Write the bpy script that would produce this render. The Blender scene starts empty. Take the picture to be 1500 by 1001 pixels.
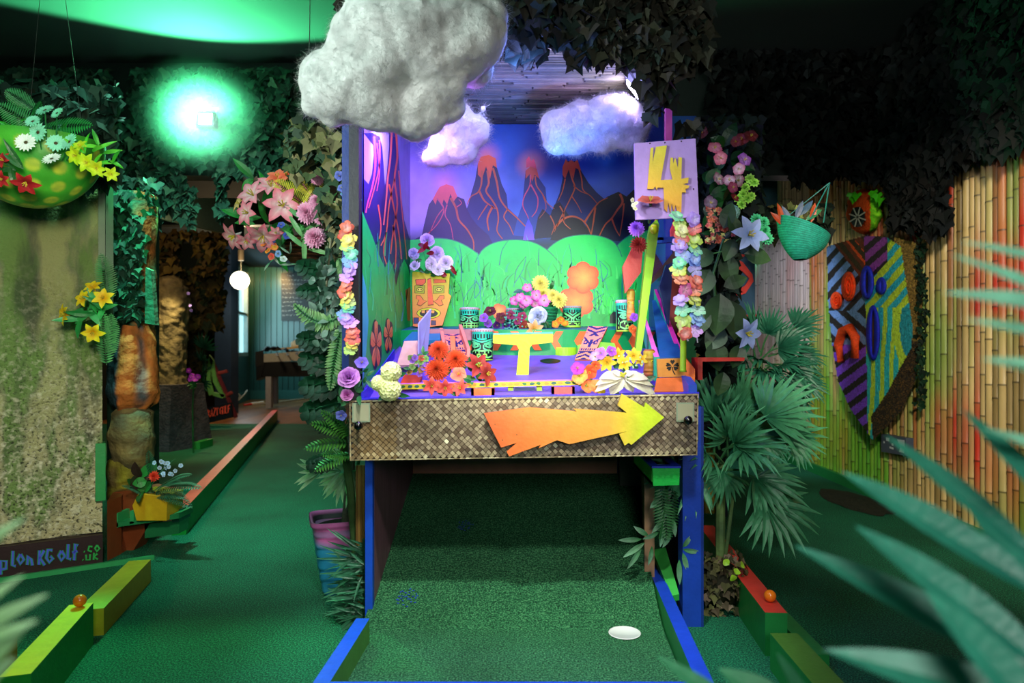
import bpy, math, random
from mathutils import Vector, Matrix, noise
R = random.Random(7)
pi = math.pi; rad = math.radians
SC = bpy.context.scene
COL = SC.collection
# ------------------------------------------------------------------ camera
F = 1000.0; CX = 775.0; CY = 515.0; EYE = 1.05
cd = bpy.data.cameras.new('camera'); cam = bpy.data.objects.new('camera', cd); COL.objects.link(cam)
cam.location = (0, 0, EYE); cam.rotation_euler = (pi/2, 0, 0)
cd.sensor_width = 36; cd.lens = 36*F/1500
cd.shift_x = -(CX-750)/1500; cd.shift_y = (CY-500.5)/1500
cd.clip_start = 0.02; cd.clip_end = 60
cd.dof.use_dof = True; cd.dof.focus_distance = 2.9; cd.dof.aperture_fstop = 2.7
SC.camera = cam
SC.view_settings.view_transform = 'Standard'; SC.view_settings.look = 'None'
SC.view_settings.exposure = 0.28; SC.view_settings.gamma = 1.0; SC.view_settings.use_curve_mapping = False
SC.cycles.use_denoising = True
SC.cycles.max_bounces = 6; SC.cycles.diffuse_bounces = 3; SC.cycles.glossy_bounces = 3
SC.cycles.sample_clamp_indirect = 4.0; SC.cycles.caustics_reflective = False; SC.cycles.caustics_refractive = False
SC.cycles.volume_bounces = 0
# ------------------------------------------------------------------ world
w = bpy.data.worlds.new('world'); SC.world = w; w.use_nodes = True
w.node_tree.nodes['Background'].inputs[0].default_value = (0.10, 0.16, 0.22, 1)
w.node_tree.nodes['Background'].inputs[1].default_value = 0.03

def P(px, py, d):
    return Vector(((px-CX)*d/F, d, EYE+(CY-py)*d/F))
def G(px, py, z=0.0):          # a point on a level surface at height z
    d = (EYE-z)*F/(py-CY)
    return Vector(((px-CX)*d/F, d, z))
def aim(o, target):
    v = Vector(target)-o.location
    o.rotation_euler = v.to_track_quat('-Z', 'Y').to_euler()
def lamp(name, kind, loc, power, color, size=0.1, target=None, spot=None, blend=0.3, size_y=None, label=None):
    l = bpy.data.lights.new(name, kind); l.energy = power; l.color = color
    if kind == 'AREA':
        l.size = size
        if size_y: l.shape = 'RECTANGLE'; l.size_y = size_y
    else: l.shadow_soft_size = size
    if kind == 'SPOT': l.spot_size = rad(spot); l.spot_blend = blend
    o = bpy.data.objects.new(name, l); COL.objects.link(o); o.location = loc
    if target is not None: aim(o, target)
    return o
# ------------------------------------------------------------------ lights
# violet white floods and tube of the booth, with added fill lamps
lamp('booth_flood_right_light', 'SPOT', P(921, 138, 2.84), 10, (0.46, 0.28, 1.0), 0.02, P(790, 330, 3.1), 150, 0.5)
lamp('booth_flood_left_light', 'SPOT', P(572, 172, 2.62), 16, (0.50, 0.34, 1.0), 0.03, P(620, 420, 3.1), 150, 0.5)
lamp('violet_tube_light', 'AREA', (0.0, 2.52, 2.17), 5, (0.42, 0.40, 1.0), 0.9, (0.0, 3.43, 1.35), size_y=.03)
lamp('added_violet_glow', 'POINT', P(622, 230, 2.42), 7, (0.50, 0.16, 1.0), 0.05)  # bodiless lamp added for violet on the cloud undersides
lamp('added_roof_fill', 'SPOT', (0.12, 2.80, 1.75), 13, (0.08, 0.20, 1.0), 0.03, (0.10, 2.80, 2.2), 125, 0.6)  # added lamp without a fixture, turns the roof canes blue
lamp('violet_tube_spill', 'POINT', P(760, 90, 2.36), 7, (0.16, 0.26, 1.0), 0.05)
# front lamps of the room, plus fills and an added mural lamp
lamp('room_key_light', 'SPOT', (0.15, 0.3, 2.7), 140, (1.0, 0.97, 0.90), 0.10, (0.0, 2.5, 0.80), 42, 0.6)
lamp('front_fill_light', 'AREA', (0.55, -1.1, 1.7), 30, (0.95, 1.0, 0.92), 0.8, (0.0, 2.6, 1.1))
lamp('cool_fill_light', 'AREA', (-1.6, 1.2, 2.95), 14, (0.45, 1.0, 0.8), 0.5, (-1.2, 4.2, 0.0))
lamp('ramp_spot', 'SPOT', (-.15, 1.22, 2.95), 230, (0.86, 1.0, 0.84), 0.05, (-.05, 2.25, .1), 38, 0.6)
lamp('cloud_side_light', 'SPOT', (-2.0, 0.5, 2.0), 230, (0.90, 1.0, 0.93), 0.15, (-.62, 2.2, 1.8), 46, 0.8)
lamp('added_mural_spot', 'SPOT', (0.12, 0.0, 1.42), 215, (0.95, 1.0, 0.78), 0.06, (0.0, 3.4, 1.17), 23, 0.6)  # added to brighten the mural, no such lamp in the room
lamp('left_lane_spot', 'SPOT', (-1.9, 3.1, 2.95), 330, (0.36, 1.0, 0.80), 0.08, (-1.8, 4.9, 0), 84, 0.9)
# green flood hung on the ivy header
lamp('green_flood_light', 'SPOT', P(300, 176, 4.50), 950, (0.10, 1.0, 0.36), 0.06, P(190, -90, 3.2), 142, 0.12)
lamp('green_flood_spill', 'POINT', P(300, 180, 4.36), 8, (0.5, 1.0, 0.78), 0.10)
# lamp aimed at the bamboo wall
lamp('bamboo_wall_light', 'SPOT', (0.7, 0.6, 2.3), 320, (1.0, 0.92, 0.72), 0.12, (2.5, 4.1, 0.72), 46, 0.6)
lamp('bamboo_far_light', 'SPOT', (1.3, 4.9, 1.9), 60, (0.8, 0.85, 1.0), 0.08, (2.5, 6.6, 0.9), 80, 0.6)
# lamp on the rock wall at left
lamp('rock_wall_light', 'SPOT', (-0.75, 0.9, 1.55), 130, (1.0, 0.95, 0.72), 0.12, (-2.55, 3.2, 0.95), 58, 0.8)
# ------------------------------------------------------------------ colours and materials
def H(h, k=1.0):
    h = h.lstrip('#'); r = []
    for i in (0, 2, 4):
        c = int(h[i:i+2], 16)/255
        r.append((c/12.92 if c <= 0.04045 else ((c+0.055)/1.055)**2.4)*k)
    return tuple(r)
def mix(a, b, t):
    t = max(0.0, min(1.0, t)); return tuple(a[i]*(1-t)+b[i]*t for i in range(3))
def nz(x, y, z, s=1.0): return noise.noise(Vector((x*s, y*s, z*s)))
MATS = {}
def mat(name, rough=0.6, var=0.12, scale=30, bump=0.15, bscale=120, spec=0.4, transl=0.0, sss=0.0, metal=0.0, kind='noise', stretch=(1, 1, 1), coat=0.0):
    """paint / leaf / cloth material: the colour comes from the mesh's own 'Col' colours, broken up by noise"""
    if name in MATS: return MATS[name]
    m = bpy.data.materials.new(name); m.use_nodes = True; nt = m.node_tree; N = nt.nodes; L = nt.links
    b = N['Principled BSDF']; out = N['Material Output']
    at = N.new('ShaderNodeAttribute'); at.attribute_name = 'Col'
    tc = N.new('ShaderNodeTexCoord'); mp = N.new('ShaderNodeMapping'); mp.inputs['Scale'].default_value = stretch
    L.new(tc.outputs['Object'], mp.inputs[0])
    n1 = N.new('ShaderNodeTexNoise'); n1.inputs['Scale'].default_value = scale; n1.inputs['Detail'].default_value = 4
    L.new(mp.outputs[0], n1.inputs['Vector'])
    mr = N.new('ShaderNodeMapRange'); mr.inputs[1].default_value = 0.3; mr.inputs[2].default_value = 0.7
    mr.inputs[3].default_value = 1-var; mr.inputs[4].default_value = 1+var
    L.new(n1.outputs[0], mr.inputs[0])
    mx = N.new('ShaderNodeVectorMath'); mx.operation = 'SCALE'
    L.new(at.outputs['Color'], mx.inputs[0]); L.new(mr.outputs[0], mx.inputs['Scale'])
    L.new(mx.outputs[0], b.inputs['Base Color'])
    b.inputs['Roughness'].default_value = rough; b.inputs['Specular IOR Level'].default_value = spec; b.inputs['Metallic'].default_value = metal
    if coat: b.inputs['Coat Weight'].default_value = coat
    if bump:
        n2 = N.new('ShaderNodeTexNoise'); n2.inputs['Scale'].default_value = bscale; n2.inputs['Detail'].default_value = 3
        L.new(mp.outputs[0], n2.inputs['Vector'])
        bp = N.new('ShaderNodeBump'); bp.inputs['Strength'].default_value = bump; bp.inputs['Distance'].default_value = 0.01
        L.new(n2.outputs[0], bp.inputs['Height']); L.new(bp.outputs[0], b.inputs['Normal'])
    if sss:
        b.inputs['Subsurface Weight'].default_value = sss; b.inputs['Subsurface Scale'].default_value = 0.05
        b.inputs['Subsurface Radius'].default_value = (1, 1, 1)
    if transl:
        t = N.new('ShaderNodeBsdfTranslucent'); L.new(mx.outputs[0], t.inputs[0])
        ms = N.new('ShaderNodeMixShader'); ms.inputs[0].default_value = transl
        L.new(b.outputs[0], ms.inputs[1]); L.new(t.outputs[0], ms.inputs[2]); L.new(ms.outputs[0], out.inputs[0])
    MATS[name] = m; return m
def emit(name, color, strength):
    if name in MATS: return MATS[name]
    m = bpy.data.materials.new(name); m.use_nodes = True; nt = m.node_tree
    b = nt.nodes['Principled BSDF']; b.inputs['Base Color'].default_value = (*color, 1)
    b.inputs['Emission Color'].default_value = (*color, 1); b.inputs['Emission Strength'].default_value = strength
    MATS[name] = m; return m
PAINT = mat('painted_wood', 0.45, 0.08, 25, 0.10, 90)
GLOSS = mat('glossy_plastic', 0.18, 0.02, 10, 0.0, 10, spec=0.6)
LEAF = mat('plastic_leaf', 0.38, 0.18, 40, 0.15, 160, transl=0.18)
LEAFG = mat('glossy_leaf', 0.38, 0.18, 30, 0.1, 120, spec=0.35, transl=0.08)
PETAL = mat('fabric_petal', 0.6, 0.07, 60, 0.1, 250, transl=0.22)
IVY = mat('ivy_leaf', 0.7, 0.35, 9, 0.1, 90, transl=0.1, spec=0.2)
STEM = mat('stem_plastic', 0.5, 0.2, 40, 0.2, 100)
METAL = mat('brushed_metal', 0.35, 0.08, 60, 0.05, 200, metal=0.85, stretch=(1, 12, 1))
MURAL = mat('sprayed_mural_paint', 0.42, 0.10, 14, 0.06, 160)
WOODM = mat('stained_wood', 0.5, 0.25, 6, 0.2, 60, stretch=(1, 8, 1))
ROCKP = mat('carved_foam_rock', 0.8, 0.35, 14, 0.9, 45, spec=0.2)
ROPE = mat('woven_rope', 0.7, 0.25, 60, 0.5, 160)
CANE = mat('bamboo_cane', 0.42, 0.14, 22, 0.15, 60, stretch=(1, 1, 0.15))
# ------------------------------------------------------------------ mesh builder
ID = Matrix.Identity(4)
class MB:
    def __init__(s): s.v = []; s.f = []; s.c = []
    def add(s, vs, fs, col, M=None):
        n = len(s.v)
        if M is not None: vs = [M @ Vector(v) for v in vs]
        s.v += [Vector(v) for v in vs]
        s.f += [tuple(i+n for i in f) for f in fs]
        if isinstance(col, list): s.c += col
        else: s.c += [col]*len(vs)
    def box(s, a, b, col, M=None, cols=None):
        x0, y0, z0 = a; x1, y1, z1 = b
        q = [(x0,y0,z0),(x1,y0,z0),(x1,y1,z0),(x0,y1,z0),(x0,y0,z1),(x1,y0,z1),(x1,y1,z1),(x0,y1,z1)]
        s.hexa(q, col, M, cols)
    def hexa(s, q, col, M=None, cols=None):
        """8 corners (bottom four, top four, counter-clockwise); cols = bottom, top, front, right, back, left"""
        fs = [(0,3,2,1),(4,5,6,7),(0,1,5,4),(1,2,6,5),(2,3,7,6),(3,0,4,7)]
        for i, f in enumerate(fs):
            c = cols[i] if cols and cols[i] else col
            s.add([q[j] for j in f], [(0,1,2,3)], c, M)
    def prism(s, pts, vec, col, side=None, back=None, M=None):
        """flat outline pts (3d), extruded along vec"""
        n = len(pts); vec = Vector(vec); p = [Vector(a) for a in pts]
        s.add(p, [tuple(range(n))], col, M)
        s.add([a+vec for a in p], [tuple(range(n))[::-1]], back or side or col, M)
        for i in range(n):
            a, b = p[i], p[(i+1) % n]
            s.add([a, b, b+vec, a+vec], [(0,1,2,3)], side or col, M)
    def poly(s, pts, col, M=None): s.add(pts, [tuple(range(len(pts)))], col, M)
    def tube(s, pts, r, col, n=6, cap=True, M=None):
        pts = [Vector(p) for p in pts]; m = len(pts)
        rs = r if isinstance(r, (list, tuple)) else [r]*m
        vs = []; cols = []; up = Vector((0.13, 0.31, 0.94))
        for i, p in enumerate(pts):
            t = (pts[min(i+1, m-1)]-pts[max(i-1, 0)])
            if t.length < 1e-9: t = Vector((0, 0, 1))
            t.normalize()
            a = t.cross(up)
            if a.length < 0.05: a = t.cross(Vector((1, 0, 0)))
            a.normalize(); b = t.cross(a)
            for k in range(n):
                w_ = 2*pi*k/n; vs.append(p+(a*math.cos(w_)+b*math.sin(w_))*rs[i])
            cc = col[i] if isinstance(col, list) else col
            cols += [cc]*n
        fs = [(i*n+k, i*n+(k+1) % n, (i+1)*n+(k+1) % n, (i+1)*n+k) for i in range(m-1) for k in range(n)]
        if cap: fs += [tuple(range(n))[::-1], tuple((m-1)*n+k for k in range(n))]
        s.add(vs, fs, cols, M)
    def lathe(s, prof, col, M=None, n=24, cap=True):
        """prof: (r, z) list"""
        vs = []; cols = []
        for i, (r, z) in enumerate(prof):
            for k in range(n):
                a = 2*pi*k/n; vs.append((r*math.cos(a), r*math.sin(a), z))
            cols += [col[i] if isinstance(col, list) else col]*n
        m = len(prof)
        fs = [(i*n+k, i*n+(k+1) % n, (i+1)*n+(k+1) % n, (i+1)*n+k) for i in range(m-1) for k in range(n)]
        if cap: fs += [tuple(range(n))[::-1], tuple((m-1)*n+k for k in range(n))]
        s.add(vs, fs, cols, M)
    def ball(s, c, r, col, n=16, sc=(1, 1, 1), M=None):
        prof = [(max(1e-4, r*math.sin(pi*i/(n//2))), -r*math.cos(pi*i/(n//2))) for i in range(n//2+1)]
        T = Matrix.Translation(c) @ Matrix.Diagonal((*sc, 1))
        s.lathe(prof, col, (M or ID) @ T, n, False)
    def sheet(s, fn, cf, nu, nv, M=None):
        vs = []; cs = []
        for j in range(nv+1):
            for i in range(nu+1):
                u, v = i/nu, j/nv; vs.append(fn(u, v)); cs.append(cf(u, v))
        fs = [(j*(nu+1)+i, j*(nu+1)+i+1, (j+1)*(nu+1)+i+1, (j+1)*(nu+1)+i) for j in range(nv) for i in range(nu)]
        s.add(vs, fs, cs, M)
    def cells(s, fn, cf, nu, nv, M=None):
        for j in range(nv):
            for i in range(nu):
                c = cf((i+.5)/nu, (j+.5)/nv)
                if c is None: continue
                s.add([fn(i/nu, j/nv), fn((i+1)/nu, j/nv), fn((i+1)/nu, (j+1)/nv), fn(i/nu, (j+1)/nv)], [(0,1,2,3)], c, M)
    def leaf(s, M, L, W, c0, c1=None, fold=0.25, bend=0.3, seg=5, shape=0.45, edge=None, wave=0.0):
        """a leaf or petal from the origin along +Y, surface facing +Z; bend lifts (+) or drops (-) the tip"""
        c1 = c1 or c0; vs = []; cs = []; ph = R.random()*6
        for i in range(seg+1):
            t = i/seg
            wd = W*0.5*(math.sin(pi*min(1, t**(math.log(0.5)/math.log(shape))))**0.85 if 0 < t < 1 else 0.02)
            a = bend*t; y = L*(math.sin(a)/a*t if abs(a) > 1e-4 else t); z = L*t*(a*0.5)
            zz = abs(fold)*wd*(1 if fold > 0 else -1) + wave*W*math.sin(ph+t*11)
            c = mix(c0, c1, t); ce = mix(edge, c, 0.25) if edge else c
            vs += [(-wd, y, z+zz), (0, y, z), (wd, y, z+zz*(1 if not wave else .6))]; cs += [ce, c, ce]
        fs = []
        for i in range(seg):
            a = i*3; fs += [(a, a+1, a+4, a+3), (a+1, a+2, a+5, a+4)]
        s.add(vs, fs, cs, M)
    def ribbon(s, pts, wd, col, mp=None, close=False, smooth=4, taper=0.0):
        """a painted stroke through 2d points, mp maps (x, y) to 3d"""
        p = [Vector((a[0], a[1])) for a in pts]
        if smooth > 1 and len(p) > 2:
            q = []
            for i in range(len(p)-1):
                p0, p1, p2, p3 = p[max(i-1, 0)], p[i], p[i+1], p[min(i+2, len(p)-1)]
                for k in range(smooth):
                    t = k/smooth
                    q.append(0.5*((2*p1)+(p2-p0)*t+(2*p0-5*p1+4*p2-p3)*t*t+(3*p1-p0-3*p2+p3)*t**3))
            q.append(p[-1]); p = q
        n = len(p); vs = []
        for i in range(n):
            t = p[min(i+1, n-1)]-p[max(i-1, 0)]
            if t.length < 1e-9: t = Vector((0, 1))
            t.normalize(); nn = Vector((-t.y, t.x))
            k = wd*0.5*(1-taper*(i/(n-1)))
            vs += [p[i]+nn*k, p[i]-nn*k]
        vs = [mp(v.x, v.y) if mp else (v.x, v.y, 0) for v in vs]
        s.add(vs, [(2*i, 2*i+1, 2*i+3, 2*i+2) for i in range(n-1)], col)
    def build(s, name, m, parent=None, smooth=False, bevel=0.0, origin=None):
        me = bpy.data.meshes.new(name)
        if parent is not None:
            o_ = parent['_o']; org = Vector((o_[0], o_[1], o_[2]))
        elif origin is not None: org = Vector(origin)
        else:
            xs = [v.x for v in s.v]; ys = [v.y for v in s.v]; zs = [v.z for v in s.v]
            org = Vector(((min(xs)+max(xs))/2, (min(ys)+max(ys))/2, min(zs)))
        me.from_pydata([v-org for v in s.v], [], s.f)
        ca = me.color_attributes.new('Col', 'FLOAT_COLOR', 'POINT')
        ca.data.foreach_set('color', [x for c in s.c for x in (c[0], c[1], c[2], 1.0)])
        me.materials.append(m)
        if smooth: me.polygons.foreach_set('use_smooth', [True]*len(me.polygons))
        me.update()
        o = bpy.data.objects.new(name, me); COL.objects.link(o)
        if parent is not None: o.parent = parent
        else: o.location = org
        o['_o'] = tuple(org)
        if bevel:
            b = o.modifiers.new('weld', 'WELD'); b.merge_threshold = 1e-5
            b = o.modifiers.new('bevel', 'BEVEL'); b.width = bevel; b.segments = 2; b.limit_method = 'ANGLE'; b.angle_limit = rad(40)
        return o
def tag(o, label, cat, group=None, kind=None):
    if label: o['label'] = label
    if cat: o['category'] = cat
    if group: o['group'] = group
    if kind: o['kind'] = kind
    return o
def thing(name, label, cat, loc, group=None):
    o = bpy.data.objects.new(name, None); COL.objects.link(o); o.empty_display_size = 0.05
    o.location = loc; o['_o'] = tuple(loc)
    return tag(o, label, cat, group)
def struct(name, mb, m, **k):
    o = mb.build(name, m, **k); o['kind'] = 'structure'; return o
def fr(loc, z, y=None, roll=0.0):
    """frame with +Z along z; +Y as near y as it can"""
    z = Vector(z).normalized(); y = Vector(y) if y is not None else Vector((0, 0, 1))
    x = y.cross(z)
    if x.length < 1e-3: x = Vector((1, 0, 0)).cross(z)
    x.normalize(); y = z.cross(x)
    m = Matrix((x, y, z)).transposed().to_4x4()
    return Matrix.Translation(loc) @ m @ Matrix.Rotation(roll, 4, 'Z')
def rv(a=1.0): return Vector((R.uniform(-a, a), R.uniform(-a, a), R.uniform(-a, a)))
def RZ(a): return Matrix.Rotation(a, 4, 'Z')
def RX(a): return Matrix.Rotation(a, 4, 'X')
def TR(x, y, z): return Matrix.Translation((x, y, z))
CAMD = Vector((0, -1, 0.15))
# ------------------------------------------------------------------ flowers
def petals(mb, M, n, L, W, lift, c0, c1, edge=None, bend=-0.5, shape=0.6, fold=0.2, seg=4, off=0.0, r0=0.0, wave=0.0):
    for k in range(n):
        a = 2*pi*(k+off)/n + R.uniform(-.06, .06)
        mb.leaf(M @ RZ(a) @ RX(lift) @ TR(0, r0, 0), L*R.uniform(.92, 1.06), W, c0, c1, fold, bend, seg, shape, edge, wave)
def lily(mb, M, r, c0, c1, edge=None, centre=H('#d8c040'), n=6):
    petals(mb, M, n, r*1.05, r*0.55, 0.75, c0, c1, edge, bend=-1.0, shape=0.5, seg=5)
    mb.tube([M @ Vector((0, 0, 0)), M @ Vector((0, 0, -r*.45))], [r*.12, r*.04], c0, 5)
def stamens(mb, M, r, col, n=5):
    for k in range(n):
        a = 2*pi*k/n
        mb.tube([M @ Vector((0, 0, 0)), M @ Vector((math.cos(a)*r*.16, math.sin(a)*r*.16, r*.45))], [r*.02, r*.035], col, 4)
def daisy(mb, M, r, c, n=16):
    petals(mb, M, n, r*.86, r*.26, 0.15, c, c, bend=-0.2, shape=0.65, r0=r*.14)
    petals(mb, M, n, r*.74, r*.24, 0.3, c, c, bend=-0.2, shape=0.65, r0=r*.14, off=.5)
def rose(mb, M, r, c0, c1, layers=6):
    for j in range(layers):
        t = j/(layers-1)
        petals(mb, M @ TR(0, 0, -r*.25*t), 3+(j+1)//2, r*(.55+.30*t), r*(.5+.5*t), 1.55-.95*t, c0, mix(c0, c1, .2+.8*t), bend=.5-1.3*t, shape=.62, fold=-.35+.1*t, off=j*.37, seg=5, r0=r*(.03+.22*t), wave=.02)
def pompom(mb, M, r, c0, c1, layers=6, n0=8, w_=.32, shape=.7):
    """carnation, peony or dahlia head: many short petals in layers"""
    for j in range(layers):
        t = j/(layers-1)
        petals(mb, M @ TR(0, 0, r*.25*(1-t)), n0+2*j, r*(.55+.45*t), r*w_, 1.5-1.35*t, c0, c1, bend=-.25, shape=shape, fold=.4, off=j*.37, seg=3, wave=.06)
def cluster(mb, M, r, c0, c1, n=60, fl=0.28):
    """ball of little four-petal florets"""
    mb.ball((0, 0, 0), r*.8, c0, 10, M=M)
    for i in range(n):
        z = 1-2*(i+.5)/n; a = i*2.39996; q = math.sqrt(1-z*z)
        if z < -.6: continue
        d = Vector((q*math.cos(a), q*math.sin(a), z))
        m2 = M @ fr(d*r*.82, d+rv(.25), rv())
        petals(mb, m2, 4, r*fl, r*fl*.95, .35, c0, c1, bend=-.3, shape=.6, seg=2)
def ruffle(mb, M, r, c0, c1, n=5, w_=.95, edge=None, lift=.45):
    """petunia or lei blossom: broad ruffled petals"""
    petals(mb, M, n, r, r*w_, lift, c0, c1, edge, bend=-.5, shape=.66, fold=-.12, seg=4, wave=.05)
# ------------------------------------------------------------------ leaves
def frond(mb, base, d, L, wd, col, tip=None, n=16, droop=0.6, side=None, rib=None, up=None, lw=0.5):
    """a fern frond: curved midrib with paired leaflets"""
    d = Vector(d).normalized(); up = Vector(up) if up is not None else Vector((0, -0.5, 1))
    pts = []; p = Vector(base); cur = d.copy()
    for i in range(n+1):
        pts.append(p.copy()); p = p+cur*(L/n); cur = (cur+Vector((0, 0, -droop/n))).normalized()
    mb.tube(pts, [wd*.03*(1-.7*i/n) for i in range(n+1)], rib or col, 4)
    for i in range(1, n+1):
        t = i/n; tg = (pts[i]-pts[i-1]).normalized()
        w_ = wd*(math.sin(pi*min(1, .12+t*.88))**.7+.05)
        for sgn in (-1, 1):
            sd = tg.cross(up).normalized()*sgn
            y = (sd+tg*.35).normalized(); z = tg.cross(sd).normalized()*sgn
            m2 = fr(pts[i], z*-1 if z.dot(up) < 0 else z, y)
            mb.leaf(m2, w_, L/n*.78, mix(col, tip or col, .3*R.random()), tip or col, .2, -.25, 4, .35)
def palm_fan(mb, base, tip, face, size, col, tipc=None, n=16, stemc=None, spread=2.6, droop=.5, stemmb=None, wdt=.075):
    """stalk from base to tip, with a fan of narrow blades"""
    base = Vector(base); tip = Vector(tip)
    mid = (base+tip)/2+Vector((0, 0, (tip-base).length*.12))
    (stemmb or mb).tube([base, mid, tip], [.006, .005, .004], stemc or col, 5)
    d = (tip-mid).normalized(); face = Vector(face).normalized()
    x = d.cross(face).normalized(); z = x.cross(d).normalized()
    M = Matrix((x, d, z)).transposed().to_4x4()
    for k in range(n):
        a = (k/(n-1)-.5)*spread*2
        L = size*(1-.25*abs(a)/spread)*R.uniform(.9, 1.05)
        mb.leaf(Matrix.Translation(tip) @ M @ RZ(-a) @ RX(.25+R.uniform(-.1, .1)), L, size*wdt*2, col, tipc or col, .5, -droop*R.uniform(.6, 1.4), 5, .38)
def ivyleaf(mb, M, s_, c):
    k = [(0, 0), (.35, -.12), (.55, .25), (.28, .45), (.05, 1.0), (-.25, .45), (-.55, .22), (-.33, -.12)]
    f = R.uniform(.05, .35)
    vs = [(0, .25, 0)]+[(x*s_, y*s_, abs(x)*s_*f) for x, y in k]; vs[0] = (0, .25*s_, 0)
    mb.add(vs, [(0, 1, 2, 3), (0, 3, 4, 5), (0, 5, 6, 7), (0, 7, 8, 1)], c, M)
def monstera(mb, base, d, face, L, col, c2):
    """split leaf: lobes left and right of a midrib"""
    d = Vector(d).normalized(); face = Vector(face).normalized(); x = d.cross(face).normalized(); z = x.cross(d)
    M = Matrix.Translation(base) @ Matrix((x, d, z)).transposed().to_4x4()
    mb.tube([M @ Vector((0, 0, 0)), M @ Vector((0, L*.5, .004)), M @ Vector((0, L*.97, -.02))], [.006, .004, .002], c2, 4)
    for i in range(6):
        t = (i+.3)/6
        for sg in (-1, 1):
            w_ = L*.5*(math.sin(pi*(.16+t*.8)))**.6
            mb.leaf(M @ TR(0, L*t*.9, 0) @ RZ(-sg*(1.55-t*.9)) @ RX(-.1), w_, L*.27, c2, col, .06, -.3, 5, .6)
    mb.leaf(M @ TR(0, 0, .001), L, L*.5, c2, col, .08, -.3, 5, .45)
def broad(mb, base, d, face, L, W, col, c2=None, bend=-.5, fold=.2, wave=0):
    d = Vector(d).normalized(); face = Vector(face).normalized(); x = d.cross(face)
    if x.length < .01: x = Vector((1, 0, 0))
    x.normalize(); z = x.cross(d)
    mb.leaf(Matrix.Translation(base) @ Matrix((x, d, z)).transposed().to_4x4(), L, W, col, c2 or col, fold, bend, 6, .45, wave=wave)
def foliage(mb, pts, size, cols, spread, n, face=CAMD, fn=ivyleaf):
    """ivy leaves scattered about a list of points"""
    for i in range(n):
        a = R.choice(pts); c = Vector(a)+Vector((R.gauss(0, spread[0]), R.gauss(0, spread[1]), R.gauss(0, spread[2])))
        fn(mb, fr(c, Vector(face)+rv(.8), Vector((0, 0, -1))+rv(.5)), size*R.uniform(.6, 1.3), R.choice(cols))
def in_poly(x, y, pts):
    r = False; n = len(pts); j = n-1
    for i in range(n):
        xi, yi = pts[i]; xj, yj = pts[j]
        if (yi > y) != (yj > y) and x < (xj-xi)*(y-yi)/(yj-yi)+xi: r = not r
        j = i
    return r
# ================================================================== THE SETTING
def turf_mat(name, base, hi):
    m = bpy.data.materials.new(name); m.use_nodes = True; nt = m.node_tree; N = nt.nodes; L = nt.links
    b = N['Principled BSDF']; tc = N.new('ShaderNodeTexCoord')
    n1 = N.new('ShaderNodeTexNoise'); n1.inputs['Scale'].default_value = 170; n1.inputs['Detail'].default_value = 5
    n3 = N.new('ShaderNodeTexNoise'); n3.inputs['Scale'].default_value = 2.2; n3.inputs['Detail'].default_value = 3
    cr = N.new('ShaderNodeValToRGB'); e = cr.color_ramp.elements
    e[0].position = .36; e[0].color = (*[c*.35 for c in base], 1); e[1].position = .66; e[1].color = (*hi, 1)
    e2 = cr.color_ramp.elements.new(.5); e2.color = (*base, 1)
    L.new(tc.outputs['Object'], n1.inputs['Vector']); L.new(tc.outputs['Object'], n3.inputs['Vector'])
    L.new(n1.outputs[0], cr.inputs[0])
    mr = N.new('ShaderNodeMapRange'); mr.inputs[1].default_value = .35; mr.inputs[2].default_value = .65; mr.inputs[3].default_value = .8; mr.inputs[4].default_value = 1.15
    L.new(n3.outputs[0], mr.inputs[0])
    vm = N.new('ShaderNodeVectorMath'); vm.operation = 'SCALE'; L.new(cr.outputs[0], vm.inputs[0]); L.new(mr.outputs[0], vm.inputs['Scale'])
    L.new(vm.outputs[0], b.inputs['Base Color']); b.inputs['Roughness'].default_value = .75; b.inputs['Specular IOR Level'].default_value = .25
    bp = N.new('ShaderNodeBump'); bp.inputs['Strength'].default_value = .9; bp.inputs['Distance'].default_value = .012
    L.new(n1.outputs[0], bp.inputs['Height']); L.new(bp.outputs[0], b.inputs['Normal'])
    return m
TURF = turf_mat('artificial_turf', H('#0e6248'), H('#349a6c'))
def plain(name, col, rough=.8, scale=5, var=.2, bump=.1, bscale=60):
    return col
b = MB(); b.box((-6.5, -1.5, -.1), (2.62, 9.9, 0), H('#0f6a3e')); struct('floor', b, TURF)
b = MB()
for i in range(34):
    x0 = -7+i*.16
    y = 9.9
    while y < 15.2:
        L_ = R.uniform(.8, 1.6); b.box((x0, y, -.1), (x0+.157, min(15.2, y+L_-.004), -.002), mix(H('#7a4a22'), H('#a56a34'), R.random())); y += L_
struct('floor_wood', b, mat('oak_floor', .3, .2, 8, .1, 60, stretch=(8, 1, 1)))
CEILM = mat('ceiling_paint', .85, .06, 2, .05, 20, spec=.2)
b = MB(); b.box((-4.6, -1.5, 3.1), (2.62, 5.0, 3.2), H('#34393a')); struct('ceiling', b, CEILM)
b = MB(); b.box((-7.2, 5.0, 2.9), (2.62, 15.3, 3.0), H('#20262a')); struct('ceiling_rear', b, CEILM)
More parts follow.
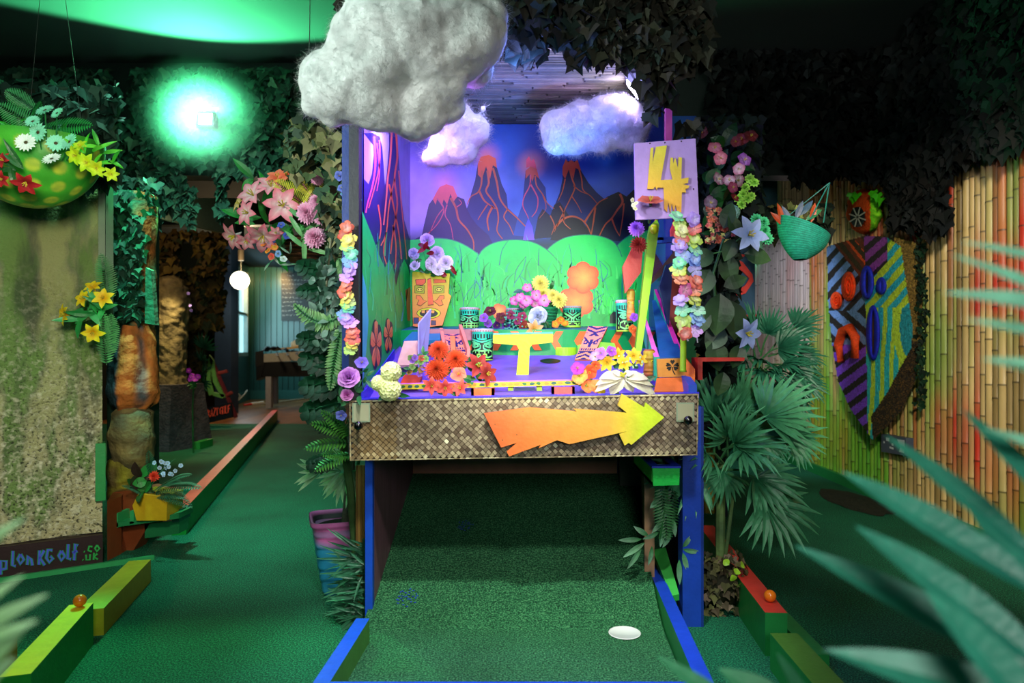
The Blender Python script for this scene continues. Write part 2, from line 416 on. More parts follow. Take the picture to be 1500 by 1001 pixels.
# rock-faced wall at left: sprayed foam over a board, moss and soot stains
def rockmat():
    m = bpy.data.materials.new('mossy_rock_render'); m.use_nodes = True; nt = m.node_tree; N = nt.nodes; L = nt.links
    b = N['Principled BSDF']; tc = N.new('ShaderNodeTexCoord')
    def n(sc, det, st=(1, 1, 1)):
        mp = N.new('ShaderNodeMapping'); mp.inputs['Scale'].default_value = st; L.new(tc.outputs['Object'], mp.inputs[0])
        x = N.new('ShaderNodeTexNoise'); x.inputs['Scale'].default_value = sc; x.inputs['Detail'].default_value = det; L.new(mp.outputs[0], x.inputs['Vector']); return x
    def ramp(src, p0, p1, mx_=.62):
        x = N.new('ShaderNodeMapRange'); x.inputs[1].default_value = p0; x.inputs[2].default_value = p1; x.inputs[4].default_value = mx_; L.new(src, x.inputs[0]); return x.outputs[0]
    def mx(f, a, c):
        x = N.new('ShaderNodeMix'); x.data_type = 'RGBA'; L.new(f, x.inputs[0])
        for s_, v in ((6, a), (7, c)):
            if isinstance(v, tuple): x.inputs[s_].default_value = (*v, 1)
            else: L.new(v, x.inputs[s_])
        return x.outputs[2]
    at = N.new('ShaderNodeAttribute'); at.attribute_name = 'Col'
    sz = N.new('ShaderNodeSeparateXYZ'); L.new(tc.outputs['Object'], sz.inputs[0]); low = ramp(sz.outputs['Z'], 1.5, .5, 1.4)
    c = mx(ramp(n(6.5, 7, (1, 1, .35)).outputs[0], .46, .54), at.outputs['Color'], H('#5c6458'))
    c = mx(ramp(n(5.0, 5, (1.3, 1.3, .45)).outputs[0], .50, .58), c, H('#68923a'))
    c = mx(ramp(n(5.5, 5, (1.6, 1.6, .35)).outputs[0], .53, .66), c, H('#2f3536'))
    pit = n(80, 5); pm = N.new('ShaderNodeMath'); pm.operation = 'MULTIPLY'; L.new(ramp(pit.outputs[0], .45, .36), pm.inputs[0]); L.new(low, pm.inputs[1]); c = mx(pm.outputs[0], c, H('#2a2a22'))
    pm2 = N.new('ShaderNodeMath'); pm2.operation = 'MULTIPLY'; L.new(ramp(n(48, 5).outputs[0], .50, .70), pm2.inputs[0]); L.new(low, pm2.inputs[1]); c = mx(pm2.outputs[0], c, H('#e0d8bc'))
    L.new(c, b.inputs['Base Color']); b.inputs['Roughness'].default_value = .85; b.inputs['Specular IOR Level'].default_value = .25
    ad = N.new('ShaderNodeMath'); ad.operation = 'ADD'; L.new(pit.outputs[0], ad.inputs[0]); L.new(n(9, 6).outputs[0], ad.inputs[1])
    bp = N.new('ShaderNodeBump'); bp.inputs['Strength'].default_value = .8; bp.inputs['Distance'].default_value = .02
    L.new(ad.outputs[0], bp.inputs['Height']); L.new(bp.outputs[0], b.inputs['Normal'])
    return m
RM = rockmat()
WA = Vector((-2.12, 3.39, 0)); WD = Vector((-.83, -.56, 0)).normalized(); WN = Vector((WD.y, -WD.x, 0)) * -1
if WN.y > 0: WN = -WN
b = MB()
def rw(u, v):
    s_ = u*1.9; z = .16+v*2.0
    n_ = .025*nz(s_, z, 3, 3)+.012*nz(s_, z, 9, 14)
    return WA+WD*s_+Vector((0, 0, z))+WN*(.03+n_)
b.sheet(rw, lambda u, v: mix(H('#bdb188'), H('#8f9a5e'), (v-.12)*1.4+.4*nz(u*3, v*3, 0)), 90, 120)
b.box((0, 0, 0), (1.9, .12, 2.17), H('#5a5648'), M=Matrix.Translation(WA) @ Matrix((WD, -WN, Vector((0, 0, 1)))).transposed().to_4x4())
struct('wall_left', b, RM, smooth=True)
# green edge trim of the rock wall
b = MB()
def wl(s_, z, off): return WA+WD*s_+Vector((0, 0, z))+WN*off
for (z0, z1, s0, s1, c) in ((.36, .92, -.03, .055, '#1f8a45'), (1.0, 2.9, -.05, .02, '#2c8a45'), (1.0, 2.9, .02, .05, '#6d8a62')):
    b.hexa([wl(s1, z0, 0), wl(s0, z0, 0), wl(s0, z0, -.05), wl(s1, z0, -.05), wl(s1, z1, .06), wl(s0, z1, .06), wl(s0, z1, -.05), wl(s1, z1, -.05)][:4] +
           [wl(s1, z1, 0), wl(s0, z1, 0), wl(s0, z1, -.05), wl(s1, z1, -.05)], H(c))
b2 = MB(); 
for (z0, z1, s0, s1, c) in ((.32, .60, -.012, .03, '#1f8a45'), (1.15, 2.1, -.045, -.012, '#1c5a2d'), (1.45, 2.1, -.01, .018, '#57704e')):
    b2.prism([wl(s0, z0, .062), wl(s1, z0, .062), wl(s1, z1, .062), wl(s0, z1, .062)], -WN*.1, H(c))
o = struct('trim_1', b2, PAINT)
# painted board along its foot
b = MB(); b.prism([wl(.0, 0.0, .07), wl(1.9, 0.0, .07), wl(1.9, .17, .07), wl(.0, .155, .07)], -WN*.05, H('#2a1418'))
struct('baseboard_left', b, PAINT)
b = MB(); b.prism([wl(-.22, -.0, .075), wl(1.9, 0.0, .075), wl(1.9, .022, .075), wl(-.22, .022, .075)], WN*.02, H('#2f9a5a'))
struct('trim_2', b, PAINT)
# right wall: bamboo canes over board, painted with green, red and pink
WX = 2.52
b = MB(); b.box((WX, -1.5, 0), (WX+.1, 8.1, 3.1), H('#2a221a')); struct('wall_right', b, PAINT)
b = MB(); y = 2.0
GRN = H('#2f9a2c'); TAN = H('#b99a5c'); REDP = H('#c23420'); PNK = H('#cdbfc4')
while y < 7.9:
    wd = R.uniform(.042, .062)*(1.0 if y < 5.4 else 1.1); r = wd*.46; q = nz(y, 0, 0, 3)
    zt = 3.05; node = R.uniform(0, .3); zs = []; z = .0
    base = mix(H('#d2b274'), H('#7a6236'), R.random())
    zz = [.0]; z = node
    while z < zt:
        zz += [z-.008, z, z+.008]; z += R.uniform(.22, .34)
    zz.append(zt); zz = [a for i, a in enumerate(sorted(zz)) if a >= 0]
    fine = []
    for i in range(len(zz)-1):
        k = max(1, int((zz[i+1]-zz[i])/.07))
        fine += [zz[i]+(zz[i+1]-zz[i])*j/k for j in range(k)]
    fine.append(zz[-1]); nodes = set(round(a, 4) for a in zz[1:-1])
    vs = []; cs = []; ns = 8; tilt = R.uniform(-.006, .006); s2 = R.random()*50
    for z in fine:
        isn = any(abs(z-a) < .004 for a in zz[2::3])
        rr = r*(1.12 if isn else 1.0)
        c = base
        g = nz(y*1.3, z*1.1, 5.0)+.5*nz(y*9, z*.9, s2); rd = nz(y*1.1, z*1.3, 21.0)+.6*nz(y*11, z*.8, s2+9)
        far = 1 if y > 6.05 else 0
        if far:
            c = mix(c, PNK, .45+.4*min(1, max(0, (z-.7)))); c = mix(c, mix(REDP, PNK, .3), max(0, rd)*1.0)
            c = mix(c, GRN, max(0, g*.8+.1-(z-.9)*.7)*1.1)
        else:
            gw = (1 if y > 4.7 else (.55 if y > 3.9 else .35)); c = mix(c, mix(GRN, H('#9bbf3a'), .35+.3*nz(y*20, z, 3)), max(0, g*1.3+(.35 if y > 4.7 else 0)+(.9-z)*.25)*gw*1.5)
            c = mix(c, REDP, max(0, rd*1.5+(.45 if z > 1.25 else -.25)+(.10 if y < 4.4 else 0))*(1.2 if y < 4.4 else .6))
        if isn: c = mix(c, H('#2c2010'), .85)
        for k in range(ns+1):
            a = 1.36*pi*k/ns-.68*pi
            vs.append((WX-.012-rr*math.cos(a), y+wd/2+math.sin(a)*rr+tilt*z, z)); cs.append(c)
    fs = [(i*(ns+1)+k, (i+1)*(ns+1)+k, (i+1)*(ns+1)+k+1, i*(ns+1)+k+1) for i in range(len(fine)-1) for k in range(ns)]
    b.add(vs, fs, cs); y += wd
struct('trim_3', b, CANE, smooth=True)['label'] = 'split bamboo canes covering the right wall'
b = MB(); b.box((WX-.07, 1.5, 0), (WX-.035, 7.9, .075), H('#158040')); struct('baseboard_right', b, PAINT)
# far wall behind the booth on the right: green, with a dark blue return
b = MB(); b.box((0.3, 8.0, 0), (WX, 8.1, 3.1), H('#1c7a3a')); struct('wall_back', b, PAINT); lamp('added_back_light', 'SPOT', (1.7, 7.0, 1.6), 22, (.1, 1, .35), .05, (2.2, 8.0, 2.6), 80, .6)  # the green lamp here is added to brighten the far wall
b = MB(); b.box((1.45, 5.5, 2.0), (2.0, 5.6, 2.9), H('#2b5560')); struct('wall_back_blue', b, PAINT)
# header across the room which carries the ivy
b = MB(); b.box((-4.6, 4.85, 2.30), (2.52, 5.0, 3.1), H('#16201c')); struct('trim_4', b, PAINT)
# rear room: planked teal walls, skirting, blue pier, window
TEAL = H('#24504e')
b = MB(); b.box((-6.4, 15.0, 0), (-1.6, 15.2, 3.0), TEAL)
x = -6.15
while x < -1.7: b.box((x, 14.975, .15), (x+.11, 15.0, 2.9), mix(TEAL, H('#2f625e'), R.random()*.6)); x += .125
struct('wall_rear', b, mat('satin_panel_paint', .28, .1, 3, .1, 20, spec=.7))
b = MB(); b.box((-6.15, 14.93, 0), (-1.6, 14.975, .2), H('#2f6660')); struct('baseboard_rear', b, PAINT)
SA = Vector((-6.15, 15.0, 0)); SB = Vector((-5.42, 12.0, 0)); SD = (SB-SA).normalized(); SN = Vector((-SD.y, SD.x, 0))
def sw(s_, z, off=0.0): return SA+SD*s_+Vector((0, 0, z))+SN*off
b = MB()
# wall with a real window opening: s 0.35-2.3, z 1.05-2.75
for (s0, s1, z0, z1) in ((0, .25, 0, 3), (2.5, 3.1, 0, 3), (.25, 2.5, 0, .95), (.25, 2.5, 2.75, 3)):
    b.prism([sw(s0, z0), sw(s1, z0), sw(s1, z1), sw(s0, z1)], -SN*.2, H('#2c6464'))
struct('wall_rear_left', b, MATS['satin_panel_paint'])
b = MB(); b.prism([sw(0, 0, .03), sw(3.1, 0, .03), sw(3.1, .2, .03), sw(0, .2, .03)], -SN*.03, H('#3d7f7c')); struct('baseboard_rear_left', b, PAINT)
b = MB()
for (s0, s1, z0, z1) in ((.25, .32, .95, 2.75), (2.43, 2.5, .95, 2.75), (.32, 2.43, .95, 1.03), (.32, 2.43, 2.67, 2.75), (.32, 2.43, 1.8, 1.86), (1.34, 1.4, .95, 2.75)):
    b.prism([sw(s0, z0, .02), sw(s1, z0, .02), sw(s1, z1, .02), sw(s0, z1, .02)], -SN*.1, H('#c8d8d8'))
win = struct('window_1', b, PAINT)
b = MB(); b.prism([sw(.32, 1.0, -.07), sw(2.43, 1.0, -.07), sw(2.43, 2.7, -.07), sw(.32, 2.7, -.07)], -SN*.01, H('#d8f4f4'))
o = b.build('pane', emit('frosted_daylight_pane', (.42, .80, .86), 1.1), win)
lamp('window_daylight', 'AREA', sw(1.4, 1.9, .15), 28, (.55, .9, 1.0), 1.6, sw(1.4, 1.5, 3), size_y=1.6)
b = MB(); b.box((-5.25, 11.4, 0), (-4.98, 11.7, 3.0), H('#1d2f4a')); struct('trim_5', b, PAINT)
b = MB(); b.box((-1.7, 9.9, 0), (-1.6, 15.0, 3.0), H('#1d3030')); struct('wall_rear_right', b, PAINT)
b = MB(); b.box((-6.6, 5.0, 0), (-6.5, 12, 3.0), H('#171c16')); b.box((-6.6, 11.7, 0), (-5.2, 11.75, 3.0), H('#101714')); struct('wall_passage_left', b, PAINT)
b = MB(); b.box((-4.7, 4.8, 0), (-3.6, 4.9, 3.1), H('#101714')); struct('wall_passage_front', b, PAINT)
b = MB(); b.prism([P(228, 318, 6.5), P(345, 345, 6.5), P(345, 290, 6.5), P(228, 290, 6.5)], (0, .2, 0), H('#1f3a34')); b.box((-6.4, 9.0, 2.72), (-1.6, 9.15, 3.0), H('#16241f')); struct('trim_6', b, PAINT)
# ================================================================== THE BOOTH
XL, XR, YF, YB = -.60, .60, 2.45, 3.43
booth = thing('tiki_golf_booth', 'tall wooden golf booth with volcano mural, bamboo roof, purple playfield and woven front', 'game booth', (0, 2.9, 0))
def BW(x, y, k=0): return P(x, y, YB-.003-k*.0009)
def LW(x, y, k=0):
    X = XL+.003+k*.0009; d = X*F/(x-CX); return Vector((X, d, EYE+(CY-y)*d/F))
def PF(x, y, z0=0.0):
    """a point on the sloping purple playfield"""
    k = (CY-y)/F; d = (EYE-.12-z0)/(.3-k); return Vector(((x-CX)*d/F, d, .12+z0+.3*d))
ORG = H('#e8632a'); LAVA = H('#ff6a2a'); HOT = H('#ff5a6a'); NAVY = H('#0b0f2c'); GREEN = H('#08d638'); GR2 = H('#14ee5c'); TEALL = H('#1f8f9a')
# --- back board with the mural
b = MB()
b.box((XL-.03, YB, 0), (XR+.03, YB+.03, 2.25), H('#20408a'))
def sky(u, v):
    x = 600+u*420; y = 480-v*310
    c = mix(H('#1a62c0'), H('#0a2276'), .55+.9*nz(x*.012, y*.012, 2))
    c = mix(c, H('#6a9ae0'), max(0, 1-abs(y-300)/65)*.8*(.6+.8*nz(x*.01, y*.02, 8)))
    c = mix(c, H('#b8a0f0'), min(1, max(0, 1.15-(x-600)/130)*max(0, 1-abs(y-290)/110)*1.2))  # violet lamp light put into the sky colour at the left
    for (gx, gy, gr, gc) in ((712, 228, 26, '#ff8a5a'), (778, 240, 26, '#ff9a70'), (652, 268, 26, '#ff9ab0')):
        dd = math.hypot(x-gx, y-gy)/gr; c = mix(c, H(gc), max(0, 1-dd)**1.3*.8)
    if y > 330: c = mix(c, H('#123a4a'), (y-330)/25)
    return c
b.sheet(lambda u, v: BW(600+u*420, 485-v*315), sky, 80, 60)
def vpoly(fn, pts, c, k, top=None, bot=None):
    ys = [p[1] for p in pts]; y0, y1 = min(ys), max(ys)
    n = len(b.v); vs = [fn(x, y, k) for x, y in pts]
    from mathutils.geometry import tessellate_polygon
    tr = tessellate_polygon([[Vector((x, y, 0)) for x, y in pts]])
    cs = [mix(top or c, bot or c, (y-y0)/max(1, y1-y0)) for x, y in pts]
    b.add(vs, [tuple(t) for t in tr], cs)
def lav(fn, pts, w_, c, k, tp=.6): b.ribbon(pts, w_, c, lambda x, y: fn(x, y, k), taper=tp)
# volcanoes
V1 = [(605,352),(618,345),(621,330),(628,300),(634,292),(638,284),(644,274),(654,270),(664,273),(670,288),(680,292),(684,306),(690,318),(699,330),(716,345),(722,358),(700,372),(605,372)]
V2 = [(680,352),(682,310),(686,300),(690,284),(696,264),(700,240),(704,230),(716,227),(726,232),(728,246),(735,270),(742,285),(744,305),(758,318),(768,336),(776,350),(760,362)]
V3 = [(752,345),(758,320),(765,300),(768,270),(770,250),(777,244),(786,247),(790,262),(799,275),(801,296),(812,312),(800,350)]
V4 = [(808,345),(813,300),(820,282),(824,262),(824,245),(829,236),(846,236),(851,250),(862,268),(874,282),(888,294),(870,345)]
V5 = [(782,350),(788,318),(795,306),(806,316),(812,300),(820,296),(835,318),(850,345)]
V6 = [(806,352),(815,326),(832,317),(852,322),(862,340),(858,355)]
V7 = [(850,352),(862,320),(874,300),(890,288),(906,281),(918,288),(928,278),(1000,268),(1010,355)]
for k, (V, c, t, bo) in enumerate(((V2, NAVY, '#0c0d22', '#16357a'), (V3, NAVY, '#0c0d22', '#1a4aa0'), (V4, NAVY, '#0c0d22', '#17306a'), (V1, NAVY, '#171040', '#1a1c5c'), (V5, NAVY, '#0a0d1c', '#0d1c33'), (V7, NAVY, '#08090f', '#0b2330'), (V6, NAVY, '#07080e', '#0c1a22'))):
    vpoly(BW, V, c, 1+k*.25, H(t), H(bo))
# glowing cones
for pts, c in (([(634,292),(638,284),(644,274),(654,270),(664,273),(670,288),(664,296),(660,284),(655,300),(650,292),(647,302),(641,290),(638,300)], '#ff6a6a'),
               ([(700,240),(704,230),(716,227),(726,232),(728,246),(722,242),(718,262),(712,244),(706,262),(700,256)], '#e86432'),
               ([(770,250),(777,244),(786,247),(790,262),(783,256),(780,266),(776,255),(770,262)], '#c8502a'),
               ([(771,246),(771,234),(775,229),(778,236),(782,233),(785,242),(786,248),(777,244)], '#ff5a70'),
               ([(824,245),(829,233),(832,238),(837,234),(841,238),(846,234),(851,250),(843,246),(840,262),(834,246),(828,262),(824,256)], '#c85a2c')):
    vpoly(BW, pts, H(c), 3, H(c), mix(H(c), H('#a83a2a'), .6))
LV = [([(640,290),(650,305),(646,320),(636,334),(622,346)],2.6,0),([(655,300),(652,315),(660,330),(664,352)],2.4,0),([(660,290),(668,305),(672,322),(684,336),(693,352),(694,366)],4.5,1),([(650,305),(640,318),(630,340),(624,352)],2,0),
      ([(668,304),(676,298),(672,292)],2,0),([(706,250),(705,270),(700,282),(690,288),(684,300)],3.5,1),([(714,250),(716,268),(712,280),(720,292),(728,306),(730,322),(728,338),(736,350)],4,1),([(722,246),(728,268),(732,290),(742,305),(756,318),(770,332)],4,1),
      ([(702,280),(708,292),(714,298),(726,306)],4,1),([(714,300),(706,312),(700,322)],2.4,1),([(722,302),(714,320),(716,338)],4.5,1),([(744,306),(738,318),(746,330),(752,344)],2.6,1),
      ([(777,256),(776,272),(768,288),(766,302),(774,320),(776,338)],2.6,0),([(784,258),(786,272),(795,285),(802,298),(812,306)],2.6,1),([(776,268),(783,280),(788,292),(786,308),(779,318)],3,0),([(795,286),(800,305),(790,320)],1.6,1),
      ([(834,246),(838,262),(842,275),(836,290),(828,306),(824,318)],3.2,1),([(846,240),(852,262),(854,278),(866,288),(876,300)],2.6,1),([(840,272),(850,280),(862,285)],2.2,1),([(828,262),(824,280),(818,294)],2.4,1),([(838,288),(846,300),(852,312)],2,1),
      ([(806,316),(812,330),(808,344)],2.4,1),([(820,302),(826,314),(826,326),(836,336)],2.6,1),([(812,335),(824,322),(838,317),(852,322),(862,334),(868,352)],4.2,1),([(826,310),(818,326),(812,340)],2,1),
      ([(856,326),(868,308),(878,296),(890,290)],3.5,1),([(872,304),(870,320),(866,345)],4,1),([(908,284),(912,296),(904,308),(896,320),(886,330),(876,350)],4.5,1),([(896,320),(902,336),(908,346)],3.4,1),([(914,298),(912,320),(908,344)],3,1)]
for pts, w_, h_ in LV: lav(BW, pts, w_*.8, mix(H('#b8562a'), H('#d04a6a'), 0 if h_ else .8), 3.4)
# violet smoke between the mountains, then the hills
vpoly(BW, [(766,352),(770,330),(774,320),(780,332),(783,352)], H('#4a4ad8'), 3.6, H('#3a4ad8'), H('#7a5ad8'))
hills = [[(600,352),(640,349),(670,354),(700,372),(716,395),(716,485),(600,485)], [(880,420),(895,375),(912,352),(940,340),(1020,335),(1020,485),(880,485)],
         [(786,400),(800,368),(824,350),(856,344),(886,348),(905,362),(915,400),(915,485),(780,485)], [(690,400),(705,368),(730,354),(765,352),(792,360),(815,380),(830,410),(830,485),(690,485)],
         [(600,420),(640,392),(670,388),(700,395),(730,420),(740,485),(600,485)]]
for k, hp in enumerate(hills):
    q = []
    for i in range(len(hp)-1): 
        for j in range(4): 
            t = j/4; p0, p1, p2, p3 = hp[max(i-1,0)], hp[i], hp[i+1], hp[min(i+2,len(hp)-1)]
            q.append(tuple(.5*((2*p1[m])+(p2[m]-p0[m])*t+(2*p0[m]-5*p1[m]+4*p2[m]-p3[m])*t*t+(3*p1[m]-p0[m]-3*p2[m]+p3[m])*t**3) for m in (0, 1)))
    q.append(hp[-1]); q = [(min(1020, max(600, x)), min(485, y)) for x, y in q]
    if k < 4:
        vpoly(BW, q, GREEN, 4+k*.3, GR2, H('#14b84c'))
        b.ribbon(q[2:len(q)-10], 1.2, H('#1a8a6a'), lambda x, y: BW(x, y, 4.1+k*.3), smooth=1)
for i in range(150):      # sprayed strokes over the hills
    x = R.uniform(610, 935); y = R.uniform(395, 478); h_ = R.uniform(14, 34); s_ = R.uniform(-16, 16)
    b.ribbon([(x, y), (x+s_*.2, y-h_*.6), (x+s_, y-h_)], R.uniform(1.5, 4.5), R.choice([mix(GREEN, GR2, .3), mix(GREEN, H('#0fa050'), .6), mix(GR2, H('#60f070'), .4), mix(GREEN, H('#18c8a0'), .5)]), lambda x, y: BW(x, y, 5.4), taper=.9)
for i in range(60):       # grass strokes over the hills
    x = R.uniform(612, 930); y = R.uniform(385, 470); h_ = R.uniform(18, 42); s_ = R.uniform(-14, 14)
    c = R.choice([H('#19c08a'), H('#1f9a9a'), H('#35e070'), H('#10807a'), H('#0c8a3c')])
    b.ribbon([(x, y), (x+s_*.3, y-h_*.6), (x+s_, y-h_)], R.uniform(.8, 1.7), c, lambda x, y: BW(x, y, 5.6), taper=.7)
for i in range(16):       # large outlined leaves
    x = R.uniform(640, 920); y = R.uniform(410, 470); h_ = R.uniform(20, 50); s_ = R.uniform(-25, 25)
    for sg in (-1, 1): b.ribbon([(x, y), (x+s_*.2+sg*5+4, y-h_*.5), (x+s_, y-h_)], .8, R.choice([H('#0a6a5a'), H('#0c7a3a'), H('#1a5a9a')]), lambda x, y: BW(x, y, 5.7), taper=.3)
def blob(cx, cy, r, n=6, k=6, fn=BW):
    pts = []
    for i in range(60):
        a = 2*pi*i/60; q = r*(.84+.16*abs(math.sin(a*n/2))**.8); pts.append((cx+q*math.cos(a), cy+q*math.sin(a)*.95))
    for j in range(9):
        s_ = 1-j*.11; vpoly(fn, [(cx+(x-cx)*s_+R.uniform(-.3, .3), cy+(y-cy)*s_) for x, y in pts], mix(H('#ea5a28'), H('#f6b048'), (j/8)**.9), k+j*.05)
blob(844, 442, 27, k=5.8); blob(854, 407, 25, k=6.4); blob(731, 456, 12, 5)
vpoly(BW, [(893,474),(893,463),(898,457),(914,457),(914,474)], H('#26302c'), 6)
o_back = b.build('mural_backboard', MURAL, booth)
# --- left side board, mural runs on
b = MB(); b.box((XL-.03, YF, .80), (XL, YB, 2.25), H('#1a2a6a'))
def sky2(u, v):
    d = YF+.02+u*(YB-YF-.02); z = .85+v*1.37
    c = mix(H('#8f82d8'), H('#c9b8f0'), .5+.8*nz(d*3, z*1.5, 4))  # lavender-white carries the violet lamp light in the colour
    if u > .72: c = mix(c, H('#3a3a9a'), (u-.72)*1.2)
    return c
b.sheet(lambda u, v: Vector((XL+.003, YF+.02+u*(YB-YF-.02), .85+v*1.37)), sky2, 24, 30)
vpoly(LW, [(533,195),(546,195),(556,200),(560,216),(566,300),(580,345),(590,400),(533,400),(533,262),(540,270),(545,255),(549,215)], NAVY, 1, H('#3a2a8a'), H('#120f4a'))
vpoly(LW, [(570,180),(580,185),(583,215),(588,290),(592,322),(600,350),(602,340),(604,420),(552,420),(556,330),(560,290),(566,262),(570,215)], NAVY, 1.4, H('#281a78'), H('#0c0d3c'))
for pts, w_, c in (([(548,200),(550,240),(546,270),(538,300),(536,312)],3,'#e0508a'),([(556,205),(556,240),(550,270),(540,305)],2,'#ff6a6a'),([(574,190),(572,230),(568,262),(566,290),(562,330)],3,'#ff7a6a'),([(580,192),(582,230),(578,262),(582,300),(576,340),(572,372)],3,'#ff6a3a'),
                   ([(570,270),(576,300),(584,340),(588,380)],2.6,'#ff6a3a'),([(578,262),(570,300),(566,340),(558,360)],2.2,'#ff7a4a'),([(584,250),(588,300),(592,340),(596,380)],2,'#ff6a3a'),([(576,330),(580,360),(579,395)],2.4,'#ff6a3a'),([(554,300),(558,330),(556,350)],2.2,'#ff6a5a'),([(566,340),(562,370),(568,392)],2,'#ff6a3a'),([(552,210),(556,250),(552,280)],2,'#f0508a')):
    lav(LW, pts, w_, H(c), 2, .3)
vpoly(LW, [(531,310),(545,345),(556,375),(564,392),(570,380),(576,392),(580,420),(586,392),(592,380),(598,392),(603,420),(604,485),(531,570)], GREEN, 2.4, GR2, H('#12a84e'))
vpoly(LW, [(531,400),(536,420),(540,470),(536,520),(531,570)], TEALL, 2.8, H('#38c8d0'), H('#30b0d0'))
for i in range(26):
    x = R.uniform(535, 598); y = R.uniform(360, 500)+(x-533)*.1; h_ = R.uniform(20, 60)
    b.ribbon([(x, y), (x+R.uniform(-3, 3), y-h_*.5), (x+R.uniform(-5, 5), y-h_)], R.uniform(.8, 2.2), R.choice([H('#35e88a'), H('#2fc8c0'), H('#0c9a4a'), H('#58d860')]), lambda x, y: LW(max(532, x), y, 3.2), taper=.6)
vpoly(LW, [(594,425),(602,420),(603,470),(597,470)], H('#e88a3a'), 3.2)
def hib(cx, cy, w_, h_):
    vpoly(LW, [(cx+w_*1.15*math.cos(a)*(.8+.2*abs(math.sin(a*2.5))), cy+h_*1.12*math.sin(a)*(.8+.2*abs(math.sin(a*2.5)))) for a in [2*pi*i/40 for i in range(40)]], H('#1a1a30'), 3.4)
    for k in range(5):
        a0 = 2*pi*k/5-pi/2
        vpoly(LW, [(cx+w_*q*math.cos(a0+s_), cy+h_*q*math.sin(a0+s_)) for q, s_ in ((.12, -.5), (.65, -.5), (1, -.3), (1.04, 0), (1, .3), (.65, .5), (.12, .5))], H('#f08a4a'), 3.8, H('#f5a060'), H('#e8602c'))
        lav(LW, [(cx, cy), (cx+w_*.7*math.cos(a0), cy+h_*.7*math.sin(a0))], .9, H('#7a2418'), 4.2)
hib(551, 505, 8, 34); hib(569, 492, 6.5, 24)
b.build('mural_side_board', MURAL, booth)
# --- right side board, mostly hidden
b = MB(); b.box((XR, YF+.55, .7), (XR+.03, YB, 2.2), H('#1c2f86')); b.build('right_side_board', PAINT, booth)
# --- posts
b = MB(); b.box((XL-.055, YF-.03, .93), (XL-.03, YB, 2.25), H('#102a6a')); b.box((XL-.035, YF-.045, .68), (XL, YF, 2.2), H('#2a2a30')); b.box((XL-.062, YF-.035, .93), (XL-.035, YF-.005, 2.2), H('#10307a')); b.build('left_post', PAINT, booth)
b = MB(); b.box((XR-.055, YF+.27, 1.7), (XR-.03, YF+.30, 2.2), H('#9a3a6a')); b.build('right_post', PAINT, booth)
# --- bamboo roof
b = MB(); y = YF
b.box((XL-.03, YF, 2.212), (XR+.03, YB, 2.235), H('#1a2030'))
while y < YB:
    r = R.uniform(.0085, .0125); x = XL-.03
    while x < XR:
        L_ = R.uniform(.22, .4); x2 = min(XR+.03, x+L_); c = mix(H('#5c5a4a'), H('#9a947a'), R.random())
        b.tube([(x, y, 2.2), (x+.004, y, 2.2), (x2-.006, y, 2.2)], [r*1.12, r*.96, r*.96], [H('#4a4636'), c, c], 6); x = x2
    y += r*2.02
b.build('bamboo_roof', CANE, booth, smooth=True)
# --- lower panels, back of the tunnel
DKW = H('#7a5260')
b = MB(); b.box((XL-.005, 2.55, 0), (XL+.02, YB, .73), DKW); b.build('tunnel_wall', WOODM, booth)
b = MB(); b.box((XL-.005, 2.52, 0), (XL+.022, 2.549, .73), H('#164ac0')); b.build('blue_edge', PAINT, booth)
b = MB(); b.hexa([(.46, 2.72, 0), (.50, 2.72, 0), (.60, YB, 0), (.56, YB, 0), (.46, 2.72, .84), (.50, 2.72, .84), (.60, YB, .84), (.56, YB, .84)], H('#a07c5c')); b.build('tunnel_wall', WOODM, booth)
b = MB(); b.box((.585, 2.6, 0), (.655, 2.68, .84), H('#153fae')); b.box((.655, 2.6, 0), (.665, 3.3, .84), H('#10307f')); b.build('blue_leg_post', PAINT, booth)
b = MB(); b.box((XL, 3.41, .40), (.44, YB, .84), H('#b0745c')); b.box((.44, 3.3, .40), (.56, 3.33, .84), H('#2c3a2c')); b.build('tunnel_back_panel', WOODM, booth)
# --- playfield, riser, deck, rim
b = MB(); PUR = H('#7a5ad0')
b.hexa([(XL, 2.5, .80), (XR, 2.5, .80), (XR, 3.16, .998), (XL, 3.16, .998), (XL, 2.5, .87), (XR, 2.5, .87), (XR, 3.16, 1.068), (XL, 3.16, 1.068)], PUR)
vs = [PF(806+19*.5*math.cos(a)*1.6, 529+3.6*math.sin(a), .0012) for a in [2*pi*i/24 for i in range(24)]]; b.poly(vs, H('#050505'))
b.build('playfield', MURAL, booth)
def arc(u):      # riser front edge
    x = XL+u*(XR-XL); return x, 3.17-.13*math.sin(pi*min(1, max(0, u)))
b = MB(); n = 24
for i in range(n):
    (x0, y0), (x1, y1) = arc(i/n), arc((i+1)/n); zb = .12
    b.add([(x0, y0, .98), (x1, y1, .98), (x1, y1, 1.148), (x0, y0, 1.148)], [(0, 1, 2, 3)], H('#0f9a52'))
    b.add([(x0, y0, 1.148), (x1, y1, 1.148), (x1, YB, 1.176), (x0, YB, 1.176)], [(0, 1, 2, 3)], mix(H('#2a56a8'), H('#1f8a9a'), .4+.6*nz(i*.3, 0, 0)))
def rs(u, v, o=.002):
    x, y = arc(u); return Vector((x, y-o, 1.055+v*.085))
for u, s_ in ((.11, 1), (.18, 1), (.27, 1), (.355, 1), (.43, 1), (.52, -1), (.60, -1), (.69, -1), (.76, -1), (.83, -1), (.90, -1), (.96, -1)):
    w_ = .028; pts = [(u, 0), (u+w_, 0), (u+w_-s_*-.022, .5), (u+w_, 1), (u, 1), (u+s_*.022, .5)]
    b.add([rs(*p) for p in pts], [(0, 1, 2, 5), (5, 2, 3, 4)], H('#f06c34'))
b.build('chevron_riser', MURAL, booth)
